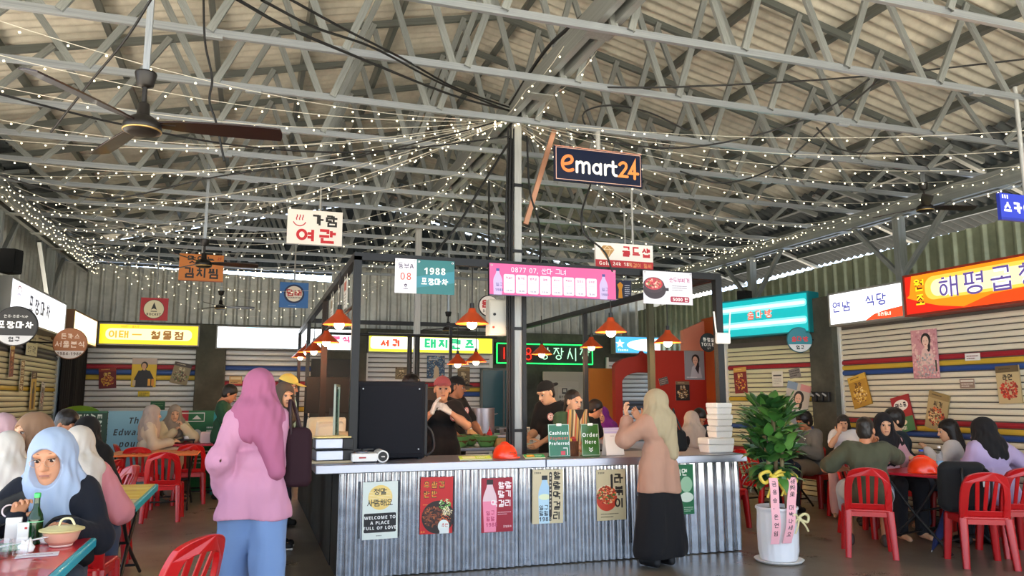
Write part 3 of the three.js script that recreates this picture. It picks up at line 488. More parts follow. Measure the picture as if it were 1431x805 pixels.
// ---------------------------------------------------------------- signs hung from the roof
function hung(label, cat, w, h, pos, tex, edge, rodX = 0, top = 4.3, o = {}) {
  const t = thing('hanging_sign', label, cat, pos, o.turn ?? 0);
  const [g, m] = printed(w, h, o.d ?? 0.035, tex, edge, { both: true, rough: o.rough });
  part('sign_board', g, m, t);
  for (const x of [].concat(rodX)) part('hanging_rod', rod([x, h / 2, 0], [x, top - pos[1], 0], o.r ?? 0.014), M.pole, t);
  return t;
}
hung('dark sign with emart24 in orange and white letters, hung high over the counter', 'hanging sign', 1.0, 0.37, [3.34, 3.89, -7.09], canvasTex(1024, 380, (g, w, h) => {
  fillRect(g, '#141c33', 0, 0, w, h); fillRect(g, '#e9a386', 0, 0, w, 6); g.strokeStyle = '#e8b9a4'; g.lineWidth = 6; g.strokeRect(18, 18, w - 36, h - 36);
  g.strokeStyle = '#f0844a'; g.lineWidth = 34; g.lineCap = 'round'; g.beginPath(); g.moveTo(92, 196); g.bezierCurveTo(170, 190, 214, 168, 196, 122); g.bezierCurveTo(180, 86, 96, 104, 88, 180); g.bezierCurveTo(82, 262, 150, 280, 206, 250); g.stroke();
  g.strokeStyle = '#fbf6ef'; g.lineWidth = 30; const s = (p) => { g.beginPath(); p.forEach(([x, y], i) => i ? g.lineTo(x, y) : g.moveTo(x, y)); g.stroke(); };
  s([[254, 270], [254, 160]]); g.beginPath(); g.moveTo(254, 190); g.quadraticCurveTo(300, 130, 324, 180); g.lineTo(324, 270); g.moveTo(324, 190); g.quadraticCurveTo(372, 130, 396, 184); g.lineTo(396, 270); g.stroke();
  g.beginPath(); g.ellipse(486, 216, 42, 48, 0, 0, 7); g.stroke(); s([[530, 160], [530, 270]]); s([[584, 162], [584, 270]]); g.beginPath(); g.moveTo(584, 200); g.quadraticCurveTo(606, 158, 640, 162); g.stroke();
  s([[676, 120], [676, 240]]); g.beginPath(); g.moveTo(676, 230); g.quadraticCurveTo(682, 272, 716, 268); g.moveTo(650, 168); g.lineTo(714, 168); g.stroke();
  g.strokeStyle = '#f0904e'; g.lineWidth = 32; g.beginPath(); g.moveTo(756, 142); g.bezierCurveTo(800, 84, 862, 130, 822, 186); g.lineTo(758, 268); g.lineTo(846, 268); g.stroke(); s([[934, 282], [934, 112], [872, 226], [974, 226]]);
}), 0x1b2238, 0.0, 4.28, { rough: 0.2, r: 0.026 });
hung('white sign with hot spring mark and black and red Korean letters', 'hanging sign', 0.7, 0.455, [0.7, 3.71, -10.18], canvasTex(600, 400, (g, w, h) => {
  fillRect(g, '#e9e2da', 0, 0, w, h); g.strokeStyle = '#b8242e'; g.lineWidth = 11; g.beginPath(); g.arc(130, 120, 70, 0.35, 2.8); g.stroke(); for (const x of [100, 132, 164]) { g.beginPath(); g.moveTo(x, 60); g.bezierCurveTo(x + 16, 80, x - 16, 100, x, 122); g.stroke(); }
  text(g, '가람', 262, 40, 142, '#17120f', { lw: 0.16, gap: 0.14 }); text(g, '여관', 96, 212, 166, '#c01822', { lw: 0.19, gap: 0.24, wx: 1.22 });
}), 0xd8d0c8, 0.06, 4.28);
hung('orange sign with black Korean letters behind a ceiling fan', 'hanging sign', 0.67, 0.44, [-0.85, 3.59, -13.27], canvasTex(600, 390, (g, w, h) => {
  fillRect(g, '#c9762b', 0, 0, w, h); fillRect(g, '#8a3d1c', 0, h - 10, w, 10); text(g, '맛있는', 110, 20, 120, '#1c1512', { lw: 0.14, gap: 0.12 }); text(g, '김치찜', 66, 190, 158, '#1c1512', { lw: 0.155, gap: 0.1 }); text(g, '2F', 510, 26, 50, '#a51c12');
}), 0xa5602a, 0, 4.3);
hung('blue square sign with a white disc and red Korean letters', 'hanging sign', 0.5, 0.46, [0.66, 3.34, -14.3], canvasTex(420, 400, (g, w, h) => {
  fillRect(g, '#2b67a8', 0, 0, w, h); disc(g, '#12264c', 210, 180, 150); disc(g, '#e3d5c4', 210, 180, 122); text(g, '담배', 210, 106, 112, '#b8262c', { lw: 0.155, align: 'center' }); text(g, 'CIGARETTES', 210, 226, 30, '#1a1a24', { align: 'center' }); lines(g, '#bcd0e6', 130, 362, 160, 1, 10, 6);
}), 0x28548a, 0.0, 4.4);
hung('red square sign with a cream disc lettered ROCKET', 'hanging sign', 0.46, 0.41, [-1.74, 3.11, -15.33], canvasTex(400, 360, (g, w, h) => {
  fillRect(g, '#b51d2a', 0, 0, w, h); disc(g, '#2a1a14', 195, 180, 152); disc(g, '#e8dfbc', 195, 180, 145); poly(g, '#22201c', [[195, 70], [236, 190], [195, 170], [154, 190]]); fillRect(g, '#22201c', 150, 210, 90, 12); text(g, 'ROCKET', 195, 240, 46, '#22201c', { align: 'center' });
}), 0x8d1a22, 0.02, 4.3);
hung('white and red sign with a gold diamond and red Korean letters', 'hanging sign', 0.76, 0.3, [4.14, 3.17, -8.12], canvasTex(800, 316, (g, w, h) => {
  fillRect(g, '#ece7e0', 0, 0, w, h); fillRect(g, '#b7202a', 0, 216, w, 100); poly(g, '#b98d55', [[60, 84], [110, 36], [210, 36], [262, 84], [160, 212]]); g.strokeStyle = '#ecd9b4'; g.lineWidth = 6; g.beginPath(); g.moveTo(60, 84); g.lineTo(262, 84); g.moveTo(120, 84); g.lineTo(160, 212); g.lineTo(206, 84); g.lineTo(160, 38); g.lineTo(120, 84); g.stroke();
  text(g, '골드샵', 360, 30, 132, '#bb1d2c', { lw: 0.16, gap: 0.12 }); text(g, 'Gold 24k 18k', 46, 226, 62, '#f4e9df', { lat: 1 }); text(g, '목걸이 팔찌', 450, 236, 60, '#d98a52', { lw: 0.14 });
}), 0xcfc8c0, 0.12, 4.28);
hung('blue sign with white Korean letters at the right border', 'hanging sign', 0.57, 0.247, [6.63, 3.22, -5.03], canvasTex(800, 350, (g, w, h) => {
  fillRect(g, '#2437b4', 0, 0, w, h); for (const x of [40, 80, 120]) fillRect(g, '#f2f4ff', x, 18, 22, 50); text(g, '스카이', 40, 96, 170, '#f4f6ff', { lw: 0.18, gap: 0.1 }); fillRect(g, '#1a2a94', 0, 316, w, 34);
}), 0x2233a0, [0.06], 4.4, { r: 0.02 });
hung('small navy sign with yellow figure and white letters by the menu banner', 'hanging sign', 0.36, 0.28, [5.11, 3.09, -10.18], canvasTex(300, 240, (g, w, h) => { fillRect(g, '#1b2444', 0, 0, w, h); poly(g, '#e0941c', [[150, 20], [190, 60], [170, 120], [180, 230], [120, 230], [130, 120], [110, 60]]); text(g, '포차', 20, 30, 70, '#e8c04a', { lw: 0.16, vert: true }); lines(g, '#dfe4f4', 210, 60, 70, 6, 26, 10); }), 0x161c30, 0.1, 4.28);
function roundSign(label, r, pos, draw, edge, turn = 0, holder) {
  const t = thing('round_sign', label, 'round sign', pos, turn);
  const tex = canvasTex(320, 320, draw), m = std(0xffffff, 0.5, 0, { map: tex }), g = cy(r, r, 0.04, 0, 0, 0, 40); g.rotateX(90 * R); g.rotateZ(0);
  const uv = g.attributes.uv, p = g.attributes.position; for (let i = 0; i < uv.count; i++) uv.setXY(i, p.getX(i) / r / 2 + 0.5, p.getY(i) / r / 2 + 0.5);
  part('sign_disc', g, [plain(edge, 0.6), m, m], t);
  part('rim', new THREE.TorusGeometry(r, 0.012, 8, 40), plain(edge, 0.5), t);
  if (holder) part('bracket', rod([0, 0, 0], holder, 0.012), M.blackSteel, t);
}
roundSign('black round sign with white Korean letters and a grey foot, at the left border', 0.21, [-2.5, 2.29, -9.8], (g) => { fillRect(g, '#171719', 0, 0, 320, 320); fillRect(g, '#aeb0b4', 0, 240, 320, 80); text(g, '안주·주류·식사', 160, 66, 26, '#d8d8d8', { align: 'center', lw: 0.1 }); text(g, '포장마차', 160, 118, 66, '#f4f4f4', { align: 'center', lw: 0.15, gap: 0.1 }); text(g, '입구', 160, 250, 44, '#1a1a1c', { align: 'center', lw: 0.18 }); }, 0x1a1a1c, 0, [-0.5, 0.3, -0.05]);
roundSign('brown round sign with pale Korean letters and a white foot, left of the curtain', 0.215, [-2.51, 2.28, -12.6], (g) => { fillRect(g, '#a8683c', 0, 0, 320, 320); fillRect(g, '#d8cfc6', 0, 236, 320, 84); text(g, '돈까스', 160, 50, 62, '#e2c6aa', { align: 'center', lw: 0.15 }); text(g, '서울분식', 160, 130, 72, '#ead2ba', { align: 'center', lw: 0.15 }); text(g, '1984-1988', 160, 248, 40, '#5a4232', { align: 'center' }); }, 0x8d5c3a, 0, [-0.62, 0.02, -0.03]);
roundSign('white round sign with bold red Korean letters, under the left end of the menu banner', 0.125, [2.77, 2.64, -9.15], (g) => { fillRect(g, '#e6dcd2', 0, 0, 320, 320); text(g, '음료', 160, 62, 130, '#b01822', { align: 'center', lw: 0.19 }); text(g, 'Drinks', 160, 216, 54, '#2a1d1a', { align: 'center' }); }, 0x2a2522, 0, [0, 1.7, 0]);
roundSign('black round toilet sign, partly behind the router post', 0.15, [7.28, 2.43, -11.25], (g) => { fillRect(g, '#1d1c1e', 0, 0, 320, 320); text(g, '화장실', 160, 70, 80, '#e9e2da', { align: 'center', lw: 0.16 }); text(g, 'TOILET', 160, 160, 76, '#e9e2da', { align: 'center' }); text(g, '입구', 160, 250, 34, '#c9c2ba', { align: 'center' }); }, 0x1d1c1e, 0, [0.5, 0.0, -0.3]);
roundSign('turquoise round sign with red letters and a white foot, on the concrete pillar', 0.18, [7.72, 2.36, -9.5], (g) => { fillRect(g, '#157b8c', 0, 0, 320, 320); fillRect(g, '#cfd4d6', 0, 220, 320, 100); text(g, '술다방', 160, 110, 76, '#c8323e', { align: 'center', lw: 0.17 }); text(g, '입구', 160, 232, 54, '#1c2a30', { align: 'center', lw: 0.18 }); }, 0x14616c, -20, [0.25, 0, 0]);
// banners tied to the frame
function banner(label, w, h, pos, tex, holes = true) {
  const t = thing('banner', label, 'banner', pos);
  const n = 24, g = new THREE.PlaneGeometry(w, h, n, 2), p = g.attributes.position; for (let i = 0; i < p.count; i++) p.setZ(i, 0.006 * Math.sin(p.getX(i) * 9) * (0.5 - p.getY(i) / h)); g.computeVertexNormals();
  part('printed_sheet', g, std(0xffffff, 0.42, 0, { map: tex, side: THREE.DoubleSide }), t);
  const e = [-w / 2 + 0.02, w / 2 - 0.02]; for (const x of e) part('eyelet', T(new THREE.TorusGeometry(0.008, 0.003, 6, 12), x, h / 2 - 0.02, 0.006), M.chrome, t);
  return t;
}
banner('narrow white banner with purple letters and a red 08 on the black frame', 0.2, 0.32, [1.305, 2.615, -6.945], canvasTex(250, 400, (g, w, h) => { fillRect(g, '#e4e1ec', 0, 0, w, h); text(g, '동부A', 125, 50, 66, '#3a2f4a', { align: 'center', lw: 0.11 }); text(g, '08', 125, 156, 96, '#e04a30', { align: 'center', font: 'monospace' }); text(g, '호', 125, 290, 66, '#3a2f4a', { align: 'center', lw: 0.11 }); }));
banner('green banner with 1988 and white Korean letters on the black frame', 0.36, 0.32, [1.585, 2.615, -6.945], canvasTex(450, 400, (g, w, h) => { fillRect(g, '#1b6a6c', 0, 0, w, h); poly(g, '#2a7d8c', [[0, 200], [450, 120], [450, 260], [0, 330]]); text(g, '1988', 215, 80, 96, '#eef2ec', { align: 'center' }); text(g, '포장마차', 215, 210, 84, '#eef2ec', { align: 'center', lw: 0.15, gap: 0.04 }); }));
banner('long pink menu banner with eight white cards and two bottles', 1.33, 0.31, [2.77, 2.625, -6.93], canvasTex(1720, 400, (g, w, h) => {
  fillRect(g, '#d8528e', 0, 0, w, h); fillRect(g, '#5c3d66', 0, 386, w, 14); text(g, '0877 07, 산다 그녀', 280, 32, 74, '#f6e4ee', { lw: 0.09, weight: 'normal', round: true });
  for (let i = 0; i < 8; i++) { const x = 184 + i * 160; rrect(g, '#dcd6e6', x, 130, 146, 236, 20); text(g, ['막걸리', '딸기맛', '밤막걸', '알밤', '바나나', '복숭아', '청포도', '유자맛'][i], x + 73, 160, 30, '#b04a78', { align: 'center', lw: 0.12 }); lines(g, '#9a93a8', x + 20, 230, 100, 3, 16, 4); text(g, '18.00', x + 73, 322, 26, '#6b5f78', { align: 'center' }); }
  for (const x of [60, 1500]) { g.fillStyle = '#b9a7d2'; g.beginPath(); g.moveTo(x + 30, 90); g.lineTo(x + 66, 90); g.bezierCurveTo(x + 70, 150, x + 110, 160, x + 106, 240); g.lineTo(x + 100, 390); g.lineTo(x - 6, 390); g.lineTo(x - 10, 240); g.bezierCurveTo(x - 14, 160, x + 26, 150, x + 30, 90); g.fill(); fillRect(g, '#3b3a86', x + 26, 62, 44, 34); text(g, '일구', x + 22, 240, 46, '#5c4f8c', { lw: 0.1 }); text(g, '1988', x + 12, 310, 40, '#5c4f8c'); }
}));
banner('white menu banner with a black stone pot of stew and 5000 won', 0.57, 0.34, [4.03, 2.625, -6.93], canvasTex(700, 418, (g, w, h) => {
  fillRect(g, '#d9d6e2', 0, 0, w, h); disc(g, '#2b1c26', 160, 236, 160, 120); disc(g, '#3a2630', 150, 180, 150, 100); disc(g, '#b02a3c', 150, 164, 126, 76); for (let i = 0; i < 60; i++) disc(g, ['#d84a3c', '#e8887a', '#7c1c28', '#eec9b0', '#4d8a3a'][i % 5], rr(50, 250), rr(110, 215), rr(5, 14)); fillRect(g, '#241820', 270, 210, 90, 40);
  text(g, '순두부찌개', 370, 74, 58, '#a12c6a', { lw: 0.1, round: true }); lines(g, '#6a6270', 410, 176, 210, 3, 26, 8); rrect(g, '#9c1f3e', 380, 316, 270, 72, 20); text(g, '5000 원', 412, 326, 52, '#f6ecec', { lw: 0.14 });
}));
for (const [i, z, y, h] of [[0, -7.9, 2.55, 0.3], [1, -8.5, 2.5, 0.34], [2, -9.3, 2.52, 0.3]]) { const t = thing('hanging_card', ['nearest', 'middle', 'farthest'][i] + ' of three pale menu cards hung edge-on under the left beam of the frame', 'menu card', [0.87, y, z], 90); const [g, m] = printed(0.24, h, 0.01, canvasTex(96, 128, (k) => { fillRect(k, '#c9c6be', 0, 0, 96, 128); fillRect(k, ['#a85a4a', '#8a8478', '#7a6a50'][i], 8, 10, 80, 40); lines(k, '#5a564e', 10, 64, 76, 4, 14, 5); }), 0xc4c0b6, { both: true }); part('card_face', g, m, t); for (const s of [-1, 1]) part('string', rod([s * 0.1, h / 2, 0], [s * 0.1, 2.75 - y, 0], 0.003, 5), M.wire, t); }
// ---------------------------------------------------------------- ceiling fans
{
  const blade = (len) => { const s = new THREE.Shape(); s.moveTo(0.09, -0.03); s.lineTo(0.2, -0.05); s.quadraticCurveTo(len * 0.7, -0.075, len, -0.06); s.quadraticCurveTo(len + 0.02, 0, len, 0.06); s.quadraticCurveTo(len * 0.6, 0.07, 0.2, 0.045); s.lineTo(0.09, 0.025); s.closePath(); const g = extrude(s, 0.006, 0.002, 6); g.rotateX(-90 * R - 0.26); return g; };
  const bladeM = phy(0x22110e, 0.35, 0.1, { clearcoat: 0.5 }), darkM = std(0x1c1815, 0.45, 0.2), ring = std(0xc9a86a, 0.3, 0.8);
  const fan = (label, x, y, z, len, spin, top, m = bladeM) => {
    const t = thing('ceiling_fan', label, 'ceiling fan', [x, y, z]);
    part('motor_housing', lathe([[0, -0.06], [0.07, -0.058], [0.1, -0.045], [0.105, -0.02], [0.098, 0.01], [0.06, 0.04], [0.035, 0.055], [0.032, 0.12], [0.018, 0.13], [0, 0.13]].map(([a, b]) => [a, b]), 32), darkM, t);
    part('trim_ring', T(new THREE.TorusGeometry(0.1, 0.006, 8, 32), 0, -0.04, 0, 90), ring, t);
    for (let i = 0; i < 3; i++) { const b = part('blade', T(blade(len), 0, 0.0, 0, 0, spin + i * 120), m, t); const arm = T(rb(0.12, 0.012, 0.03, 0.12, 0.005, 0, 0.004), 0, 0, 0, 0, spin + i * 120); part('blade_arm', arm, darkM, t); }
    part('down_rod', rod([0, 0.12, 0], [0, 0.28, 0], 0.014), darkM, t); part('canopy', lathe([[0.018, 0.22], [0.045, 0.23], [0.06, 0.3], [0.058, 0.31], [0, 0.312]], 24), darkM, t);
    part('support_bar', bar([0, 0.31, 0], [0, top - y, 0], 0.035, 0.035), M.steel, t);
  };
  fan('dark ceiling fan, nearest and largest, high on the left', -0.66, 3.06, -4.7, 0.76, -4, 4.6);
  fan('dark ceiling fan in front of the orange hanging sign', -0.65, 3.22, -10.5, 0.66, 3, 4.6);
  fan('small ceiling fan low on the far left, beside the blue hanging sign', -0.63, 3.25, -15.8, 0.62, 8, 4.5);
  fan('dark ceiling fan on the right, under the fairy lights', 7.95, 3.88, -7.3, 0.66, -14, 4.4);
  fan('small ceiling fan far behind the menu banner', 3.35, 2.75, -13.6, 0.5, 20, 4.4);
}
// ---------------------------------------------------------------- loudspeakers
{ const spk = (label, pos, turn) => { const t = thing('loudspeaker', label, 'loudspeaker', pos, turn); t.scale.setScalar(0.68); const s = shapeFrom([[-0.15, -0.13], [0.15, -0.13], [0.11, 0.13], [-0.11, 0.13]]); const g = extrude(s, 0.44, 0.01, 4); g.rotateX(-90 * R).translate(0, -0.22, 0); g.rotateY(180 * R); part('cabinet', g, M.blackMatt, t); part('grille', rb(0.24, 0.4, 0.012, 0, 0, 0.142, 0.004), std(0x0d0d0e, 0.7, 0.3, { bumpMap: rep(texWeave, 3), bumpScale: 0.002 }), t); part('bracket', bar([0, 0, -0.13], [0, 0.05, -0.5], 0.03), M.blackSteel, t); };
  spk('black loudspeaker hung high on the left below the girder', [-3.0, 3.24, -11.3], 70); spk('black loudspeaker on the post above the turquoise sign', [8.1, 3.2, -11.35], -60); }
// ---------------------------------------------------------------- black cables
[
  ['black cable sagging from the top border to the pole, lowest of three side by side', [[-0.16, 3.55, -4.0], [0.1, 3.73, -4.6], [0.51, 3.9, -5.2], [1.69, 4.26, -6.6], [2.44, 4.45, -7.25]], 0.011],
  ['black cable sagging from the top border to the pole, middle of three side by side', [[-0.04, 3.67, -4.2], [0.29, 3.9, -4.9], [0.76, 4.15, -5.6], [1.53, 4.32, -6.5], [2.44, 4.44, -7.25]], 0.01],
  ['black cable sagging from the top border to the pole, highest of three side by side', [[0.12, 3.91, -4.6], [0.5, 4.07, -5.2], [1.03, 4.24, -5.9], [1.72, 4.38, -6.7], [2.45, 4.48, -7.25]], 0.01],
  ['black wavy cable hanging straight down from the roof right of the big fan', [[-0.45, 4.35, -5.6], [-0.42, 4.0, -5.6], [-0.36, 3.74, -5.6], [-0.37, 3.58, -5.6], [-0.32, 3.43, -5.6], [-0.25, 3.15, -5.6]], 0.009],
  ['black cable slanting down behind the big fan at the left', [[-0.61, 3.7, -4.4], [-0.75, 3.54, -4.6], [-0.99, 3.41, -5.0], [-1.33, 3.24, -5.6]], 0.007],
  ['long thin black cable from the left border passing under the big fan to the pole', [[-1.63, 3.43, -5.5], [-1.03, 3.48, -6.0], [-0.21, 3.59, -6.6], [0.71, 3.75, -7.0], [1.56, 3.96, -7.2], [2.45, 4.2, -7.3]], 0.008],
  ['long black cable sagging low at the left and rising to the pole', [[-2.31, 3.54, -8.0], [-1.97, 3.49, -8.2], [-1.45, 3.48, -8.4], [-0.45, 3.74, -8.2], [0.8, 3.94, -7.8], [1.78, 4.19, -7.5], [2.45, 4.4, -7.3]], 0.008],
  ['thick black cable slanting from the pole down to the black frame', [[2.46, 4.18, -7.35], [2.15, 3.69, -7.2], [1.84, 3.18, -7.1], [1.56, 2.82, -7.0]], 0.013],
  ['long black cable from the pole across the upper right', [[2.47, 4.49, -6.6], [3.01, 4.29, -6.0], [3.56, 4.29, -5.8], [4.97, 4.47, -5.6], [5.9, 4.6, -5.4], [6.89, 4.7, -5.0]], 0.009],
  ['black cable sagging from the pole behind the emart24 sign up to a truss', [[2.66, 4.5, -7.2], [3.1, 4.28, -7.2], [3.5, 4.14, -7.0], [4.03, 4.02, -6.6], [4.75, 4.14, -6.3], [5.31, 4.35, -6.0], [5.63, 4.61, -5.7]], 0.009],
  ['black cable hanging beside the pole down to the pink menu banner', [[2.62, 4.22, -7.3], [2.64, 3.59, -7.25], [2.71, 3.29, -7.2], [2.69, 3.0, -7.1], [2.64, 2.79, -7.0]], 0.011],
  ['black cable curving from the emart24 sign down past the gold diamond sign', [[3.21, 3.68, -7.0], [3.08, 3.33, -6.95], [3.1, 3.15, -6.95], [3.33, 2.96, -6.95], [3.4, 2.76, -6.93]], 0.01],
  ['black cable rising from behind the emart24 sign to the upper right', [[4.26, 3.91, -7.0], [4.79, 3.83, -7.0], [5.14, 3.91, -6.6], [5.47, 4.25, -6.2], [5.76, 4.63, -5.7]], 0.009],
  ['short black cable loop below the trusses left of the right fan', [[5.65, 4.39, -6.5], [5.86, 4.21, -6.5], [6.2, 4.16, -6.5], [6.6, 4.17, -6.4], [7.1, 4.13, -6.4]], 0.009],
  ['black cable loop above the emart24 sign', [[3.39, 4.16, -7.2], [3.22, 4.49, -7.2], [3.39, 4.57, -7.1], [3.9, 4.58, -7.1], [4.36, 4.38, -7.0]], 0.009],
  ['thick twisted black cables running up along the middle girder', [[2.4, 4.5, -7.2], [2.42, 4.66, -6.2], [2.46, 4.62, -5.4], [2.6, 4.72, -4.4], [2.62, 4.7, -3.4]], 0.018],
].forEach(([label, pts, r]) => one('black_cable', tube(pts, r, 40, 6), M.cable, label, 'cable'));
// ---------------------------------------------------------------- fairy lights: each string a thing, its bulbs one part
{
  const bulbG = new THREE.IcosahedronGeometry(0.0095, 0), bulbM = std(0x554a30, 0.4, 0, { emissive: 0xfff0c8, emissiveIntensity: 5.5 }), m4 = new THREE.Matrix4();
  const string = (label, a, b, sag, gap = 0.2, group, waves = 0) => {
    const t = thing('fairy_light_string', label, 'fairy lights', [0, 0, 0], 0, group);
    const L = Math.hypot(b[0] - a[0], b[1] - a[1], b[2] - a[2]), at = (u) => V(a[0] + (b[0] - a[0]) * u, a[1] + (b[1] - a[1]) * u - sag * 4 * u * (1 - u) - (waves ? 0.05 * Math.abs(Math.sin(u * waves * Math.PI)) : 0), a[2] + (b[2] - a[2]) * u);
    const pts = []; for (let i = 0; i <= (waves ? waves * 3 : 14); i++) pts.push(at(i / (waves ? waves * 3 : 14)));
    part('wire', tube(pts, 0.0028, waves ? waves * 4 : 26, 4), M.wire, t);
    const n = Math.floor(L / gap), im = new THREE.InstancedMesh(bulbG, bulbM, n); im.name = 'bulb'; im.userData.kind = 'stuff';
    for (let i = 0; i < n; i++) { const p = at((i + 0.5 + rr(-0.3, 0.3)) / n); im.setMatrixAt(i, m4.makeTranslation(p.x + rr(-0.012, 0.012), p.y - rr(0.012, 0.04), p.z + rr(-0.012, 0.012))); }
    t.add(im);
  };
  const A = [2.45, 4.4, -7.35], G1 = 'fairy light strings fanning from the pole to the left', G2 = 'fairy light strings fanning from the pole to the right', G3 = 'fairy light strings crossing the far part of the hall', G4 = 'fairy light strings wound along the girders';
  for (let i = 0; i < 12; i++) string(`string of warm fairy lights from the middle pole to the left, ${far[i]} from the front`, A, [-3.0, 4.22 + rr(-0.06, 0.06), -5.2 - i * 0.95], 0.2 + rr(0, 0.22), 0.21 + rr(0, 0.06), G1);
  for (let i = 0; i < 9; i++) string(`string of warm fairy lights from the middle pole to the right, ${far[i]} from the front`, A, [8.4, 4.2 + rr(-0.06, 0.06), -4.4 - i * 0.95], 0.22 + rr(0, 0.3), 0.19 + rr(0, 0.05), G2);
  for (let i = 0; i < 10; i++) string(`string of warm fairy lights across the far left of the hall, ${far[i]} from the front`, [2.45, 4.3, -9 - i * 0.85], [-3.0, 4.2, -10.5 - i * 0.65], 0.3 + rr(0, 0.35), 0.2, G3);
  for (let i = 0; i < 7; i++) string(`string of warm fairy lights across the far right of the hall, ${far[i]} from the front`, [2.55, 4.3, -9 - i * 1.1], [8.4, 4.2, -10 - i * 0.8], 0.3 + rr(0, 0.3), 0.21, G3 + ' on the right');
  for (let i = 0; i < 4; i++) string(`string of warm fairy lights hanging low before the back wall, ${far[i]} from the front`, [-3.0, 4.1, -13.8 - i * 0.7], [2.4, 3.75, -14.2 - i * 0.8], 0.55 + i * 0.08, 0.21, 'low fairy light strings before the back wall');
  for (let i = 0; i < 4; i++) { string(`string of warm fairy lights looped along the right girder, ${far[i].replace('nearest', 'first')} from below`, [8.36 + (i % 2) * 0.24, 4.0 + i * 0.1, -4.6], [8.36 + (i % 2) * 0.24, 4.0 + i * 0.1, -16.8], 0.02, 0.17, G4 + ' on the right', 14); }
  for (let i = 0; i < 3; i++) string(`string of warm fairy lights looped along the left girder, ${far[i].replace('nearest', 'first')} from below`, [-3.0, 4.0 + i * 0.1, -9.2], [-3.0, 4.0 + i * 0.1, -17], 0.02, 0.17, G4 + ' on the left', 10);
  for (let i = 0; i < 2; i++) string('string of warm fairy lights looped along the middle girder, ' + ['left', 'right'][i] + ' of two', [2.34 + i * 0.3, 4.4, -5.6], [2.34 + i * 0.3, 4.38, -16.8], 0.02, 0.2, G4 + ' in the middle', 12);
}
// ---------------------------------------------------------------- service counter
const CT = 0.945, CF = -6.78;
{
  const t = thing('service_counter', 'long U-shaped service counter faced with corrugated iron under a steel top', 'counter');
  const wave = (u) => 0.014 * Math.cos(u * Math.PI * 2 / 0.076), bigger = (u) => 0.012 * Math.cos(u * Math.PI * 2 / 0.1);
  M.galv.side = THREE.DoubleSide;
  let x = 0.74; [0.82, 0.8, 0.8, 0.8].forEach((w, i) => { const o = part('corrugated_sheet', sheet(w, 0.88, wave, 0.0095, i * 0.013), M.galv, t); o.position.set(x, 0.01, CF + (i % 2) * 0.006); x += w - 0.02; });
  const o = part('corrugated_sheet', sheet(4.68 - x, 0.88, bigger, 0.0125), M.galv, t); o.position.set(x, 0.01, CF + 0.004);
  const side = part('corrugated_sheet', sheet(2.6, 0.88, bigger, 0.0125), M.galv, t); side.rotation.y = 90 * R; side.position.set(4.685, 0.01, CF - 0.02);
  part('carcass', uvm(mg([bx(3.92, 0.88, 0.6, 2.71, 0.44, CF - 0.33)])), M.counterSide, t);
  part('carcass', uvm(mg([bx(0.5, 0.88, 4.9, 0.99, 0.44, -9.85)])), M.counterSide, t);
  part('carcass', uvm(mg([bx(0.5, 0.88, 2.6, 4.42, 0.44, -8.7)])), M.counterSide, t);
  const top = (w, d, x, z) => part('counter_top', rb(w, 0.075, d, x, CT - 0.0375, z, 0.008), M.stainless, t);
  top(2.05, 0.8, 1.565, -7.12); top(2.16, 0.8, 3.675, -7.12); top(0.62, 4.9, 0.85, -9.98); top(0.62, 2.2, 4.44, -8.63);
}
// posters on the counter front
const foodBlot = (g, cx, cyy, r, n, cols) => { for (let i = 0; i < n; i++) { const a = rr(0, 6.28), q = Math.sqrt(rnd()) * r; disc(g, cols[i % cols.length], cx + Math.cos(a) * q, cyy + Math.sin(a) * q * 0.86, rr(r * 0.05, r * 0.16), rr(r * 0.04, r * 0.12)); } };
function poster(label, w, h, pos, turn, tex, tilt = 0, edge = 0xd8d4cc, d = 0.004) {
  const [g, m] = printed(w, h, d, tex, edge, { rough: 0.5 });
  const o = one('poster', g, m, label, 'poster', null, pos, turn); o.rotation.z = tilt * R; o.rotation.order = 'YXZ'; return o;
}
const PZ = CF + 0.02;
const bottle = (g, x, y, w, h, top, bottom, cap) => { g.beginPath(); g.moveTo(x + w * 0.32, y); g.lineTo(x + w * 0.68, y); g.bezierCurveTo(x + w * 0.7, y + h * 0.16, x + w, y + h * 0.2, x + w * 0.98, y + h * 0.42); g.lineTo(x + w * 0.9, y + h); g.lineTo(x + w * 0.1, y + h); g.lineTo(x + w * 0.02, y + h * 0.42); g.bezierCurveTo(x, y + h * 0.2, x + w * 0.3, y + h * 0.16, x + w * 0.32, y); g.save(); g.clip(); fillRect(g, top, x, y, w, h); fillRect(g, bottom, x, y + h * 0.38, w, h * 0.62); g.restore(); fillRect(g, cap, x + w * 0.28, y - h * 0.06, w * 0.44, h * 0.1); };
poster('white poster with a yellow disc, reading WELCOME TO A PLACE FULL OF LOVE', 0.3, 0.475, [1.09, 0.555, PZ], 0, canvasTex(380, 600, (g, w, h) => {
  fillRect(g, '#dfe9e2', 0, 0, w, h); disc(g, '#eed078', 190, 166, 130); g.strokeStyle = '#fdf6d8'; g.lineWidth = 3; for (let i = 0; i < 6; i++) { g.beginPath(); g.moveTo(70, 110 + i * 16); g.lineTo(310, 100 + i * 16); g.stroke(); }
  text(g, '정말', 118, 70, 70, '#22252c', { lw: 0.11, round: true }); text(g, '사람해요', 50, 186, 72, '#22252c', { lw: 0.11, round: true, gap: 0.02 }); rrect(g, '#0d0e12', 16, 330, 346, 200, 14);
  for (const [s, y] of [['WELCOME TO', 354], ['A PLACE', 408], ['FULL OF LOVE', 462]]) text(g, s, 189, y, 42, '#f4f6f4', { align: 'center' }); lines(g, '#54605a', 150, 560, 80, 1, 8, 8);
}), 0.6);
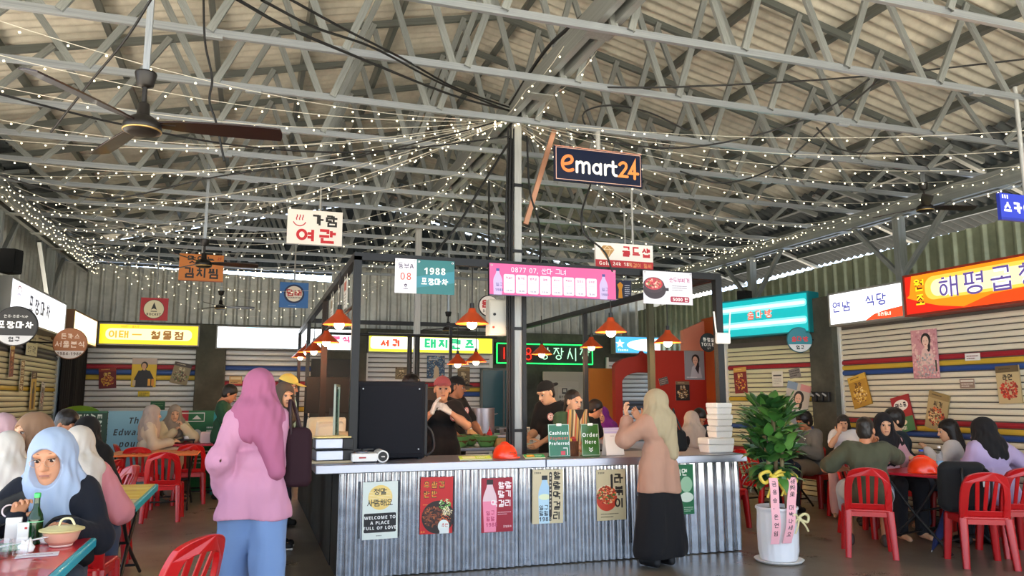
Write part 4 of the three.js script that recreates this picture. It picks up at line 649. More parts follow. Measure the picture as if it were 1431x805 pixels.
poster('red poster with yellow Korean letters and a plate of grilled beef', 0.29, 0.48, [1.58, 0.575, PZ], 0, canvasTex(380, 620, (g, w, h) => {
  fillRect(g, '#c31a1e', 0, 0, w, h); for (const [s, x, y, z] of [['우삼겹', 30, 40, 86], ['한판', 30, 144, 86]]) text(g, s, x, y, z, '#5a1410', { lw: 0.1, outline: '#f0b634', ow: 0.08 }); fillRect(g, '#e6a040', 30, 300, 120, 4);
  disc(g, '#241512', 210, 440, 190, 180); foodBlot(g, 160, 430, 130, 240, ['#5a2a18', '#7a3a1e', '#3c1c12', '#a2582c', '#2b140d']); foodBlot(g, 285, 300, 70, 90, ['#4f9a3c', '#3c7f30', '#d9e6b8', '#86b858']); foodBlot(g, 315, 380, 60, 80, ['#e8d9ac', '#dcc890', '#f0e8cc']); foodBlot(g, 300, 480, 60, 50, ['#c0401c', '#e0702c']); disc(g, '#e4ece8', 276, 540, 66, 70); fillRect(g, '#e2e8e6', 230, 560, 110, 60); text(g, '추천', 252, 510, 40, '#c83a3a', { lw: 0.12 }); text(g, '소스', 10, 580, 26, '#f0c040', { lw: 0.12 });
}), -0.4, 0x9c1a1a);
poster('dark red poster with a pink bottle and white Korean letters', 0.295, 0.47, [2.135, 0.555, PZ], 0, canvasTex(380, 600, (g, w, h) => {
  fillRect(g, '#9c142e', 0, 0, w, h); bottle(g, 14, 50, 176, 545, '#e6c6ce', '#f08aa8', '#22181c'); for (const [s, y] of [['할랄', 40], ['딸기', 140]]) text(g, s, 200, y, 84, '#f6e6e8', { lw: 0.135 }); text(g, '막걸리', 116, 244, 82, '#f6e6e8', { lw: 0.135 }); lines(g, '#eab8c2', 196, 380, 160, 2, 22, 8); text(g, '일구', 56, 360, 52, '#c23c66', { lw: 0.12 }); text(g, '팔팔', 56, 424, 52, '#c23c66', { lw: 0.12 }); text(g, '1988', 50, 490, 52, '#c23c66'); text(g, '포장마차', 260, 530, 26, '#f6e6e8', { lw: 0.12 });
}), 0.3, 0x7c1226);
poster('beige poster with a pale blue bottle and a column of black Korean letters', 0.3, 0.48, [2.62, 0.61, PZ], 0, canvasTex(380, 620, (g, w, h) => {
  fillRect(g, '#cdbf9c', 0, 0, w, h); text(g, '포장마차', 20, 28, 22, '#2a261e', { lw: 0.14 }); bottle(g, 70, 100, 160, 520, '#a8cbe4', '#b8d8ea', '#16181c'); disc(g, '#e2ebc4', 150, 316, 72, 34); text(g, '할랄막걸리', 256, 20, 100, '#1c1712', { lw: 0.14, vert: true, gap: 0.16 }); rrect(g, '#241c18', 206, 30, 36, 520, 18); text(g, '쌀로빚은생막걸리한잔', 212, 50, 24, '#e8dfc8', { lw: 0.13, vert: true, gap: 0.8 }); text(g, '일구', 84, 410, 58, '#1e2a3a', { lw: 0.11 }); text(g, '팔팔', 84, 474, 58, '#1e2a3a', { lw: 0.11 }); text(g, '1988', 82, 540, 58, '#1e2a3a');
}), -0.6, 0xb4a682);
poster('beige poster with a bowl of red rice-cake noodles and black Korean letters', 0.3, 0.465, [3.26, 0.6, PZ], 0, canvasTex(380, 600, (g, w, h) => {
  fillRect(g, '#c9ba94', 0, 0, w, h); text(g, '포장마차', 20, 28, 22, '#2a261e', { lw: 0.14 }); disc(g, '#c43a20', 130, 340, 136, 150); disc(g, '#d9c9a8', 130, 280, 136, 96); disc(g, '#8c2412', 130, 290, 124, 84); foodBlot(g, 130, 300, 118, 220, ['#c8401c', '#e2703a', '#8c1c10', '#e8b080', '#3c7a30', '#a8300e']); text(g, '라볶이', 232, 46, 132, '#1a1512', { lw: 0.145, vert: true, gap: 0.1 }); rrect(g, '#241c18', 186, 56, 30, 170, 15); lines(g, '#3a3228', 50, 520, 230, 2, 34, 9);
}), 0.4, 0xb0a27c);
poster('green poster partly hidden behind the woman at the counter', 0.28, 0.47, [4.01, 0.62, PZ], 0, canvasTex(300, 500, (g, w, h) => { fillRect(g, '#0d6a3e', 0, 0, w, h); disc(g, '#9cc8a4', 215, 200, 70, 80); disc(g, '#dcead8', 215, 330, 80, 50); text(g, '비빔면', 20, 40, 70, '#eef4e4', { lw: 0.15 }); lines(g, '#d8e8d4', 180, 430, 110, 3, 18, 6); }), 0, 0x0b4c30);
// wall posters and stickers on the shutters
const face = (g, x, y, s, hair, skin, dress, bun = true) => { poly(g, dress, [[x - 62 * s, y + 170 * s], [x - 40 * s, y + 66 * s], [x - 12 * s, y + 44 * s], [x + 14 * s, y + 44 * s], [x + 46 * s, y + 66 * s], [x + 66 * s, y + 170 * s]]); disc(g, hair, x, y - 6 * s, 42 * s, 48 * s); if (bun) disc(g, hair, x + 20 * s, y + 40 * s, 16 * s, 40 * s); poly(g, skin, [[x - 12 * s, y + 30 * s], [x + 12 * s, y + 30 * s], [x + 14 * s, y + 60 * s], [x - 14 * s, y + 60 * s]]); disc(g, skin, x - 4 * s, y + 4 * s, 28 * s, 38 * s); fillRect(g, '#2a1a18', x - 22 * s, y, 12 * s, 3 * s); fillRect(g, '#2a1a18', x + 2 * s, y, 12 * s, 3 * s); fillRect(g, '#b04a4a', x - 10 * s, y + 24 * s, 12 * s, 4 * s); };
const snack = (bg, band, cols, txt, tc) => canvasTex(260, 340, (g, w, h) => { fillRect(g, bg, 0, 0, w, h); fillRect(g, band, 0, 0, w, 60); foodBlot(g, w / 2, h * 0.64, 100, 120, cols); text(g, txt, w / 2, 76, 56, tc, { align: 'center', lw: 0.16 }); lines(g, tc, 40, 22, 180, 1, 10, 10); });
const SZ = BACK + 0.0;
poster('poster of a man in black with two drinks on the shutter under the yellow sign', 0.44, 0.56, [-1.98, 1.99, SZ], 0, canvasTex(330, 420, (g, w, h) => { fillRect(g, '#d8b428', 0, 0, w, h); fillRect(g, '#b8a69c', 0, 0, w, 90); face(g, 165, 110, 1.1, '#1c1412', '#c89a78', '#1c1c20', false); poly(g, '#1c1c20', [[40, 300], [90, 180], [240, 180], [300, 300], [290, 420], [50, 420]]); fillRect(g, '#e0a030', 220, 300, 36, 100); fillRect(g, '#d8902a', 268, 300, 36, 100); fillRect(g, '#c8b090', 20, 320, 40, 80); }));
poster('tilted dark red sticker on the shutter under the yellow sign', 0.3, 0.39, [-2.61, 1.88, SZ], 0, snack('#6a1216', '#8a2a1a', ['#c8902a', '#a03020', '#e0b040'], '매운', '#e8c860'), 4);
poster('tilted brown noodle sticker at the right of the shutter under the yellow sign', 0.32, 0.42, [-1.32, 1.98, SZ], 0, snack('#8a7a58', '#3a2a1c', ['#2a1c14', '#c0b090', '#6a3a20', '#4a6a2a'], '국수', '#e8dcb8'), -12);
poster('small yellow label below the man poster', 0.21, 0.1, [-1.96, 1.58, SZ], 0, canvasTex(128, 64, (g) => { fillRect(g, '#c8b418', 0, 0, 128, 64); lines(g, '#3a3408', 12, 16, 104, 2, 24, 10); }));
poster('small green notice low on the shutter under the yellow sign', 0.26, 0.17, [-1.7, 1.36, SZ], 0, canvasTex(128, 84, (g) => { fillRect(g, '#1c5a2e', 0, 0, 128, 84); lines(g, '#6a9a62', 12, 20, 100, 3, 20, 7); }));
poster('faded orange label on the shutter under the wide white sign', 0.24, 0.15, [-0.3, 1.86, SZ], 0, canvasTex(96, 64, (g) => { fillRect(g, '#c9a060', 0, 0, 96, 64); fillRect(g, '#e2cfa0', 8, 8, 80, 20); lines(g, '#5a3a1c', 10, 38, 76, 2, 12, 6); }));
poster('blue picture poster on the shutter under the red and green letters', 0.4, 0.49, [3.8, 2.17, SZ], 0, canvasTex(300, 370, (g, w, h) => { fillRect(g, '#33506e', 0, 0, w, h); for (let i = 0; i < 260; i++) disc(g, ['#2a4460', '#587a98', '#8ca8b8', '#b8a88c', '#3c5a78'][i % 5], rr(0, 300), rr(0, 370), rr(4, 16), rr(3, 10)); poly(g, '#c0ae92', [[150, 150], [200, 200], [210, 370], [110, 370], [120, 210]]); lines(g, '#d8e0e8', 30, 30, 200, 2, 26, 12); }));
poster('brown notice left of the blue picture poster', 0.27, 0.26, [3.05, 2.03, SZ], 0, snack('#7a6a4a', '#54452c', ['#3a2c1c', '#a8946a'], '알림', '#d8c8a0'));
poster('brown notice right of the blue picture poster', 0.28, 0.5, [4.43, 1.93, SZ], 0, snack('#6e5c40', '#8a7448', ['#3a2c1c', '#a8946a', '#4a3a24'], '메뉴', '#d8c8a0'));
poster('grey poster of a long-haired woman on the red wall', 0.41, 0.52, [7.61, 2.09, -12.23], 0, canvasTex(320, 410, (g, w, h) => { fillRect(g, '#8f959c', 0, 0, w, h); face(g, 180, 130, 1.5, '#1a1416', '#d8b09a', '#b8bcc4'); poly(g, '#231a20', [[170, 250], [200, 190], [240, 210], [220, 330]]); lines(g, '#e0e2e4', 30, 370, 240, 1, 10, 14); }));
poster('noodle bowl poster on the red wall', 0.28, 0.34, [7.35, 1.63, -12.23], 0, snack('#2a2420', '#7a6a50', ['#e8d8b0', '#c8a060', '#4a2a1c', '#6a4a2c'], '우동', '#d8c8a0'));
poster('small grey sticker at the left of the red wall', 0.18, 0.13, [6.97, 1.8, -12.23], 0, canvasTex(96, 64, (g) => { fillRect(g, '#5a5654', 0, 0, 96, 64); lines(g, '#a8a49c', 10, 14, 76, 3, 16, 7); }), 14);
const RX = RIGHT - 0.045;
poster('pink portrait poster of a woman on the right shutter', 0.39, 0.61, [RX, 2.05, -7.52], -90, canvasTex(330, 520, (g, w, h) => { fillRect(g, '#c98f96', 0, 0, w, h); for (let i = 0; i < 160; i++) disc(g, ['#d8a4a8', '#b87880', '#e0b8b4', '#c08490'][i % 4], rr(0, 330), rr(0, 520), rr(6, 18)); face(g, 190, 120, 1.5, '#181214', '#e8c4b4', '#dcb8b4'); for (let i = 0; i < 120; i++) disc(g, ['#c8b0a8', '#a89a98', '#d8c4bc', '#8c96a0'][i % 4], rr(60, 290), rr(260, 500), rr(5, 14)); fillRect(g, '#2c3a2c', 290, 330, 20, 120); lines(g, '#7a5a60', 30, 480, 180, 2, 16, 8); }), 0, 0xb88890, 0.012);
poster('gold snack packet stuck on the right shutter behind the child', 0.34, 0.44, [RX, 1.6, -8.66], -90, snack('#b98a2a', '#d8ac3c', ['#7a4a14', '#e0b848', '#caa050', '#f0dca0'], '감자', '#5a3408'), 14, 0x9c7420, 0.02);
poster('red and white coffee packet stuck on the right shutter', 0.3, 0.46, [RX, 1.3, -7.93], -90, canvasTex(280, 420, (g, w, h) => { fillRect(g, '#a81a26', 0, 0, w, h); disc(g, '#f0ece4', 140, 110, 112, 64); text(g, '맥스콩', 140, 80, 58, '#1c1c2a', { align: 'center', lw: 0.15 }); fillRect(g, '#3f7a4a', 0, 250, w, 170); disc(g, '#e8d8c0', 120, 310, 60, 30); text(g, '커피', 60, 350, 50, '#f0e4e0', { lw: 0.14 }); }), 12, 0x8a1820, 0.02);
poster('tan packet with red stew picture stuck on the right shutter', 0.3, 0.46, [RX, 1.34, -7.4], -90, snack('#a89468', '#8a7448', ['#a8281c', '#d8642c', '#3a1c10', '#e0c08a', '#5a3a20'], '찌개', '#3a2a14'), -14, 0x8c7a50, 0.02);
poster('tan packet with red noodles at the right border of the shutter', 0.28, 0.42, [RX, 1.65, -6.42], -90, snack('#b8a47a', '#5a4a2c', ['#a01c14', '#7c120e', '#c83a20'], '라면', '#2a1c10'), 2, 0x94825c, 0.02);
poster('small white label on the red slat of the right shutter', 0.2, 0.085, [RX, 1.98, -6.85], -90, canvasTex(128, 56, (g) => { fillRect(g, '#e6e2de', 0, 0, 128, 56); lines(g, '#7a4a4a', 14, 18, 100, 2, 18, 8); }));
poster('small brown label below the white label on the right shutter', 0.2, 0.11, [RX, 1.67, -6.95], -90, canvasTex(128, 70, (g) => { fillRect(g, '#8c7464', 0, 0, 128, 70); fillRect(g, '#d8d0c4', 8, 8, 112, 14); lines(g, '#e0d4c8', 14, 34, 100, 2, 16, 8); }));
const LX = LEFT + 0.04;
poster('brown food sticker under the black round sign on the left shutter', 0.2, 0.44, [LX, 2.00, -11.88], 90, snack('#7a3a24', '#c8a04a', ['#5a2414', '#b8703c'], '닭발', '#f0d8a0'), 4);
poster('column of four brown menu stickers on the left shutter', 0.2, 0.44, [LX, 1.81, -12.43], 90, canvasTex(160, 340, (g, w, h) => { fillRect(g, '#c9c39c', 0, 0, w, h); ['족발', '보쌈', '파전', '국밥'].forEach((s, i) => { fillRect(g, i % 2 ? '#7a5a34' : '#8c6a3a', 6, 6 + i * 84, 148, 74); text(g, s, 80, 20 + i * 84, 48, '#f0e4b8', { align: 'center', lw: 0.15 }); }); }), 2);
poster('tall yellow bottle sticker on the left shutter', 0.3, 0.56, [LX, 1.61, -13.08], 90, canvasTex(220, 420, (g, w, h) => { fillRect(g, '#c2a44a', 0, 0, w, h); fillRect(g, '#5a4430', 0, 0, w, 80); bottle(g, 60, 130, 110, 280, '#4a3c28', '#6a5434', '#2a2018'); text(g, '소주', 110, 16, 50, '#e8d8a8', { align: 'center', lw: 0.15 }); }), 2);
poster('small grey and red sticker right of the bottle sticker on the left shutter', 0.22, 0.42, [LX, 1.53, -13.63], 90, snack('#8c8884', '#c8c4bc', ['#a03028', '#5a5652', '#d8d0c8'], '라면', '#3a2a24'), -6);
poster('row of black hand-painted letters on the left shutter', 0.6, 0.3, [LX, 2.26, -12.81], 90, canvasTex(400, 200, (g, w, h) => { fillRect(g, '#d4cda4', 0, 0, w, h); text(g, '소주 한잔', 30, 16, 64, '#4a4430', { lw: 0.1, round: true }); text(g, '안주 무한', 60, 108, 64, '#4a4430', { lw: 0.1, round: true }); }));
const onTurn = (label, w, h, u, y, tex, tilt) => poster(label, w, h, [7.785 + u * 0.267, y, -10.267 + u * 0.963], -74.5, tex, tilt);
onTurn('dark red snack packet on the shutter behind the plant', 0.26, 0.42, -0.62, 1.79, snack('#7a1620', '#c8a04a', ['#e0b04a', '#4a0c10', '#a82a20'], '칠리', '#f0d080'), 3);
onTurn('white notice on the shutter behind the plant', 0.2, 0.24, 0.1, 1.8, canvasTex(128, 150, (g) => { fillRect(g, '#d8d6c8', 0, 0, 128, 150); fillRect(g, '#3a3a3c', 16, 36, 96, 14); lines(g, '#8a8a84', 16, 66, 96, 4, 18, 6); }), 0);
onTurn('small grey sticker above the woman poster behind the plant', 0.2, 0.14, 0.42, 1.88, canvasTex(96, 64, (g) => { fillRect(g, '#7a7874', 0, 0, 96, 64); lines(g, '#3a3836', 8, 12, 80, 3, 16, 8); }), 10);
onTurn('tilted poster of a dark-haired woman on the shutter behind the plant', 0.42, 0.62, 0.42, 1.42, canvasTex(300, 440, (g, w, h) => { fillRect(g, '#b8b4ac', 0, 0, w, h); fillRect(g, '#c88a8c', 170, 0, 130, 70); fillRect(g, '#7a94b0', 0, 0, 130, 80); face(g, 170, 160, 1.5, '#16161a', '#e0b8a0', '#c8c4c0'); poly(g, '#8c98a8', [[0, 300], [140, 360], [300, 430], [300, 440], [0, 440]]); }), -14);
// switches on the concrete pillar
for (let i = 0; i < 3; i++) { const t = thing('switch_box', ['left', 'middle', 'right'][i] + ' one of three black switch boxes on the concrete pillar', 'switch', [7.86, 1.52, -9.4 + i * 0.13], -90, 'black switch boxes on the pillar'); part('box', rb(0.1, 0.14, 0.05, 0, 0, 0, 0.012), M.black, t); part('lever', rod([0, 0.01, 0.02], [-0.02, 0.05, 0.07], 0.012), plain(0xb8b8b4, 0.4, 0.4), t); }
// ---------------------------------------------------------------- things on the counter top
const stand = (label, w, h, pos, tex, tilt, c) => { const t = thing('counter_sign', label, 'table sign', pos); const [g, m] = printed(w, h, 0.012, tex, c, { rough: 0.2 }); const o = part('sign_card', g, m, t); o.position.y = h / 2 + 0.008; o.rotation.x = tilt * R; part('stand_foot', rb(w * 0.9, 0.012, 0.09, 0, 0.006, -0.01, 0.004), plain(c, 0.5), t); part('clip', rb(0.05, 0.025, 0.022, 0, h + 0.004, 0, 0.004), M.white, t); };
stand('green card sign reading Cashless Payment Preferred', 0.215, 0.3, [2.8, CT, -6.92], canvasTex(430, 600, (g, w, h) => { fillRect(g, '#1c6a44', 0, 0, w, h); g.strokeStyle = '#cfe2d4'; g.lineWidth = 8; g.strokeRect(8, 8, w - 16, h - 16); text(g, 'Cashless', 215, 120, 84, '#f0f4ec', { align: 'center', lat: 1 }); text(g, 'Payment', 215, 220, 78, '#c8503c', { align: 'center', lat: 1 }); text(g, 'Preferred', 215, 316, 80, '#f0f4ec', { align: 'center', lat: 1 }); fillRect(g, '#c8323a', 240, 500, 90, 76); fillRect(g, '#f0f0ea', 290, 440, 90, 14); fillRect(g, '#f0f0ea', 366, 440, 14, 140); }), -6, 0x1c5a3c);
stand('green card sign reading Order Here with two arrows down', 0.185, 0.3, [3.125, CT, -6.92], canvasTex(380, 600, (g, w, h) => { fillRect(g, '#3c6a2c', 0, 0, w, h); g.strokeStyle = '#d0dcc0'; g.lineWidth = 8; g.strokeRect(8, 8, w - 16, h - 16); text(g, 'Order', 190, 150, 110, '#f2f4ea', { align: 'center', lat: 1 }); text(g, 'Here', 190, 290, 96, '#f2f4ea', { align: 'center', lat: 1 }); g.strokeStyle = '#f2f4ea'; g.lineWidth = 16; for (const y of [450, 490]) { g.beginPath(); g.moveTo(150, y); g.lineTo(190, y + 34); g.lineTo(230, y); g.stroke(); } }), -6, 0x34602a);
{ const t = thing('card_stand', 'white slanted card stand with a lilac top, right of the Order Here sign', 'table sign', [3.39, CT, -6.95]); const [g, m] = printed(0.19, 0.27, 0.012, canvasTex(190, 270, (g, w, h) => { fillRect(g, '#f2efec', 0, 0, w, h); fillRect(g, '#cfc4e8', 0, 0, w, 56); lines(g, '#8a8484', 60, 80, 60, 1, 8, 4); }), 0xe8e4e0); const o = part('card', g, m, t); o.position.set(0, 0.135, 0); o.rotation.x = -14 * R; part('back_leg', T(bx(0.18, 0.25, 0.008, 0, 0.125, 0), 0, 0, -0.09, 16), M.white, t); }
function helmet(label, pos, turn, s = 1) {
  const t = thing('safety_helmet', label, 'helmet', pos, turn), m = phy(0xff3d0c, 0.3, 0, { clearcoat: 0.7, clearcoatRoughness: 0.15 });
  const prof = [[0.136, 0], [0.14, 0.012], [0.136, 0.05], [0.122, 0.095], [0.09, 0.135], [0.045, 0.155], [0, 0.16]].map(([a, b]) => [a * s, b * s]);
  const g = lathe(prof, 36); g.scale(0.9, 1, 1.08); part('shell', g, m, t);
  const b = new THREE.Shape(); b.ellipse; const pts = []; for (let i = 0; i <= 24; i++) { const a = Math.PI * i / 24; pts.push([Math.cos(a) * 0.132 * s, Math.sin(a) * 0.2 * s]); } for (let i = 24; i >= 0; i--) { const a = Math.PI * i / 24; pts.push([Math.cos(a) * 0.118 * s, Math.sin(a) * 0.135 * s]); }
  const brim = extrude(shapeFrom(pts), 0.008, 0.002); brim.rotateX(90 * R).translate(0, 0.016, 0.0); part('brim', brim, m, t);
  part('ridge', T(tube([[0, 0.1 * s, -0.125 * s], [0, 0.158 * s, -0.05 * s], [0, 0.166 * s, 0.02 * s], [0, 0.11 * s, 0.122 * s]], 0.012 * s, 20, 8), 0, 0, 0), m, t);
  const tex = canvasTex(200, 60, (g) => { fillRect(g, '#ff3d0c', 0, 0, 200, 60); text(g, '안전제일', 100, 10, 38, '#38221c', { align: 'center', lw: 0.14 }); });
  const p = new THREE.PlaneGeometry(0.11 * s, 0.033 * s, 10, 1), q = p.attributes.position; for (let i = 0; i < q.count; i++) { const x = q.getX(i); q.setZ(i, 0.142 * s - x * x * 3.2 / s - q.getY(i) * 0.35); } p.computeVertexNormals(); part('decal', p.translate(0, 0.062 * s, 0.001), std(0xffffff, 0.35, 0, { map: tex }), t);
  return t;
}
helmet('orange safety helmet standing on the steel counter left of the pole', [2.28, CT, -6.98], 20, 0.86);
for (const [i, c, x, w, l] of [[0, '#c9d84a', 1.95, 0.3, 'yellow-green strip of paper lying left of the helmet on the counter'], [1, '#3aa85a', 2.52, 0.2, 'green and orange strip of paper between the pole and the green sign']]) { const [g, m] = printed(w, 0.07, 0.01, canvasTex(200, 48, (k) => { fillRect(k, c, 0, 0, 200, 48); fillRect(k, i ? '#e8a23c' : '#e8e0a0', 20, 8, 80, 32); lines(k, '#f4f0e0', 110, 14, 70, 2, 14, 6); }), 0xd8d4a8); const o = one('paper_strip', g, m, l, 'paper', null, [x, CT + 0.012, -6.84], 0); o.rotation.x = -70 * R; o.position.y = CT + 0.02; }
{ const t = thing('wooden_box', 'small open wooden box with packets, between the two green signs', 'box', [2.97, CT, -7.08]); const wd = std(0xa8703c, 0.7, 0, { map: rep(texWood, 4) }); part('box_body', uvm(mg([bx(0.15, 0.14, 0.01, 0, 0.07, 0.06), bx(0.15, 0.14, 0.01, 0, 0.07, -0.06), bx(0.01, 0.14, 0.12, 0.07, 0.07, 0), bx(0.01, 0.14, 0.12, -0.07, 0.07, 0), bx(0.15, 0.01, 0.12, 0, 0.005, 0)])), wd, t); for (let i = 0; i < 3; i++) part('packet', rb(0.035, 0.15, 0.08, -0.045 + i * 0.045, 0.09, 0, 0.006), plain([0xc23a2a, 0xe0b040, 0xb82a3a][i], 0.5), t); }
// takeaway boxes
const lunch = (label, w, h, d, pos, turn) => { const t = thing('takeaway_box', label, 'box', pos, turn); part('tray', (() => { const g = rb(w, h * 0.55, d, 0, h * 0.275, 0, 0.012); const p = g.attributes.position; for (let i = 0; i < p.count; i++) { const k = 0.9 + 0.1 * p.getY(i) / (h * 0.55); p.setX(i, p.getX(i) * k); p.setZ(i, p.getZ(i) * k); } return g; })(), M.white, t); part('lid', rb(w * 1.02, h * 0.44, d * 1.02, 0, h * 0.78, 0, 0.014), M.white, t); };
lunch('wide white takeaway box at the bottom of the stack on the counter end', 0.31, 0.15, 0.2, [4.58, CT, -7.0], 0);
for (let i = 0; i < 3; i++) lunch(['lowest', 'middle', 'topmost'][i] + ' of three small white takeaway boxes stacked on the wide one', 0.2, 0.118, 0.18, [4.63 + (i % 2) * 0.006, CT + 0.151 + i * 0.119, -7.0], i * 3);
{ const t = thing('wifi_router', 'white wifi router with two aerials on the black post', 'router', [4.665, 2.12, -6.93]); part('case', rb(0.17, 0.12, 0.05, 0, 0, 0, 0.02), M.white, t); for (const s of [-1, 1]) part('aerial', mg([rod([s * 0.075, 0.02, 0], [s * 0.1, 0.28, 0], 0.009), rod([s * 0.072, -0.01, 0], [s * 0.075, 0.05, 0], 0.012)]), M.white, t); part('shelf', rb(0.12, 0.06, 0.05, 0, -0.02, -0.035, 0.006), M.blackSteel, t); }
// left end: stacked stove cases, portable stove, black oven, guards
for (let i = 0; i < 2; i++) { const t = thing('stove_case', (i ? 'upper' : 'lower') + ' silver and black stove case stacked on the left end of the counter', 'case', [0.7, CT + 0.02 + i * 0.1, -7.05], 4 - i * 3); part('silver_body', mg([rb(0.23, 0.085, 0.28, -0.04, 0.045, 0, 0.008), bx(0.22, 0.06, 0.004, -0.04, 0.045, 0.141)]), M.stainless, t); part('black_end', rb(0.09, 0.085, 0.27, 0.12, 0.045, 0, 0.006), M.black, t); part('seam', bx(0.32, 0.008, 0.27, 0, 0.0, 0), M.black, t); }
one('cardboard_sheet', rb(0.36, 0.02, 0.32, 0, 0.01, 0, 0.004), plain(0xb9a88a, 0.9), 'flat cardboard sheet under the silver stove cases', 'cardboard', null, [0.7, CT, -7.05]);
one('paper_menu', rb(0.3, 0.012, 0.24, 0, 0.006, 0, 0.004), plain(0xe2cf8e, 0.85), 'yellowish paper sheets lying on the upper stove case', 'paper', null, [0.69, CT + 0.212, -7.05], 8);
{ const t = thing('portable_stove', 'white portable gas stove with a round black knob end on the counter', 'stove', [0.99, CT, -6.96]); part('case', rb(0.22, 0.07, 0.24, -0.03, 0.045, 0, 0.01), M.white, t); part('gas_cover', T(cy(0.052, 0.052, 0.24, 0, 0, 0, 24), 0.125, 0.052, 0, 90), M.white, t); part('knob_plate', T(cy(0.04, 0.04, 0.01, 0, 0, 0, 24), 0.125, 0.052, 0.122, 90), M.black, t); part('knob', rb(0.03, 0.01, 0.02, 0.125, 0.052, 0.135, 0.003), plain(0xdddddd, 0.4), t); part('burner', lathe([[0, 0.08], [0.05, 0.08], [0.06, 0.09], [0.04, 0.1], [0, 0.1]], 24).translate(-0.04, 0, 0), M.stainless, t); part('pan_support', mg([0, 90].map((a) => T(bx(0.2, 0.012, 0.012), -0.04, 0.108, 0, 0, a))), M.black, t); part('feet', mg([[-0.12, 0.1], [0.06, 0.1], [-0.12, -0.1], [0.06, -0.1]].map(([x, z]) => cy(0.01, 0.01, 0.012, x, 0.006, z, 8))), M.black, t); part('name_plate', bx(0.06, 0.012, 0.002, -0.05, 0.045, 0.121), plain(0xb03a3a, 0.5), t); }
{ const t = thing('oven_cabinet', 'big dark navy oven cabinet standing on the counter with its back to the hall', 'oven', [1.23, CT, -7.42]); part('cabinet', rb(0.64, 0.7, 0.56, 0, 0.36, 0, 0.012), phy(0x070a14, 0.7, 0, { specularIntensity: 0.5 }), t); part('back_panel', rb(0.58, 0.62, 0.01, 0, 0.36, 0.284, 0.004), phy(0x080b16, 0.7, 0, { specularIntensity: 0.5 }), t); part('side_door', rb(0.03, 0.66, 0.5, 0.335, 0.36, 0, 0.006), M.blackSteel, t); part('screw', mg([[-0.26, 0.09], [0.26, 0.09], [-0.26, 0.64], [0.26, 0.64]].map(([x, y]) => T(cy(0.007, 0.007, 0.006, 0, 0, 0, 10), x, y, 0.29, 90))), M.steel, t); part('hose', tube([[0.35, 0.02, 0.2], [0.42, 0.08, 0.2], [0.4, 0.24, 0.2], [0.35, 0.3, 0.2]], 0.012, 20, 8), M.black, t); for (const [x, z] of [[-0.28, 0.24], [0.28, 0.24], [-0.28, -0.24], [0.28, -0.24]]) part('foot', cy(0.02, 0.024, 0.02, x, 0.01, z, 10), M.black, t); }
for (const [i, x, z] of [[0, 0.76, -7.35], [1, 0.9, -7.25]]) { const t = thing('glass_guard', (i ? 'right' : 'left') + ' one of two framed green-tinted glass guards beside the oven cabinet', 'glass guard', [x, CT, z], 78, 'glass guards'); part('pane', rb(0.3, 0.62, 0.006, 0, 0.33, 0, 0.002), phy(0xb8d4c4, 0.05, 0, { transmission: 1, thickness: 0 }), t); part('guard_frame', mg([bx(0.02, 0.68, 0.02, -0.16, 0.34, 0), bx(0.02, 0.68, 0.02, 0.16, 0.34, 0), bx(0.34, 0.02, 0.02, 0, 0.67, 0), bx(0.34, 0.02, 0.03, 0, 0.01, 0)]), plain(0x9aa294, 0.4, 0.4), t); }
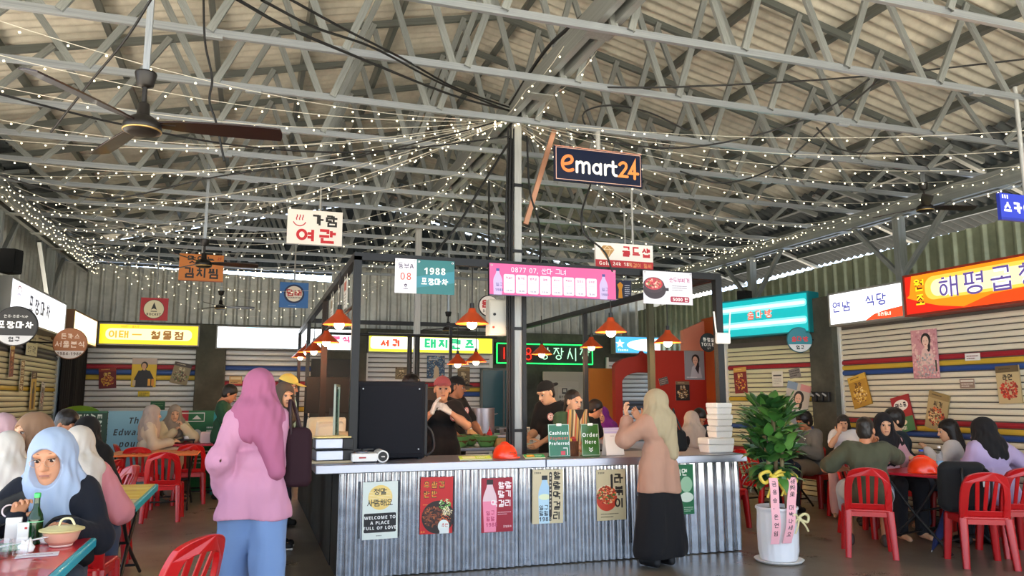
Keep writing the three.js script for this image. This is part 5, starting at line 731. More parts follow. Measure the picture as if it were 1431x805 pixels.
// ---------------------------------------------------------------- kitchen inside the counter
function workTable(label, w, d, h, x, z) { const t = thing('work_table', label, 'work table', [x, 0, z]); part('table_top', rb(w, 0.04, d, 0, h - 0.02, 0, 0.008), M.stainless, t); for (const a of [-1, 1]) for (const b of [-1, 1]) part('leg', rod([a * (w / 2 - 0.05), 0, b * (d / 2 - 0.05)], [a * (w / 2 - 0.05), h - 0.03, b * (d / 2 - 0.05)], 0.02, 10), M.stainless, t); part('under_shelf', rb(w - 0.08, 0.02, d - 0.08, 0, 0.28, 0, 0.005), M.stainless, t); }
workTable('steel work table with green bowls inside the counter', 1.7, 0.75, 0.92, 2.95, -9.3);
workTable('steel work table with tall pots at the back of the kitchen', 1.9, 0.7, 0.95, 3.6, -11.6);
workTable('steel work table behind the woman with the apron', 1.2, 0.6, 0.92, 4.05, -10.15);
{ const prof = [[0.0, 0.0], [0.07, 0.0], [0.09, 0.02], [0.14, 0.12], [0.15, 0.125], [0.143, 0.128], [0.084, 0.03], [0, 0.024]]; const bg = lathe(prof, 28), bm = phy(0x5f9a58, 0.35, 0, { clearcoat: 0.3 });
  const food = (c) => { const g = sp(0.11, 0, 0, 0, 18); g.scale(1.1, 0.5, 1.1); const p = g.attributes.position; for (let i = 0; i < p.count; i++) p.setY(i, p.getY(i) + 0.02 * nz(p.getX(i) * 30, p.getZ(i) * 30, c)); g.computeVertexNormals(); return g; };
  [['green bowl with brown food, left of the row on the work table', 2.4, -9.12, 0x6a4a30], ['green bowl with greens, second of the row on the work table', 2.72, -9.05, 0x4c5a2e], ['green bowl with vegetables, right of the ketchup bottle', 3.1, -9.0, 0x7c6a34], ['green bowl at the rear of the work table', 2.6, -9.42, 0x5a3a28]].forEach(([l, x, z, c]) => { const t = thing('green_bowl', l, 'bowl', [x, 0.92, z]); part('bowl_body', bg, bm, t); part('food', food(c).translate(0, 0.08, 0), plain(c, 0.8), t); });
  const k = thing('ketchup_bottle', 'red squeeze bottle with a nozzle on the work table', 'bottle', [2.83, 0.92, -9.28]); part('bottle_body', lathe([[0, 0], [0.034, 0], [0.036, 0.01], [0.036, 0.14], [0.028, 0.165], [0.016, 0.172], [0, 0.172]]), phy(0xc81018, 0.3, 0, {}), k); part('nozzle', lathe([[0.018, 0.17], [0.018, 0.185], [0.006, 0.2], [0.003, 0.24], [0, 0.24]], 16), phy(0xc81018, 0.3, 0, {}), k);
  const b = thing('plastic_basket', 'tan basket with holes on the work table behind the helmet', 'basket', [2.95, 0.92, -8.98]); part('basket_wall', mg([...Array(10)].map((_, i) => bx(0.014, 0.09, 0.004, -0.13 + i * 0.029, 0.05, 0.09)).concat([bx(0.28, 0.012, 0.006, 0, 0.1, 0.09), bx(0.28, 0.012, 0.006, 0, 0.05, 0.09), bx(0.28, 0.012, 0.18, 0, 0.006, 0), bx(0.006, 0.1, 0.18, -0.14, 0.05, 0), bx(0.006, 0.1, 0.18, 0.14, 0.05, 0), bx(0.28, 0.1, 0.006, 0, 0.05, -0.09)])), plain(0xb8935a, 0.6), b);
  const pot = (l, x, z, r, h, y = 0.95) => { const t = thing('steel_pot', l, 'pot', [x, y, z]); part('pot_body', lathe([[0, 0], [r, 0], [r * 1.02, 0.02], [r * 1.02, h - 0.01], [r * 1.06, h], [r, h], [r, h - 0.02], [0, h - 0.03]], 32), M.stainless, t); for (const s of [-1, 1]) part('handle', tube([[s * r, h * 0.75, -0.05], [s * (r + 0.05), h * 0.78, -0.03], [s * (r + 0.05), h * 0.78, 0.03], [s * r, h * 0.75, 0.05]], 0.008, 12, 6), M.stainless, t); };
  pot('tall steel stock pot, left one on the back table', 3.05, -11.5, 0.15, 0.36); pot('tall steel stock pot, right one on the back table', 3.42, -11.55, 0.17, 0.4); pot('low steel pan on the back table', 3.85, -11.4, 0.2, 0.1); pot('small steel pot behind the apron woman', 3.8, -10.1, 0.12, 0.14, 0.92);
  const r = thing('rice_cooker', 'white and steel rice cooker on the table behind the pole', 'rice cooker', [3.55, 0.92, -9.25]); part('cooker_body', lathe([[0, 0], [0.13, 0], [0.15, 0.03], [0.15, 0.17], [0.14, 0.19]], 28), M.white, r); part('lid', lathe([[0.145, 0.185], [0.12, 0.215], [0.03, 0.23], [0, 0.23]], 28), M.stainless, r); part('lid_knob', sp(0.018, 0, 0.24, 0, 10), M.black, r);
  const w = thing('plate_stack', 'stack of white plates on the table behind the apron woman', 'plates', [4.2, 0.92, -10.1]); for (let i = 0; i < 5; i++) part('plate', lathe([[0, 0], [0.06, 0], [0.11, 0.016], [0.108, 0.02], [0.058, 0.006], [0, 0.006]], 24).translate(0, i * 0.009, 0), M.white, w);
  const tr = thing('cooking_tray', 'black tray with orange food on the shelf right of the pole', 'tray', [3.9, 0.92, -9.95]); part('tray_body', rb(0.4, 0.03, 0.26, 0, 0.015, 0, 0.008), M.black, tr); for (let i = 0; i < 7; i++) part('food_piece', T(rb(0.06, 0.03, 0.04, 0, 0, 0, 0.01), rr(-0.14, 0.14), 0.044, rr(-0.08, 0.08), 0, rr(0, 90)), plain(0xd0742c, 0.6), tr); }
// left counter run
{ const bag = (label, x, z, w, h, c) => { const g = rb(w, h, w * 0.7, 0, h / 2, 0, 0.03, 4), p = g.attributes.position; for (let i = 0; i < p.count; i++) { const q = nz(p.getX(i) * 9, p.getY(i) * 9, p.getZ(i) * 9 + x); p.setXYZ(i, p.getX(i) * (1 + q * 0.25), Math.max(0, p.getY(i) * (1 + q * 0.16)), p.getZ(i) * (1 + q * 0.3)); } g.computeVertexNormals(); one('paper_bag', g, plain(c, 0.85), label, 'paper bag', 'crumpled bags on the left counter', [x, CT, z], rr(-20, 20)); };
  bag('crumpled white bag at the near end of the left counter pile', 0.85, -8.9, 0.3, 0.28, 0xe6dcc8); bag('crumpled cream bag in the middle of the left counter pile', 0.8, -9.35, 0.34, 0.34, 0xe2d2b0); bag('crumpled white bag at the far end of the left counter pile', 0.95, -9.75, 0.3, 0.3, 0xece4d4); bag('small tan bag beside the brown post', 1.0, -8.45, 0.2, 0.2, 0xcfb68c);
  const t = thing('tv_screen', 'large black screen with its back to the hall at the far left of the kitchen', 'screen', [1.2, 0.95, -12.4]); part('panel', rb(0.78, 0.56, 0.05, 0, 0.6, 0, 0.01), M.blackMatt, t); part('stand', mg([bar([0, 0, 0], [0, 0.4, 0], 0.06), rb(0.3, 0.02, 0.2, 0, 0.01, 0, 0.005)]), M.black, t);
  workTable('steel table under the black screen', 0.9, 0.6, 0.95, 1.25, -12.45);
  const c = thing('tissue_cup', 'white and blue cup of tissues by the left glass guard', 'cup', [0.72, CT, -7.75]); part('cup_body', lathe([[0, 0], [0.04, 0], [0.05, 0.13], [0.047, 0.13], [0.038, 0.01], [0, 0.01]]), plain(0x3a4a9c, 0.5), c); part('tissue', (() => { const g = sp(0.045, 0, 0.15, 0, 10), p = g.attributes.position; for (let i = 0; i < p.count; i++) p.setY(i, p.getY(i) + 0.03 * nz(p.getX(i) * 60, 1, p.getZ(i) * 60)); g.computeVertexNormals(); return g; })(), M.paper, c);
  const rc = thing('red_tray', 'red plastic tray lying on the left counter before the stove cases', 'tray', [0.7, CT, -7.62], 10); part('tray_body', lathe([[0, 0], [0.1, 0], [0.13, 0.03], [0.125, 0.032], [0.098, 0.008], [0, 0.008]], 4), plain(0xc23a20, 0.4), rc); }
{ const box = (label, x, y, z, c) => { const t = thing('food_container', label, 'container', [x, y, z], rr(-12, 12), 'food containers in the kitchen'); part('tub', rb(0.16, 0.09, 0.12, 0, 0.045, 0, 0.012), plain(c, 0.5), t); part('lid', rb(0.17, 0.014, 0.13, 0, 0.096, 0, 0.005), M.white, t); };
  box('white food container left of the tall pots on the back table', 2.8, 0.95, -11.45, 0xe4e0d6); box('tan food container in front of the tall pots', 3.2, 0.95, -11.32, 0xb89468); box('white food container right of the low pan on the back table', 4.2, 0.95, -11.45, 0xdedad2); box('white food container behind the ketchup bottle', 2.9, 0.92, -9.5, 0xe8e4dc); box('white food container beside the rice cooker', 3.3, 0.92, -9.45, 0xe0dcd2); box('orange food container on the table behind the apron woman', 4.45, 0.92, -10.1, 0xc87a3a);
  const t = thing('tv_screen', 'dark display panel behind the worker in the black cap', 'screen', [2.75, 0.95, -11.8], 8); part('panel', rb(0.7, 0.42, 0.04, 0, 0.5, 0, 0.01), M.blackMatt, t); part('stand', mg([bar([0, 0, 0], [0, 0.32, 0], 0.05), rb(0.26, 0.02, 0.16, 0, 0.01, 0, 0.005)]), M.black, t);
  const f = thing('frying_pan', 'black frying pan with golden food on the back table', 'pan', [4.15, 0.95, -11.7]); part('pan_body', lathe([[0, 0], [0.12, 0], [0.15, 0.05], [0.146, 0.05], [0.116, 0.008], [0, 0.008]], 28), M.black, f); part('pan_handle', rod([-0.14, 0.045, 0.02], [-0.32, 0.07, 0.06], 0.011), M.black, f); part('food', lathe([[0, 0.03], [0.07, 0.028], [0.11, 0.012]], 20), plain(0xc99a3a, 0.6), f); }
// ---------------------------------------------------------------- red stacking chairs: one prototype, then copies
let chair0 = null;
function chair(x, z, turn, label, group) {
  if (chair0) return dup(chair0, label, [x, 0, z], turn, group);
  const t = chair0 = thing('plastic_chair', label, 'chair', [x, 0, z], turn, group), m = M.redPlastic;
  const seat = rb(0.42, 0.03, 0.42, 0, 0.435, 0, 0.014, 5), p = seat.attributes.position;
  for (let i = 0; i < p.count; i++) { const u = p.getX(i) / 0.21, v = p.getZ(i) / 0.21; p.setY(i, p.getY(i) - 0.014 * (1 - u * u) * (1 - v * v)); if (v < 0) p.setX(i, p.getX(i) * (1 + v * 0.1)); } seat.computeVertexNormals();
  part('seat', seat, m, t);
  part('apron', mg([bx(0.4, 0.05, 0.012, 0, 0.405, 0.2), bx(0.36, 0.05, 0.012, 0, 0.405, -0.2), bx(0.012, 0.05, 0.4, 0.195, 0.405, 0), bx(0.012, 0.05, 0.4, -0.195, 0.405, 0)]), m, t);
  for (const sx of [-1, 1]) for (const sz of [-1, 1]) { const a = [sx * 0.185, 0.43, sz * 0.185], b = [sx * (sz > 0 ? 0.215 : 0.205), 0, sz * (sz > 0 ? 0.215 : 0.245)]; const g = new THREE.CylinderGeometry(0.047, 0.036, dist(a, b), 4, 1); g.rotateY(45 * R); g.scale(1, 1, 0.8); part('leg', along(g, b, a), m, t); }
  const bend = (g) => { const q = g.attributes.position; for (let i = 0; i < q.count; i++) { const x = q.getX(i), y = q.getY(i); q.setZ(i, q.getZ(i) - 0.185 - y * 0.24 - 0.05 * (1 - (x / 0.2) ** 2) * Math.min(1, y / 0.15)); q.setY(i, y + 0.43); } g.computeVertexNormals(); return g; };
  const hoop = new THREE.Shape(); hoop.moveTo(-0.2, -0.03); hoop.bezierCurveTo(-0.21, 0.2, -0.2, 0.3, -0.16, 0.37); hoop.bezierCurveTo(-0.1, 0.43, 0.1, 0.43, 0.16, 0.37); hoop.bezierCurveTo(0.2, 0.3, 0.21, 0.2, 0.2, -0.03); hoop.lineTo(0.148, -0.03); hoop.bezierCurveTo(0.153, 0.2, 0.148, 0.27, 0.118, 0.32); hoop.bezierCurveTo(0.075, 0.355, -0.075, 0.355, -0.118, 0.32); hoop.bezierCurveTo(-0.148, 0.27, -0.153, 0.2, -0.148, -0.03); hoop.closePath();
  part('back_frame', bend(extrude(hoop, 0.026, 0.005, 10)), m, t);
  for (const x of [-0.075, 0, 0.075]) { const g = rb(0.034, 0.4, 0.014, 0, 0.155, 0.012, 0.005, 3); const q = g.attributes.position; for (let i = 0; i < q.count; i++) q.setX(i, x * (0.8 + q.getY(i) * 0.7) + q.getX(i)); part('back_slat', bend(g), m, t); }
  part('lower_rail', bend(rb(0.34, 0.05, 0.014, 0, 0.045, 0.012, 0.005, 4)), m, t);
  return t;
}
// ---------------------------------------------------------------- folding tables
function table(label, w, d, h, x, z, turn, topM, rimM, rimH = 0.03, tex) {
  const t = thing('folding_table', label, 'table', [x, 0, z], turn);
  part('rim', rb(w, rimH, d, 0, h - rimH / 2 - 0.003, 0, 0.012), rimM, t);
  const g = bx(w - 0.05, 0.006, d - 0.05, 0, h - 0.003, 0); part('table_top', g, tex ? [topM, topM, tex, topM, topM, topM] : topM, t);
  for (const s of [-1, 1]) for (const k of [-1, 1]) part('leg', tube([[s * (w / 2 - 0.1), h - 0.03, k * (d / 2 - 0.12)], [s * (w / 2 - 0.1) - s * 0.02, h * 0.5, 0.02 * k], [s * (w / 2 - 0.1), 0.02, -k * (d / 2 - 0.06)]], 0.014, 16, 8), M.black, t);
  for (const [y, q] of [[h * 0.5, 0.0], [0.12, 0.3], [0.12, -0.3]]) part('cross_bar', rod([-w / 2 + 0.11, y, q * d], [w / 2 - 0.11, y, q * d], 0.011), M.black, t);
  return t;
}
const cyanRim = phy(0x1aa7bd, 0.4, 0), redTop = phy(0xc2142a, 0.28, 0, { clearcoat: 0.5 });
table('red-topped folding table with a turquoise rim at the lower left corner', 1.5, 1.05, 0.78, -1.48, -4.13, 0, redTop, cyanRim, 0.05);
const texT2 = canvasTex(512, 700, (g, w, h) => { fillRect(g, '#d9b92c', 0, 0, w, h); for (let i = 0; i < 60; i++) { g.strokeStyle = ['#c79a20', '#e8d46a', '#b8862a', '#f0e08a'][i % 4]; g.lineWidth = rr(4, 14); g.beginPath(); const y = rr(0, 480); g.moveTo(rr(-80, 300), y); g.lineTo(rr(200, 600), y + rr(-60, 60)); g.stroke(); } fillRect(g, '#d8cdb8', 0, 520, w, 180); for (let i = 0; i < 90; i++) { g.strokeStyle = ['#2c2a26', '#5a5448', '#8a8272'][i % 3]; g.lineWidth = rr(3, 9); g.beginPath(); const x = rr(0, 512), y = rr(530, 690); g.moveTo(x, y); g.lineTo(x + rr(-60, 60), y + rr(-16, 16)); g.stroke(); } });
table('folding table with a yellow printed top and a turquoise rim at the left', 0.72, 1.5, 0.75, -1.1, -6.9, 0, plain(0xd9b92c, 0.4), cyanRim, 0.06, std(0xffffff, 0.35, 0, { map: texT2 }));
table('folding table with an orange top on the left', 1.12, 0.95, 0.76, -1.2, -11.85, 0, phy(0xd8742a, 0.4, 0), plain(0xc9652a, 0.5), 0.025);
table('pink-red folding table of the two women at the back left', 1.0, 0.8, 0.82, -0.6, -12.95, 0, phy(0xc83a54, 0.4, 0), plain(0xb8304a, 0.5), 0.025);
table('red folding table with an orange helmet on it at the right', 1.1, 0.78, 0.76, 6.72, -6.32, 18, redTop, plain(0xb3132a, 0.4), 0.025);
table('red folding table behind the potted plant', 1.1, 0.7, 0.78, 6.95, -9.25, 12, redTop, plain(0xb3132a, 0.4), 0.025);
table('red folding table at the left border, beside the mauve headscarf', 1.2, 0.7, 0.76, -2.2, -6.7, 0, redTop, plain(0xb3132a, 0.4), 0.025);
table('brown table of the two guests behind the counter', 1.2, 0.7, 0.8, 5.35, -11.0, 0, plain(0x6a3a2a, 0.5), plain(0x4a2a20, 0.5), 0.03);
[
  [-0.42, -4.28, -127, 'red plastic chair at the bottom edge, its back slanting towards the camera'],
  [-1.1, -5.02, 8, 'red plastic chair under the woman in the pale blue headscarf'],
  [-1.02, -5.78, 176, 'red plastic chair under the woman in the cream headscarf'],
  [-1.32, -8.35, -62, 'red plastic chair seen edge-on just behind the yellow printed table'],
  [-1.62, -9.5, -110, 'red plastic chair with a shiny rim left of the orange table'],
  [-2.15, -11.7, -100, 'red plastic chair beside the green end of the low screen'],
  [-1.5, -12.5, 96, 'red plastic chair under the woman in profile at the back left table'],
  [-1.4, -11.95, 176, 'empty red plastic chair behind the left end of the orange table'],
  [-0.8, -12.35, 186, 'bright red plastic chair standing between the orange and the pink-red tables'],
  [-0.98, -10.75, 180, 'red plastic chair facing away in front of the orange table'],
  [5.77, -6.25, 142, 'red plastic chair under the man in the olive shirt'],
  [6.38, -5.55, 150, 'empty red plastic chair with a black backpack hung on its back'],
  [7.5, -6.42, -108, 'empty red plastic chair across the table from the helmet'],
  [7.1, -5.8, 160, 'red plastic chair under the woman in black headscarf and lilac shirt'],
  [7.66, -9.15, -86, 'red plastic chair under the young man in the grey hoodie'],
  [7.42, -8.3, -150, 'red plastic chair under the child in white'],
  [6.6, -7.1, 8, 'red plastic chair under the woman hidden behind the man in olive'],
  [7.3, -7.4, -140, 'red plastic chair under the man in the dark teal shirt'],
  [7.75, -7.0, -150, 'red plastic chair under the long-haired woman'],
  [5.7, -9.05, 175, 'red plastic chair under the woman in the light grey headscarf'],
  [5.3, -8.0, 120, 'empty red plastic chair right behind the white takeaway boxes'],
  [6.35, -8.7, 100, 'empty red plastic chair just right of the plant, behind the pot'],
  [5.2, -10.35, 20, 'red plastic chair in the shadow behind the card stand'],
  [-1.75, -7.1, -80, 'red plastic chair under the woman in the mauve headscarf'],
  [-1.5, -6.35, 10, 'red plastic chair under the woman in the brown headscarf'],
  [-1.27, -7.9, 170, 'red plastic chair under the woman all in black'],
  [8.05 - 0.35, -6.15, -120, 'red plastic chair at the right border under the person in grey'],
].forEach((c) => chair(c[0], c[1], c[2], c[3], 'red plastic chairs'));
// ---------------------------------------------------------------- low printed screens at the back left
{ const scr = (label, w, x, z, turn, draw, edge) => { const t = thing('low_screen', label, 'screen', [x, 0, z], turn); const [g, m] = printed(w, 1.28, 0.05, canvasTex(512, 640, draw), edge); part('panel', g.translate(0, 0.66, 0), m, t); for (const s of [-1, 1]) part('foot', rb(0.05, 0.03, 0.4, s * (w / 2 - 0.1), 0.015, 0, 0.006), M.black, t); };
  scr('dark green low screen with white words turned on their side', 0.62, -2.42, -13.6, 0, (g, w, h) => { fillRect(g, '#12402c', 0, 0, w, h); fillRect(g, '#2a6a48', 0, 0, w, 14); g.save(); g.translate(470, 10); g.rotate(Math.PI / 2); ['ENAAD', 'ADA', 'SAJU', 'HALAL ?'].forEach((s, i) => text(g, s, 10, 10 + i * 78, 66, '#dfe8dc', {})); g.restore(); }, 0x1c5a3c);
  scr('light blue low screen with a handwritten black slogan', 0.92, -1.64, -13.62, 0, (g, w, h) => { fillRect(g, '#7fb2c8', 0, 0, w, h); g.save(); g.transform(1, 0, -0.2, 1, 30, 0); text(g, 'Thar', 150, 40, 66, '#1d2428', { lat: 1 }); text(g, 'Edwards', 50, 130, 66, '#1d2428', { lat: 1 }); text(g, 'pour', 120, 220, 66, '#1d2428', { lat: 1 }); g.restore(); }, 0x2a7a86);
  scr('red and green low screen with white symbols behind the two women', 0.72, -0.83, -13.64, 0, (g, w, h) => { fillRect(g, '#b01a2e', 0, 0, 180, h); fillRect(g, '#0f6a34', 180, 0, w, h); g.strokeStyle = '#e8e4da'; g.lineWidth = 8; g.strokeRect(20, 20, 330, 66); poly(g, '#e8e4da', [[40, 70], [80, 36], [120, 70]]); poly(g, '#e8e4da', [[220, 70], [270, 36], [320, 70]]); disc(g, '#e8e4da', 280, 210, 60); disc(g, '#1a2a20', 280, 210, 30); lines(g, '#e8e4da', 380, 130, 110, 6, 26, 12); lines(g, '#e8e4da', 220, 320, 240, 4, 30, 12); }, 0x1c7a4a);
  const s = thing('low_screen', 'turquoise end panel of the low screens, turned towards the aisle', 'screen', [-0.36, 0, -13.3], 60); const [g, m] = printed(0.6, 1.26, 0.05, canvasTex(64, 64, (k) => { fillRect(k, '#2a8a8c', 0, 0, 64, 64); fillRect(k, '#1c6a70', 8, 8, 48, 48); }), 0x2a8a8c); part('panel', g.translate(0, 0.65, 0), m, s);
  const b = thing('stroller_hood', 'lime green folded pram hood behind the dark green screen', 'pram', [-2.62, 0, -14.25], 20); part('hood', (() => { const q = new THREE.SphereGeometry(0.3, 24, 12, 0, 6.283, 0, 1.5); q.scale(1.1, 0.6, 0.8); return q.translate(0, 1.2, 0); })(), std(0x6f9a1c, 0.8, 0, { side: THREE.DoubleSide }), b); part('frame_tube', mg([rod([-0.3, 1.2, 0], [-0.2, 0.05, 0.2], 0.014), rod([0.3, 1.2, 0], [0.2, 0.05, 0.2], 0.014), rod([-0.3, 1.2, 0], [0.3, 1.2, 0], 0.014)]), M.black, b); for (const x of [-0.2, 0.2]) part('wheel', T(new THREE.TorusGeometry(0.08, 0.018, 8, 20), x, 0.1, 0.2, 0, 90), M.black, b); }
// ---------------------------------------------------------------- plant in a white pot with congratulation ribbons
{ const P = [4.72, 0, -6.25], pot = thing('potted_plant', 'tall leafy plant in a white fluted pot with pink congratulation ribbons, at the counter end', 'potted plant', P);
  part('saucer', lathe([[0, 0], [0.2, 0], [0.225, 0.025], [0.215, 0.028], [0.19, 0.012], [0, 0.012]], 40), M.white, pot);
  const pg = lathe([[0, 0.015], [0.15, 0.015], [0.165, 0.03], [0.18, 0.1], [0.185, 0.3], [0.178, 0.44], [0.182, 0.47], [0.195, 0.48], [0.192, 0.5], [0.172, 0.5], [0.165, 0.46], [0, 0.45]], 72), q = pg.attributes.position;
  for (let i = 0; i < q.count; i++) { const x = q.getX(i), z = q.getZ(i), y = q.getY(i); if (y > 0.04 && y < 0.46 && Math.hypot(x, z) > 0.14) { const k = 1 + 0.014 * Math.cos(Math.atan2(z, x) * 18); q.setX(i, x * k); q.setZ(i, z * k); } } pg.computeVertexNormals();
  part('pot', pg, phy(0xe9eaee, 0.4, 0, { clearcoat: 0.2 }), pot);
  part('soil', cy(0.165, 0.165, 0.02, 0, 0.455, 0, 28), plain(0x3b2c20, 0.95), pot);
  const caneM = std(0x8a7a58, 0.8, 0, { bumpMap: rep(texGrain, 4), bumpScale: 0.003 });
  const canes = [[[-0.07, 0.45, 0.02], [-0.075, 0.8, 0.02], [-0.1, 1.15, 0]], [[0.03, 0.45, -0.04], [0.04, 0.9, -0.03], [0.02, 1.3, -0.02]], [[0.1, 0.45, 0.03], [0.06, 0.8, 0.03], [0.08, 1.2, 0.03]]];
  canes.forEach((c) => part('cane', tube(c, 0.019, 16, 10), caneM, pot));
  const leafG = (len, wid, droop) => { const n = 8, pos = [], idx = []; for (let i = 0; i <= n; i++) { const t = i / n, w = wid * Math.sin(Math.PI * Math.pow(t, 0.75)) * (t < 1 ? 1 : 0) + 0.004 * (1 - t), y = len * (t - 0.0), z = droop * t * t; for (const k of [-1, -0.5, 0, 0.5, 1]) pos.push(w * k, y - Math.abs(z) * 0.45 * t, z + 0.22 * w * (k * k) + 0.003 * Math.sin(t * 9) * k); if (i) for (let k = 0; k < 4; k++) { const a = (i - 1) * 5 + k, b = i * 5 + k; idx.push(a, a + 1, b, b, a + 1, b + 1); } } const g = new THREE.BufferGeometry(); g.setAttribute('position', new THREE.Float32BufferAttribute(pos, 3)); g.setAttribute('uv', new THREE.Float32BufferAttribute(new Float32Array(pos.length / 3 * 2), 2)); g.setIndex(idx); g.computeVertexNormals(); return g; };
  const shapes = [leafG(0.2, 0.042, 0.07), leafG(0.23, 0.047, 0.11), leafG(0.18, 0.04, 0.04), leafG(0.24, 0.043, 0.14)];
  const greens = [0x386a2c, 0x477a34, 0x2c5626, 0x5c8a40, 0x274c26].map((c) => phy(c, 0.36, 0, { side: THREE.DoubleSide, clearcoat: 0.25, clearcoatRoughness: 0.3 }));
  for (let i = 0; i < 285; i++) {
    const h = rr(0, 1), y = 0.76 + h * 0.68, rad = (0.04 + 0.2 * Math.sin(Math.PI * (0.12 + h * 0.66))) * Math.sqrt(rr(0.15, 1)), a = rr(0, 6.283), o = part('leaf', shapes[i % 4], greens[i * 7 % 5], pot);
    o.position.set(Math.cos(a) * rad * 0.9 - 0.02, y, Math.sin(a) * rad * 0.8);
    const out = rr(0.25, 1.1) * (h > 0.9 ? 0.6 : 1); o.rotation.order = 'YXZ'; o.rotation.set(out + (h < 0.2 ? 0.9 : 0), Math.PI / 2 - a + rr(-0.7, 0.7), rr(-0.35, 0.35)); const s = rr(0.75, 1.15); o.scale.set(s, s, s);
  }
  // yellow bow and ribbons
  const bow = (x, y, z, s, m) => { const loop = (d) => tube([[x, y, z], [x + d * 0.06 * s, y + 0.05 * s, z + 0.03], [x + d * 0.13 * s, y + 0.02 * s, z + 0.02], [x + d * 0.1 * s, y - 0.04 * s, z + 0.03], [x, y, z + 0.01]], 0.016 * s, 24, 5); part('bow', mg([loop(-1), loop(1), T(sp(0.03 * s, 0, 0, 0, 10), x, y, z + 0.02), tube([[x, y, z + 0.02], [x - 0.05 * s, y - 0.08 * s, z + 0.05], [x - 0.08 * s, y - 0.16 * s, z + 0.04]], 0.013 * s, 10, 4), tube([[x, y, z + 0.02], [x + 0.05 * s, y - 0.07 * s, z + 0.05], [x + 0.1 * s, y - 0.14 * s, z + 0.04]], 0.013 * s, 10, 4)]), m, pot); };
  const yel = phy(0xd9bf45, 0.35, 0, { side: THREE.DoubleSide, sheen: 0.5, sheenColor: new THREE.Color(0xfff2b0) });
  bow(-0.14, 0.78, 0.14, 1.1, yel); bow(-0.01, 0.76, 0.15, 0.9, yel); bow(0.08, 0.41, 0.19, 0.8, plain(0xd8d0a0, 0.6));
  const ribbon = (x0, y0, x1, y1, w, draw) => { const n = 16, pos = [], uv = [], idx = []; for (let i = 0; i <= n; i++) { const t = i / n, x = x0 + (x1 - x0) * t, y = y0 + (y1 - y0) * t, z = 0.19 + 0.035 * Math.sin(t * 2.6) + 0.006 * Math.sin(t * 11); pos.push(x - w / 2, y, z, x + w / 2, y - 0.002, z + 0.004); uv.push(0, 1 - t, 1, 1 - t); if (i) { const k = i * 2; idx.push(k - 2, k, k - 1, k, k + 1, k - 1); } } const g = new THREE.BufferGeometry(); g.setAttribute('position', new THREE.Float32BufferAttribute(pos, 3)); g.setAttribute('uv', new THREE.Float32BufferAttribute(uv, 2)); g.setIndex(idx); g.computeVertexNormals(); part('pink_ribbon', g, std(0xffffff, 0.5, 0, { map: canvasTex(110, 780, draw), side: THREE.DoubleSide }), pot); };
  ribbon(-0.17, 0.78, -0.19, 0.2, 0.09, (g, w, h) => { fillRect(g, '#eeaeb8', 0, 0, w, h); text(g, '금용승·윤연임', 28, 40, 60, '#3a2a30', { lw: 0.12, vert: true, gap: 0.62, round: true }); });
  ribbon(0.04, 0.78, -0.06, 0.2, 0.095, (g, w, h) => { fillRect(g, '#eeaeb8', 0, 0, w, h); g.strokeStyle = '#3a2a30'; g.lineWidth = 6; const k = (s, x, y, q) => strokes(g, s, x, y, q, q);
    k('30 40|12 52|52 05|32 39|45 65|60 64 94 90 60|70 59|83 88 99|', 28, 30, 56); k('00 09|00 40 43 03|01 41|99 90|50 90|50 53 93|33 38|63 68|25 75|25 22', 28, 100, 56); k('30 33|60 63|04 94|15 20|85 80|06 96|08 98|50 59|57 09|57 99', 28, 170, 56); text(g, '대박나세요', 30, 330, 56, '#3a2a30', { lw: 0.12, vert: true, gap: 0.4, round: true }); });
}
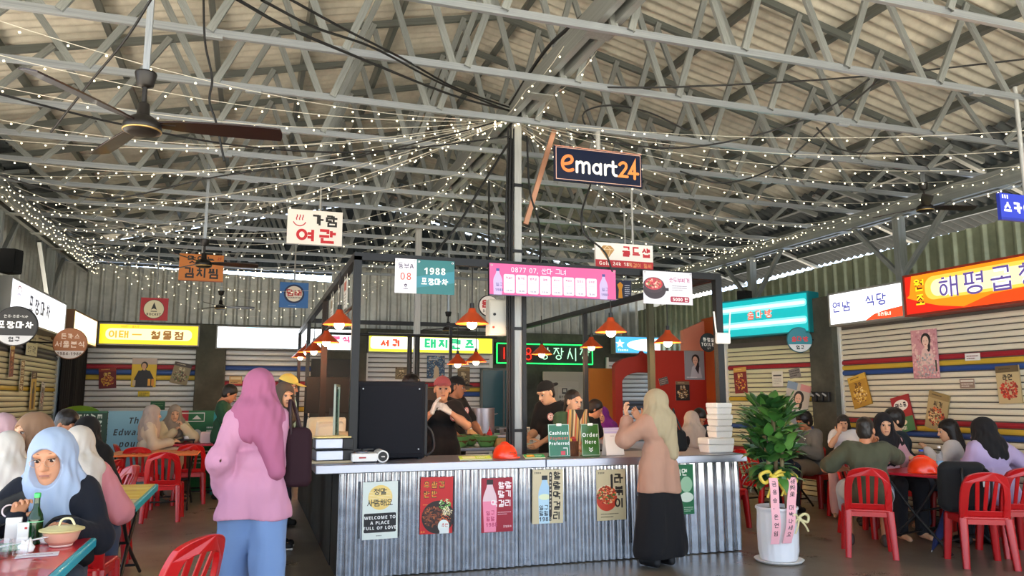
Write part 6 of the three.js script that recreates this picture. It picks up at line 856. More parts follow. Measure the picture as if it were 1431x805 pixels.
// ---------------------------------------------------------------- table ware, lower left
{ const Y = 0.78;
  const gm = phy(0x1c7a34, 0.06, 0, { transmission: 0.85, thickness: 0, ior: 1.5, clearcoat: 0.6 });
  const b = thing('green_bottle', 'green glass soju bottle in front of the woman in pale blue', 'bottle', [-0.99, Y, -4.52]); part('bottle_glass', lathe([[0, 0.004], [0.03, 0], [0.034, 0.006], [0.034, 0.12], [0.03, 0.145], [0.016, 0.175], [0.0135, 0.2], [0.0135, 0.232], [0.0125, 0.234]], 32), gm, b); part('label_band', cy(0.0346, 0.0346, 0.004, 0, 0.112, 0, 32, true), plain(0x8fe0a8, 0.4), b); part('cap', lathe([[0, 0.25], [0.013, 0.25], [0.0155, 0.246], [0.0155, 0.228], [0.0145, 0.226]], 24), phy(0x4ccc6a, 0.3, 0.4), b);
  const w = thing('covered_bowl', 'pale yellow and pink enamel bowl with a wire handle on the red table', 'bowl', [-0.85, Y, -4.42]); part('bowl_body', lathe([[0, 0.01], [0.05, 0.01], [0.07, 0.03], [0.085, 0.075]], 32), std(0xd9a48c, 0.4, 0, { side: THREE.DoubleSide }), w); part('bowl_rim', lathe([[0.083, 0.07], [0.1, 0.078], [0.1, 0.084], [0.082, 0.082]], 32), plain(0xe3d79a, 0.4), w); part('lid', lathe([[0.09, 0.084], [0.07, 0.094], [0, 0.098]], 32), plain(0xdccf96, 0.4), w); part('wire_handle', tube([[-0.02, 0.09, -0.02], [-0.005, 0.125, -0.01], [0.035, 0.13, 0], [0.055, 0.1, 0.005]], 0.0055, 16, 8), plain(0xe8deae, 0.4), w); part('foot_ring', new THREE.TorusGeometry(0.045, 0.008, 6, 24).rotateX(90 * R).translate(0, 0.008, 0), plain(0xe8c8b8, 0.5), w);
  for (const [i, x, z, h, ww] of [[0, -1.09, -4.55, 0.13, 0.07], [1, -1.035, -4.5, 0.11, 0.05]]) { const t = thing('menu_card', (i ? 'smaller white card with a red mark' : 'taller plain white card') + ' standing left of the green bottle', 'card', [x, Y, z], 6); part('card_face', rb(ww, h, 0.03, 0, h / 2, 0, 0.004), M.paper, t); if (i) part('red_mark', rb(0.012, 0.01, 0.002, 0.012, h - 0.025, 0.016, 0.0008), plain(0xc83a3a, 0.6), t); }
  const tum = (l, x, z) => { const t = thing('glass_tumbler', l, 'glass', [x, Y, z], 0, 'clear tumblers'); part('glass_wall', lathe([[0, 0.002], [0.03, 0], [0.036, 0.085], [0.034, 0.085], [0.028, 0.01], [0, 0.012]], 28), phy(0xffffff, 0.03, 0, { transmission: 1, thickness: 0, ior: 1.45 }), t); };
  tum('clear tumbler at the left border of the red table', -1.04, -4.16); tum('clear tumbler right of the other one on the red table', -0.965, -4.17);
  const sa = thing('glass_saucer', 'greenish oval glass dish with chopsticks on the red table', 'dish', [-1.06, Y, -4.34]); part('dish', lathe([[0, 0.006], [0.06, 0.008], [0.11, 0.02], [0.108, 0.024], [0.058, 0.014], [0, 0.012]], 32), phy(0xa8e0c4, 0.1, 0, { transmission: 0.6, thickness: 0 }), sa);
  for (let i = 0; i < 2; i++) one('chopstick', rod([-0.1, 0, 0.0], [0.12, 0.03, -0.08], 0.0028), M.chrome, (i ? 'right' : 'left') + ' metal chopstick leaning on the greenish dish', 'chopstick', 'metal chopsticks', [-1.0 + i * 0.012, Y + 0.03, -4.3 + i * 0.014]);
  const [pg, pm] = printed(0.17, 0.1, 0.002, canvasTex(256, 150, (g) => { fillRect(g, '#e6e2ea', 0, 0, 256, 150); for (const x of [40, 140]) fillRect(g, '#a87a9c', x, 70, 80, 18); lines(g, '#b8b0bc', 20, 20, 200, 2, 18, 6); }), 0xe6e2ea); const pp = one('paper_slip', pg, pm, 'white paper slip with pink marks lying on the red table', 'paper', null, [-0.9, Y + 0.003, -4.2], 8); pp.rotation.order = 'YXZ'; pp.rotation.x = -90 * R;
  const cr = (l, x, z) => { const g = sp(0.03, 0, 0.02, 0, 14), p = g.attributes.position; for (let i = 0; i < p.count; i++) { const q = 1 + 0.7 * nz(p.getX(i) * 70 + x * 40, p.getY(i) * 70, p.getZ(i) * 70); p.setXYZ(i, p.getX(i) * q * 1.3, Math.max(0, p.getY(i) * q), p.getZ(i) * q); } g.computeVertexNormals(); one('crumpled_tissue', g, M.paper, l, 'tissue', null, [x, Y, z]); };
  cr('crumpled white tissue between the green bottle and the bowl', -0.93, -4.52); cr('crumpled white tissue behind the paper slip', -0.97, -4.28);
  const tr = thing('serving_plate', 'dark plate with food at the left border of the red table', 'plate', [-1.26, Y, -4.55]); part('plate', lathe([[0, 0.01], [0.09, 0.012], [0.14, 0.03], [0.138, 0.036], [0.088, 0.02], [0, 0.018]], 28).translate(0, 0.07, 0), M.black, tr); part('stand_ring', cy(0.06, 0.08, 0.075, 0, 0.038, 0, 20), M.blackSteel, tr); for (let i = 0; i < 6; i++) part('food_piece', T(sp(0.024, 0, 0, 0, 10), rr(-0.06, 0.08), 0.1, rr(-0.06, 0.06)), plain([0xc87a3a, 0x5a7a2c, 0xb8522a][i % 3], 0.6), tr);
  const sb = thing('salad_bowl', 'bowl of green leaves at the left border below the plate', 'bowl', [-1.2, Y, -4.32]); part('bowl_body', lathe([[0, 0.005], [0.05, 0.005], [0.09, 0.06], [0.086, 0.06], [0.047, 0.012], [0, 0.012]], 28), M.black, sb); for (let i = 0; i < 14; i++) part('leaf', T(sp(0.026, 0, 0, 0, 8).scale(1, 0.5, 1), rr(-0.05, 0.05), 0.058 + rr(0, 0.014), rr(-0.05, 0.05), rr(-30, 30), 0, rr(-30, 30)), plain([0x4d7a34, 0x3a5a28, 0x6a9a4a][i % 3], 0.6), sb);
}
// ---------------------------------------------------------------- table ware and bags, right
helmet('orange safety helmet lying on the red table at the right', [6.42, 0.76, -6.16], 25, 0.98);
const water = (label, pos, r, h, cap, lab) => { const t = thing('water_bottle', label, 'bottle', pos); part('bottle_body', lathe([[0, 0.004], [r * 0.9, 0], [r, 0.01], [r, h * 0.3], [r * 0.93, h * 0.34], [r, h * 0.38], [r, h * 0.68], [r * 0.5, h * 0.86], [r * 0.38, h * 0.92], [r * 0.36, h * 0.94]], 28), M.pet, t); part('cap', cy(r * 0.42, r * 0.42, h * 0.08, 0, h * 0.97, 0, 20), plain(cap, 0.4), t); if (lab) part('label_band', cy(r * 1.01, r * 1.01, h * 0.2, 0, h * 0.5 - h * 0.3 + h * 0.08, 0, 28, true), plain(lab, 0.5), t); };
water('clear water bottle with a blue label right of the helmet', [6.86, 0.76, -6.36], 0.034, 0.24, 0xeeeeee, 0x8fc4e4); water('wide clear jug with a blue lid behind the helmet', [6.72, 0.76, -6.46], 0.055, 0.2, 0x2a4ac0, null);
{ const c = thing('paper_cup', 'tall striped paper cup left of the jug behind the helmet', 'cup', [6.58, 0.76, -6.44]); part('cup_body', lathe([[0, 0], [0.03, 0], [0.036, 0.14], [0.034, 0.14], [0.028, 0.006], [0, 0.006]], 24), plain(0xc8a884, 0.6), c); part('stripe', cy(0.0355, 0.034, 0.03, 0, 0.09, 0, 24, true), plain(0x8a2a1c, 0.6), c);
  const d = thing('green_dish', 'small green plastic dish right of the helmet', 'dish', [6.98, 0.76, -6.16]); part('dish_body', lathe([[0, 0], [0.04, 0], [0.065, 0.03], [0.07, 0.032], [0.062, 0.034], [0.038, 0.006], [0, 0.006]], 28), phy(0x5f8f6a, 0.35, 0), d);
  const k = thing('backpack', 'black backpack with a white tag hung on the empty red chair', 'backpack', [6.42, 0, -5.62], 150); const g = rb(0.4, 0.46, 0.17, 0.08, 0.68, 0.0, 0.07, 6), p = g.attributes.position; for (let i = 0; i < p.count; i++) { const q = nz(p.getX(i) * 7, p.getY(i) * 7, p.getZ(i) * 7 + 3); p.setX(i, p.getX(i) * (1 + 0.14 * q)); p.setZ(i, p.getZ(i) * (1 + 0.4 * q)); } g.computeVertexNormals(); part('bag_body', g, fabric(0x121214), k); part('front_pocket', rb(0.24, 0.2, 0.06, 0, 0.57, 0.09, 0.03, 4), fabric(0x17171a), k); part('strap', mg([tube([[-0.09, 0.86, -0.06], [-0.12, 0.8, -0.13], [-0.11, 0.6, -0.14], [-0.1, 0.48, -0.08]], 0.014, 20, 6), tube([[0.09, 0.86, -0.06], [0.12, 0.8, -0.13], [0.11, 0.6, -0.14], [0.1, 0.48, -0.08]], 0.014, 20, 6)]), M.black, k); part('white_tag', rb(0.05, 0.09, 0.004, -0.07, 0.74, -0.155, 0.001), plain(0xd8dce0, 0.7), k); part('zip', tube([[-0.12, 0.78, 0.07], [0, 0.86, 0.075], [0.12, 0.78, 0.07]], 0.004, 16, 5), M.steel, k);
  const u = thing('umbrella', 'closed navy umbrella leaning against the red table leg', 'umbrella', [0, 0, 0]); const a = [6.3, 0.03, -6.02], b = [6.72, 0.66, -5.98]; part('canopy', along((() => { const L = dist(a, b) * 0.78, q = lathe([[0.004, -L / 2], [0.03, -L * 0.3], [0.05, L * 0.2], [0.056, L * 0.46], [0.02, L * 0.5], [0, L * 0.5]], 40), v = q.attributes.position; for (let i = 0; i < v.count; i++) { const s = 1 + 0.16 * Math.cos(Math.atan2(v.getZ(i), v.getX(i)) * 8 + v.getY(i) * 9); v.setX(i, v.getX(i) * s); v.setZ(i, v.getZ(i) * s); } q.computeVertexNormals(); return q; })(), a, [a[0] + (b[0] - a[0]) * 0.8, a[1] + (b[1] - a[1]) * 0.8, a[2] + (b[2] - a[2]) * 0.8]), fabric(0x1c2450), u); part('shaft', rod(a, b, 0.006), M.steel, u); part('handle', rod([6.68, 0.6, -5.984], [6.76, 0.72, -5.976], 0.014), M.black, u);
  const tb = (l, x, z, h, c) => { const t = thing('tissue_box', l, 'box', [x, 0.78, z]); part('box_body', rb(0.11, h, 0.11, 0, h / 2, 0, 0.006), plain(c, 0.7), t); part('tissue', rb(0.05, 0.04, 0.02, 0, h + 0.015, 0, 0.008), M.paper, t); };
  tb('white tissue box on the red table behind the plant', 7.02, -9.1, 0.1, 0xe8e4e0); tb('second white tissue box beside the young man in the hoodie', 7.2, -9.05, 0.08, 0xdcd8d4); water('small clear bottle in front of the young man in the hoodie', [7.32, 0.78, -9.0], 0.026, 0.17, 0xf0f0f0, null);
  const f = (l, x, z, w, h, d, c) => { const t = thing('serving_box', l, 'box', [x, 0.82, z]); part('box_body', rb(w, h, d, 0, h / 2, 0, 0.008), plain(c, 0.7), t); part('lid', rb(w * 0.9, 0.02, d * 0.9, 0, h + 0.008, 0, 0.006), plain(c, 0.6), t); };
  f('pale pink tissue box on the pink-red table', -0.62, -12.9, 0.16, 0.15, 0.12, 0xe0c4c0); f('floral plastic pack right of the pink tissue box', -0.46, -12.95, 0.13, 0.22, 0.1, 0xd0a8b4);
  const g2 = thing('grill_tray', 'dark tray with dishes in front of the woman with her hand at her mouth', 'tray', [-0.95, 0.82, -12.95]); part('tray_body', rb(0.36, 0.025, 0.26, 0, 0.05, 0, 0.008), M.black, g2); part('dish', cy(0.06, 0.05, 0.05, 0.06, 0.085, 0, 18), M.white, g2); part('legs', mg([[-0.16, 0.1], [0.16, 0.1], [-0.16, -0.1], [0.16, -0.1]].map(([x, z]) => cy(0.008, 0.008, 0.05, x, 0.025, z, 8))), M.black, g2);
}
// ---------------------------------------------------------------- people: distance fields meshed with surface nets
function net(f, lo, hi, c) {
  const n = [0, 1, 2].map((k) => Math.max(2, Math.ceil((hi[k] - lo[k]) / c)) + 1), [X, Y, Z] = n, v = new Float32Array(X * Y * Z), B = 4;
  for (let k = 0; k < Z; k += B) for (let j = 0; j < Y; j += B) for (let i = 0; i < X; i += B) {
    const d = f(lo[0] + (i + 1.5) * c, lo[1] + (j + 1.5) * c, lo[2] + (k + 1.5) * c), skip = Math.abs(d) > c * 5.5;
    for (let z = k; z < Math.min(Z, k + B); z++) for (let y = j; y < Math.min(Y, j + B); y++) for (let x = i; x < Math.min(X, i + B); x++) v[(z * Y + y) * X + x] = skip ? d : f(lo[0] + x * c, lo[1] + y * c, lo[2] + z * c);
  }
  const id = new Int32Array(X * Y * Z).fill(-1), pos = [], idx = [], at = (x, y, z) => (z * Y + y) * X + x;
  for (let z = 0; z < Z - 1; z++) for (let y = 0; y < Y - 1; y++) for (let x = 0; x < X - 1; x++) {
    let m = 0, sx = 0, sy = 0, sz = 0; const q = [];
    for (let e = 0; e < 8; e++) { const w = v[at(x + (e & 1), y + (e >> 1 & 1), z + (e >> 2))]; q.push(w); if (w < 0) m++; }
    if (m === 0 || m === 8) continue;
    let cnt = 0;
    for (let a = 0; a < 8; a++) for (const bit of [1, 2, 4]) { const b = a | bit; if (b === a || (q[a] < 0) === (q[b] < 0)) continue; const t = q[a] / (q[a] - q[b]); sx += (a & 1) + (bit === 1 ? t : 0); sy += (a >> 1 & 1) + (bit === 2 ? t : 0); sz += (a >> 2) + (bit === 4 ? t : 0); cnt++; }
    id[at(x, y, z)] = pos.length / 3; pos.push(lo[0] + (x + sx / cnt) * c, lo[1] + (y + sy / cnt) * c, lo[2] + (z + sz / cnt) * c);
  }
  const quad = (a, b, d, e, flip) => { if (a < 0 || b < 0 || d < 0 || e < 0) return; flip ? idx.push(a, d, b, a, e, d) : idx.push(a, b, d, a, d, e); };
  for (let z = 1; z < Z - 1; z++) for (let y = 1; y < Y - 1; y++) for (let x = 1; x < X - 1; x++) {
    const s = v[at(x, y, z)] < 0;
    if (s !== v[at(x + 1, y, z)] < 0) quad(id[at(x, y - 1, z - 1)], id[at(x, y, z - 1)], id[at(x, y, z)], id[at(x, y - 1, z)], !s);
    if (s !== v[at(x, y + 1, z)] < 0) quad(id[at(x - 1, y, z - 1)], id[at(x - 1, y, z)], id[at(x, y, z)], id[at(x, y, z - 1)], !s);
    if (s !== v[at(x, y, z + 1)] < 0) quad(id[at(x - 1, y - 1, z)], id[at(x, y - 1, z)], id[at(x, y, z)], id[at(x - 1, y, z)], !s);
  }
  const g = new THREE.BufferGeometry(); g.setAttribute('position', new THREE.Float32BufferAttribute(pos, 3)); g.setIndex(idx); g.computeVertexNormals(); return g;
}
const smin = (a, b, k) => { const h = Math.max(k - Math.abs(a - b), 0) / k; return Math.min(a, b) - h * h * k * 0.25; };
const add3 = (a, b, k = 1) => [a[0] + b[0] * k, a[1] + b[1] * k, a[2] + b[2] * k], sub3 = (a, b) => add3(a, b, -1), len3 = (a) => Math.hypot(...a), mul3 = (a, k) => [a[0] * k, a[1] * k, a[2] * k], nrm = (a) => mul3(a, 1 / (len3(a) || 1)), dot3 = (a, b) => a[0] * b[0] + a[1] * b[1] + a[2] * b[2], crs = (a, b) => [a[1] * b[2] - a[2] * b[1], a[2] * b[0] - a[0] * b[2], a[0] * b[1] - a[1] * b[0]], mix3 = (a, b, t) => add3(mul3(a, 1 - t), b, t);
const cap = (a, b, ra, rb = ra) => ({ a, b, ra, rb, d: sub3(b, a), i: 1 / Math.max(1e-9, dot3(sub3(b, a), sub3(b, a))) });
function capD(c, x, y, z) { const px = x - c.a[0], py = y - c.a[1], pz = z - c.a[2], t = Math.min(1, Math.max(0, (px * c.d[0] + py * c.d[1] + pz * c.d[2]) * c.i)); return Math.hypot(px - c.d[0] * t, py - c.d[1] * t, pz - c.d[2] * t) - c.ra - (c.rb - c.ra) * t; }
const field = (caps, k, off = 0) => (x, y, z) => { let d = 1e3; for (const c of caps) d = smin(d, capD(c, x, y, z) - off, k); return d; };
function box3(caps, pad) { const lo = [1e9, 1e9, 1e9], hi = [-1e9, -1e9, -1e9]; for (const c of caps) for (const [p, r] of [[c.a, c.ra], [c.b, c.rb]]) for (let k = 0; k < 3; k++) { lo[k] = Math.min(lo[k], p[k] - r - pad); hi[k] = Math.max(hi[k], p[k] + r + pad); } return [lo, hi]; }
const ell = (x, y, z, a, b, c) => { const k0 = Math.hypot(x / a, y / b, z / c), k1 = Math.hypot(x / a / a, y / b / b, z / c / c); return k0 * (k0 - 1) / (k1 || 1e-6); };
const capQ = (ax, ay, az, bx_, by, bz, ra, rb) => { const c = cap([ax, ay, az], [bx_, by, bz], ra, rb); return (x, y, z) => capD(c, x, y, z); };
const noseD = capQ(0, 0.014, 0.084, 0, -0.028, 0.104, 0.009, 0.0135), browD = capQ(-0.04, 0.032, 0.077, 0.04, 0.032, 0.077, 0.012, 0.012), neckD = capQ(0, -0.07, -0.022, 0, -0.2, -0.045, 0.052, 0.056);
function headD(x, y, z) {
  let d = ell(x, y - 0.036, z + 0.018, 0.077, 0.092, 0.097);
  d = smin(d, ell(x, y + 0.035, z - 0.022, 0.06, 0.085, 0.066), 0.03); d = smin(d, Math.hypot(x, y + 0.094, z - 0.055) - 0.022, 0.035);
  d = smin(d, browD(x, y, z), 0.02); const ax = Math.abs(x);
  d = -smin(-d, Math.hypot(ax - 0.031, y - 0.007, z - 0.106) - 0.021, 0.012);
  d = smin(d, noseD(x, y, z), 0.012); d = smin(d, Math.hypot(ax - 0.012, y + 0.03, z - 0.094) - 0.008, 0.01); d = smin(d, ell(ax - 0.079, y + 0.008, z + 0.008, 0.011, 0.03, 0.018), 0.01);
  d = smin(d, ell(x, y + 0.057, z - 0.083, 0.025, 0.006, 0.012), 0.006); d = smin(d, ell(x, y + 0.068, z - 0.081, 0.021, 0.007, 0.012), 0.006);
  return smin(d, neckD(x, y, z), 0.03);
}
function handCaps(W, F, N, side, curl, s) {
  F = nrm(F); N = nrm(sub3(N, mul3(F, dot3(N, F)))); const S = mul3(crs(F, N), side), P = (f, t, n = 0) => add3(add3(add3(W, F, f * s), S, t * s), N, n * s), caps = [];
  for (const [t0, t1] of [[0.016, 0.029], [0.004, 0.01], [-0.008, -0.01], [-0.018, -0.028]]) caps.push(cap(P(-0.01, t0 * 0.8), P(0.085, t1), 0.017 * s, 0.0125 * s));
  const fing = [[0.03, 0.07, 0.9], [0.01, 0.079, 1], [-0.01, 0.072, 1.1], [-0.028, 0.056, 1.25]];
  fing.forEach(([t, L, q], i) => { let p = P(0.088 - (i === 3 ? 0.01 : 0), t), a = curl * q * 0.5; const parts = [0.46, 0.3, 0.24]; for (let k = 0; k < 3; k++) { const dir = add3(mul3(F, Math.cos(a)), N, Math.sin(a)), e = add3(p, add3(dir, S, (t - 0.001) * 1.2), L * s * parts[k]); caps.push(cap(p, e, (0.0088 - k * 0.0009) * s, (0.008 - k * 0.0009) * s)); p = e; a += curl * q * 0.85; } });
  let p = P(0.018, 0.03, 0.006); for (const [L, f, t, n, r] of [[0.042, 0.62, 0.7, 0.3, 0.0125], [0.032, 0.8, 0.42, 0.4 + curl * 0.4, 0.0105], [0.026, 0.9, 0.1, 0.45 + curl * 0.6, 0.009]]) { const e = add3(p, nrm(add3(add3(mul3(F, f), S, t), N, n)), L * s); caps.push(cap(p, e, r * s, r * 0.9 * s)); p = e; }
  return caps;
}
const handF = (caps) => (x, y, z) => { let d = 1e3; for (let i = 0; i < caps.length; i++) d = smin(d, capD(caps[i], x, y, z), i < 4 ? 0.014 : 0.005); return d; };
const joinG = (list) => { let n = 0, m = 0; for (const g of list) { n += g.attributes.position.count; m += g.index.count; } const p = new Float32Array(n * 3), q = new Float32Array(n * 3), id = new Uint32Array(m); let a = 0, b = 0; for (const g of list) { p.set(g.attributes.position.array, a * 3); q.set(g.attributes.normal.array, a * 3); for (let i = 0; i < g.index.count; i++) id[b + i] = g.index.array[i] + a; a += g.attributes.position.count; b += g.index.count; } const g = new THREE.BufferGeometry(); g.setAttribute('position', new THREE.BufferAttribute(p, 3)); g.setAttribute('normal', new THREE.BufferAttribute(q, 3)); g.setIndex(new THREE.BufferAttribute(id, 1)); return g; };
const SKIN = [0xc98f6c, 0xb87c5a, 0xd9a784, 0xa86e4e];
const skinM = (i) => cache['skin' + i] ??= phy(SKIN[i], 0.55, 0, { sheen: 0.2, sheenColor: new THREE.Color(0xffb090), sheenRoughness: 0.5 });
const basis = (yaw, pitch, roll = 0) => { const m = new THREE.Matrix4().makeRotationFromEuler(new THREE.Euler(pitch * R, yaw * R, roll * R, 'YXZ')), e = m.elements; return [[e[0], e[1], e[2]], [e[4], e[5], e[6]], [e[8], e[9], e[10]]]; };

function person(label, o) {
  const s = (o.h ?? 1.65) / 1.7, sit = o.sit ?? 0, q = o.q ?? 1, cb = 0.0145 * q, ch = (o.ch ?? 0.0062) * q;
  const fwd = sit ? 0.09 : 0, t = thing('person', label, 'person', [o.at[0] + fwd * Math.sin((o.face ?? 0) * R), o.y ?? 0, o.at[1] + fwd * Math.cos((o.face ?? 0) * R)], o.face ?? 0);
  const hy = sit ? sit + 0.1 * s : 0.93 * s, lean = (o.lean ?? (sit ? 6 : 2)) * R, u = [0, Math.cos(lean), Math.sin(lean)], w = (o.wide ?? 1) * 0.93;
  const P0 = [0, hy, 0], sp_ = (k, x = 0, z = 0) => [x * s, hy + u[1] * k * s - u[2] * z * s, u[2] * k * s + z * s];
  const Nk = sp_(0.5), hb = basis(...(o.head ?? [0, 0, 0])), Hc = add3(add3(Nk, hb[1], 0.125 * s), add3(hb[2], u, 0.2), 0.022 * s);
  const sh = {}, hand = {}, elbow = {};
  for (const [k, d] of [['L', 1], ['R', -1]]) {
    sh[k] = sp_(0.44, d * 0.165 * w); const H = o[k]?.hand ?? (sit ? [d * 0.17, hy + 0.07, 0.32] : [d * 0.23, hy - 0.1, 0.06]), U = 0.29 * s, Lw = 0.255 * s;
    let v = sub3(H, sh[k]), D = Math.min(len3(v), (U + Lw) * 0.995); v = nrm(v); hand[k] = add3(sh[k], v, D);
    const c = (U * U + D * D - Lw * Lw) / (2 * U * D), pole = o[k]?.pole ?? [d * 0.5, -0.7, -0.5], pp = nrm(sub3(pole, mul3(v, dot3(pole, v)))); elbow[k] = add3(add3(sh[k], v, U * c), pp, U * Math.sqrt(Math.max(0, 1 - c * c)));
  }
  const hip = {}, knee = {}, ank = {};
  for (const [k, d] of [['L', 1], ['R', -1]]) { hip[k] = [d * 0.09 * s, hy - 0.01, 0]; const st = o.step?.[k] ?? 0; if (sit) { const spread = o.spread ?? 0.13; knee[k] = [d * spread, hy - 0.0, 0.42 * s]; ank[k] = [d * spread, 0.075, (0.42 + (o.tuck ?? -0.02)) * s]; } else { knee[k] = [d * 0.1 * s, 0.5 * s, 0.03 + st * 0.5 + Math.abs(st) * 0.2]; ank[k] = [d * 0.1 * s, 0.08 + (st < 0 ? 0.03 : 0), st]; } }
  // body: one skin
  const torso = [cap(sp_(0.36, 0.08 * w), sp_(0.36, -0.08 * w), 0.097 * s * w), cap(sp_(0.16, 0.06 * w), sp_(0.16, -0.06 * w), 0.103 * s * w), cap([0.07 * s * w, hy, 0], [-0.07 * s * w, hy, 0], 0.108 * s * w), cap(sp_(0.42, 0.12 * w), sp_(0.42, -0.12 * w), 0.062 * s)];
  const arms = [], legs = [];
  for (const k of 'LR') { arms.push(cap(sh[k], elbow[k], 0.05 * s, 0.04 * s), cap(elbow[k], mix3(elbow[k], hand[k], 0.35), 0.04 * s, 0.041 * s), cap(mix3(elbow[k], hand[k], 0.35), hand[k], 0.041 * s, 0.026 * s)); legs.push(cap(hip[k], knee[k], 0.078 * s, 0.054 * s), cap(knee[k], ank[k], 0.054 * s, 0.036 * s), cap(ank[k], add3(ank[k], [0, -0.03, 0.13 * s]), 0.036 * s, 0.028 * s)); }
  const bc = [...torso, ...arms, ...legs, cap(sp_(0.45), add3(Nk, hb[1], 0.04 * s), 0.06 * s, 0.052 * s)];
  const list = [net(field(bc, 0.045 * s), ...box3(bc, 0.05), cb)];
  const hs = s * (o.hs ?? 1.03), toH = (f) => (x, y, z) => { const a = x - Hc[0], b = y - Hc[1], c = z - Hc[2]; return hs * f((hb[0][0] * a + hb[0][1] * b + hb[0][2] * c) / hs, (hb[1][0] * a + hb[1][1] * b + hb[1][2] * c) / hs, (hb[2][0] * a + hb[2][1] * b + hb[2][2] * c) / hs, x, y, z); };
  const inH = (x, y, z) => add3(add3(add3(Hc, hb[0], x * hs), hb[1], y * hs), hb[2], z * hs);
  const cube = (c, r) => [c.map((v) => v - r), c.map((v) => v + r)];
  list.push(net(toH(headD), ...cube(inH(0, -0.01, 0), 0.165 * hs), ch));
  const gl = [];
  for (const [k, d] of [['L', 1], ['R', -1]]) { const F = o[k]?.f ?? sub3(hand[k], elbow[k]), N = o[k]?.n ?? (sit ? [0, -1, 0.05] : [-d, 0, 0.15]), hc = handCaps(hand[k], F, N, -d, o[k]?.curl ?? 0.45, s * 0.98), f = handF([...hc]); list.push(net(f, ...box3(hc, 0.012), (o.cf ?? 0.0048) * q)); if (o.gloves) gl.push(net((x, y, z) => f(x, y, z) - 0.004, ...box3(hc, 0.016), 0.005)); }
  part('body', joinG(list), skinM(o.skin ?? 0), t);
  if (gl.length) part('glove', joinG(gl), phy(0xf2eee8, 0.3, 0, { transmission: 0.35, thickness: 0 }), t);
  // clothes
  const wob = (a, fx, fy) => (x, y, z) => -a * Math.min(1, Math.max(0, 0.5 + 0.75 * nz(x * fx + o.at[0] * 9, y * fy, z * fx + 4)));
  if (o.top) {
    const tp = o.top, lo = (tp.loose ?? 0.016) * 0.62, hem = tp.hem ?? (sit ? -1 : hy - 0.1), caps = torso.map((c) => cap(c.a, c.b, c.ra + lo, c.rb + lo));
    if (!sit && hem < hy) caps.push(cap([0.075 * w, hy, 0], [0.075 * w + (tp.flare ?? 0.01), hem + 0.02, 0], 0.112 * s * w + lo + 0.012, 0.116 * s * w + lo + 0.014), cap([-0.075 * w, hy, 0], [-0.075 * w - (tp.flare ?? 0.01), hem + 0.02, 0], 0.112 * s * w + lo + 0.012, 0.116 * s * w + lo + 0.014));
    const sl = tp.sleeve ?? 1;
    for (const k of 'LR') { const e = sl >= 0.5 ? elbow[k] : mix3(sh[k], elbow[k], sl * 2); caps.push(cap(sh[k], e, 0.053 * s + lo, 0.046 * s + lo * (sl < 0.5 ? 1.5 : 1))); if (sl > 0.5) caps.push(cap(elbow[k], mix3(elbow[k], hand[k], (sl - 0.5) * 2 - 0.04), 0.046 * s + lo, 0.033 * s + lo)); }
    const f0 = field(caps, 0.05), wv = wob(tp.fold ?? 0.012, 9, 4), wv2 = wob((tp.fold ?? 0.012) * 0.5, 26, 10), nb = add3(Nk, [0, 0.05, 0.01]);
    const [l, h] = box3(caps, 0.04); if (hem > 0 && !sit) l[1] = hem - 0.03;
    const f = (x, y, z) => { let d = f0(x, y, z); if (d < 0.05 && d > -0.05) d += wv(x, y, z) + wv2(x, y, z); if (!sit) d = Math.max(d, hem - y + 0.012 * Math.sin(x * 14)); return Math.max(d, 0.066 * s - Math.hypot(x - nb[0], y - nb[1], z - nb[2])); };
    part(tp.name ?? 'shirt', net(f, l, h, o.ct ?? cb * 0.85), fabric(tp.c), t);
    if (tp.badge) part('badge', T(cy(0.045 * s, 0.045 * s, 0.006, 0, 0, 0, 20), 0, 0, 0, 90).translate(...add3(sp_(0.34, 0.09), [0, 0, 0.122 * s + lo])), std(0xffffff, 0.6, 0, { map: o.badgeTex ??= texBadge }), t);
    if (tp.stripes) for (const k of 'LR') for (let i = 0; i < 5; i++) { const a = mix3(elbow[k], hand[k], 0.1 + i * 0.15), b = mix3(elbow[k], hand[k], 0.16 + i * 0.15); part('stripe', along(new THREE.CylinderGeometry((0.05 - i * 0.0045) * s + lo, (0.051 - i * 0.0045) * s + lo, dist(a, b), 20, 1, true), a, b), plain(0xe8e6e2, 0.9), t); }
  }
  if (o.bottom) {
    const bt = o.bottom, lo = bt.loose ?? 0.014, caps = [cap(add3(torso[2].a, [0, -0.02, sit ? 0.02 : 0]), add3(torso[2].b, [0, -0.02, sit ? 0.02 : 0]), torso[2].ra + 0.003)];
    for (const k of 'LR') { const d = k === 'L' ? 1 : -1; if (bt.skirt) { caps.push(cap(add3(hip[k], [0, 0.03, 0]), sit ? knee[k] : [d * 0.12, 0.16, 0.0], 0.1 * s, 0.115 * s + lo)); if (sit) caps.push(cap(knee[k], add3(ank[k], [0, 0.1, 0]), 0.1, 0.1)); }
      else { const e = bt.short ? mix3(knee[k], ank[k], bt.short) : add3(ank[k], [0, 0.03, 0]); caps.push(cap(hip[k], mix3(hip[k], knee[k], 0.3), 0.088 * s, 0.082 * s + lo), cap(mix3(hip[k], knee[k], 0.3), knee[k], 0.082 * s + lo, 0.06 * s + lo * 1.2), cap(knee[k], e, 0.06 * s + lo * 1.2, 0.044 * s + lo * (bt.short ? 1.3 : 1.4))); } }
    const f0 = field(caps, bt.skirt ? 0.09 : 0.035), wv = wob(bt.fold ?? 0.012, 12, 3), cut = bt.skirt ? 0.09 : 0.055;
    const [l, h] = box3(caps, 0.03); l[1] = Math.max(l[1], 0.01);
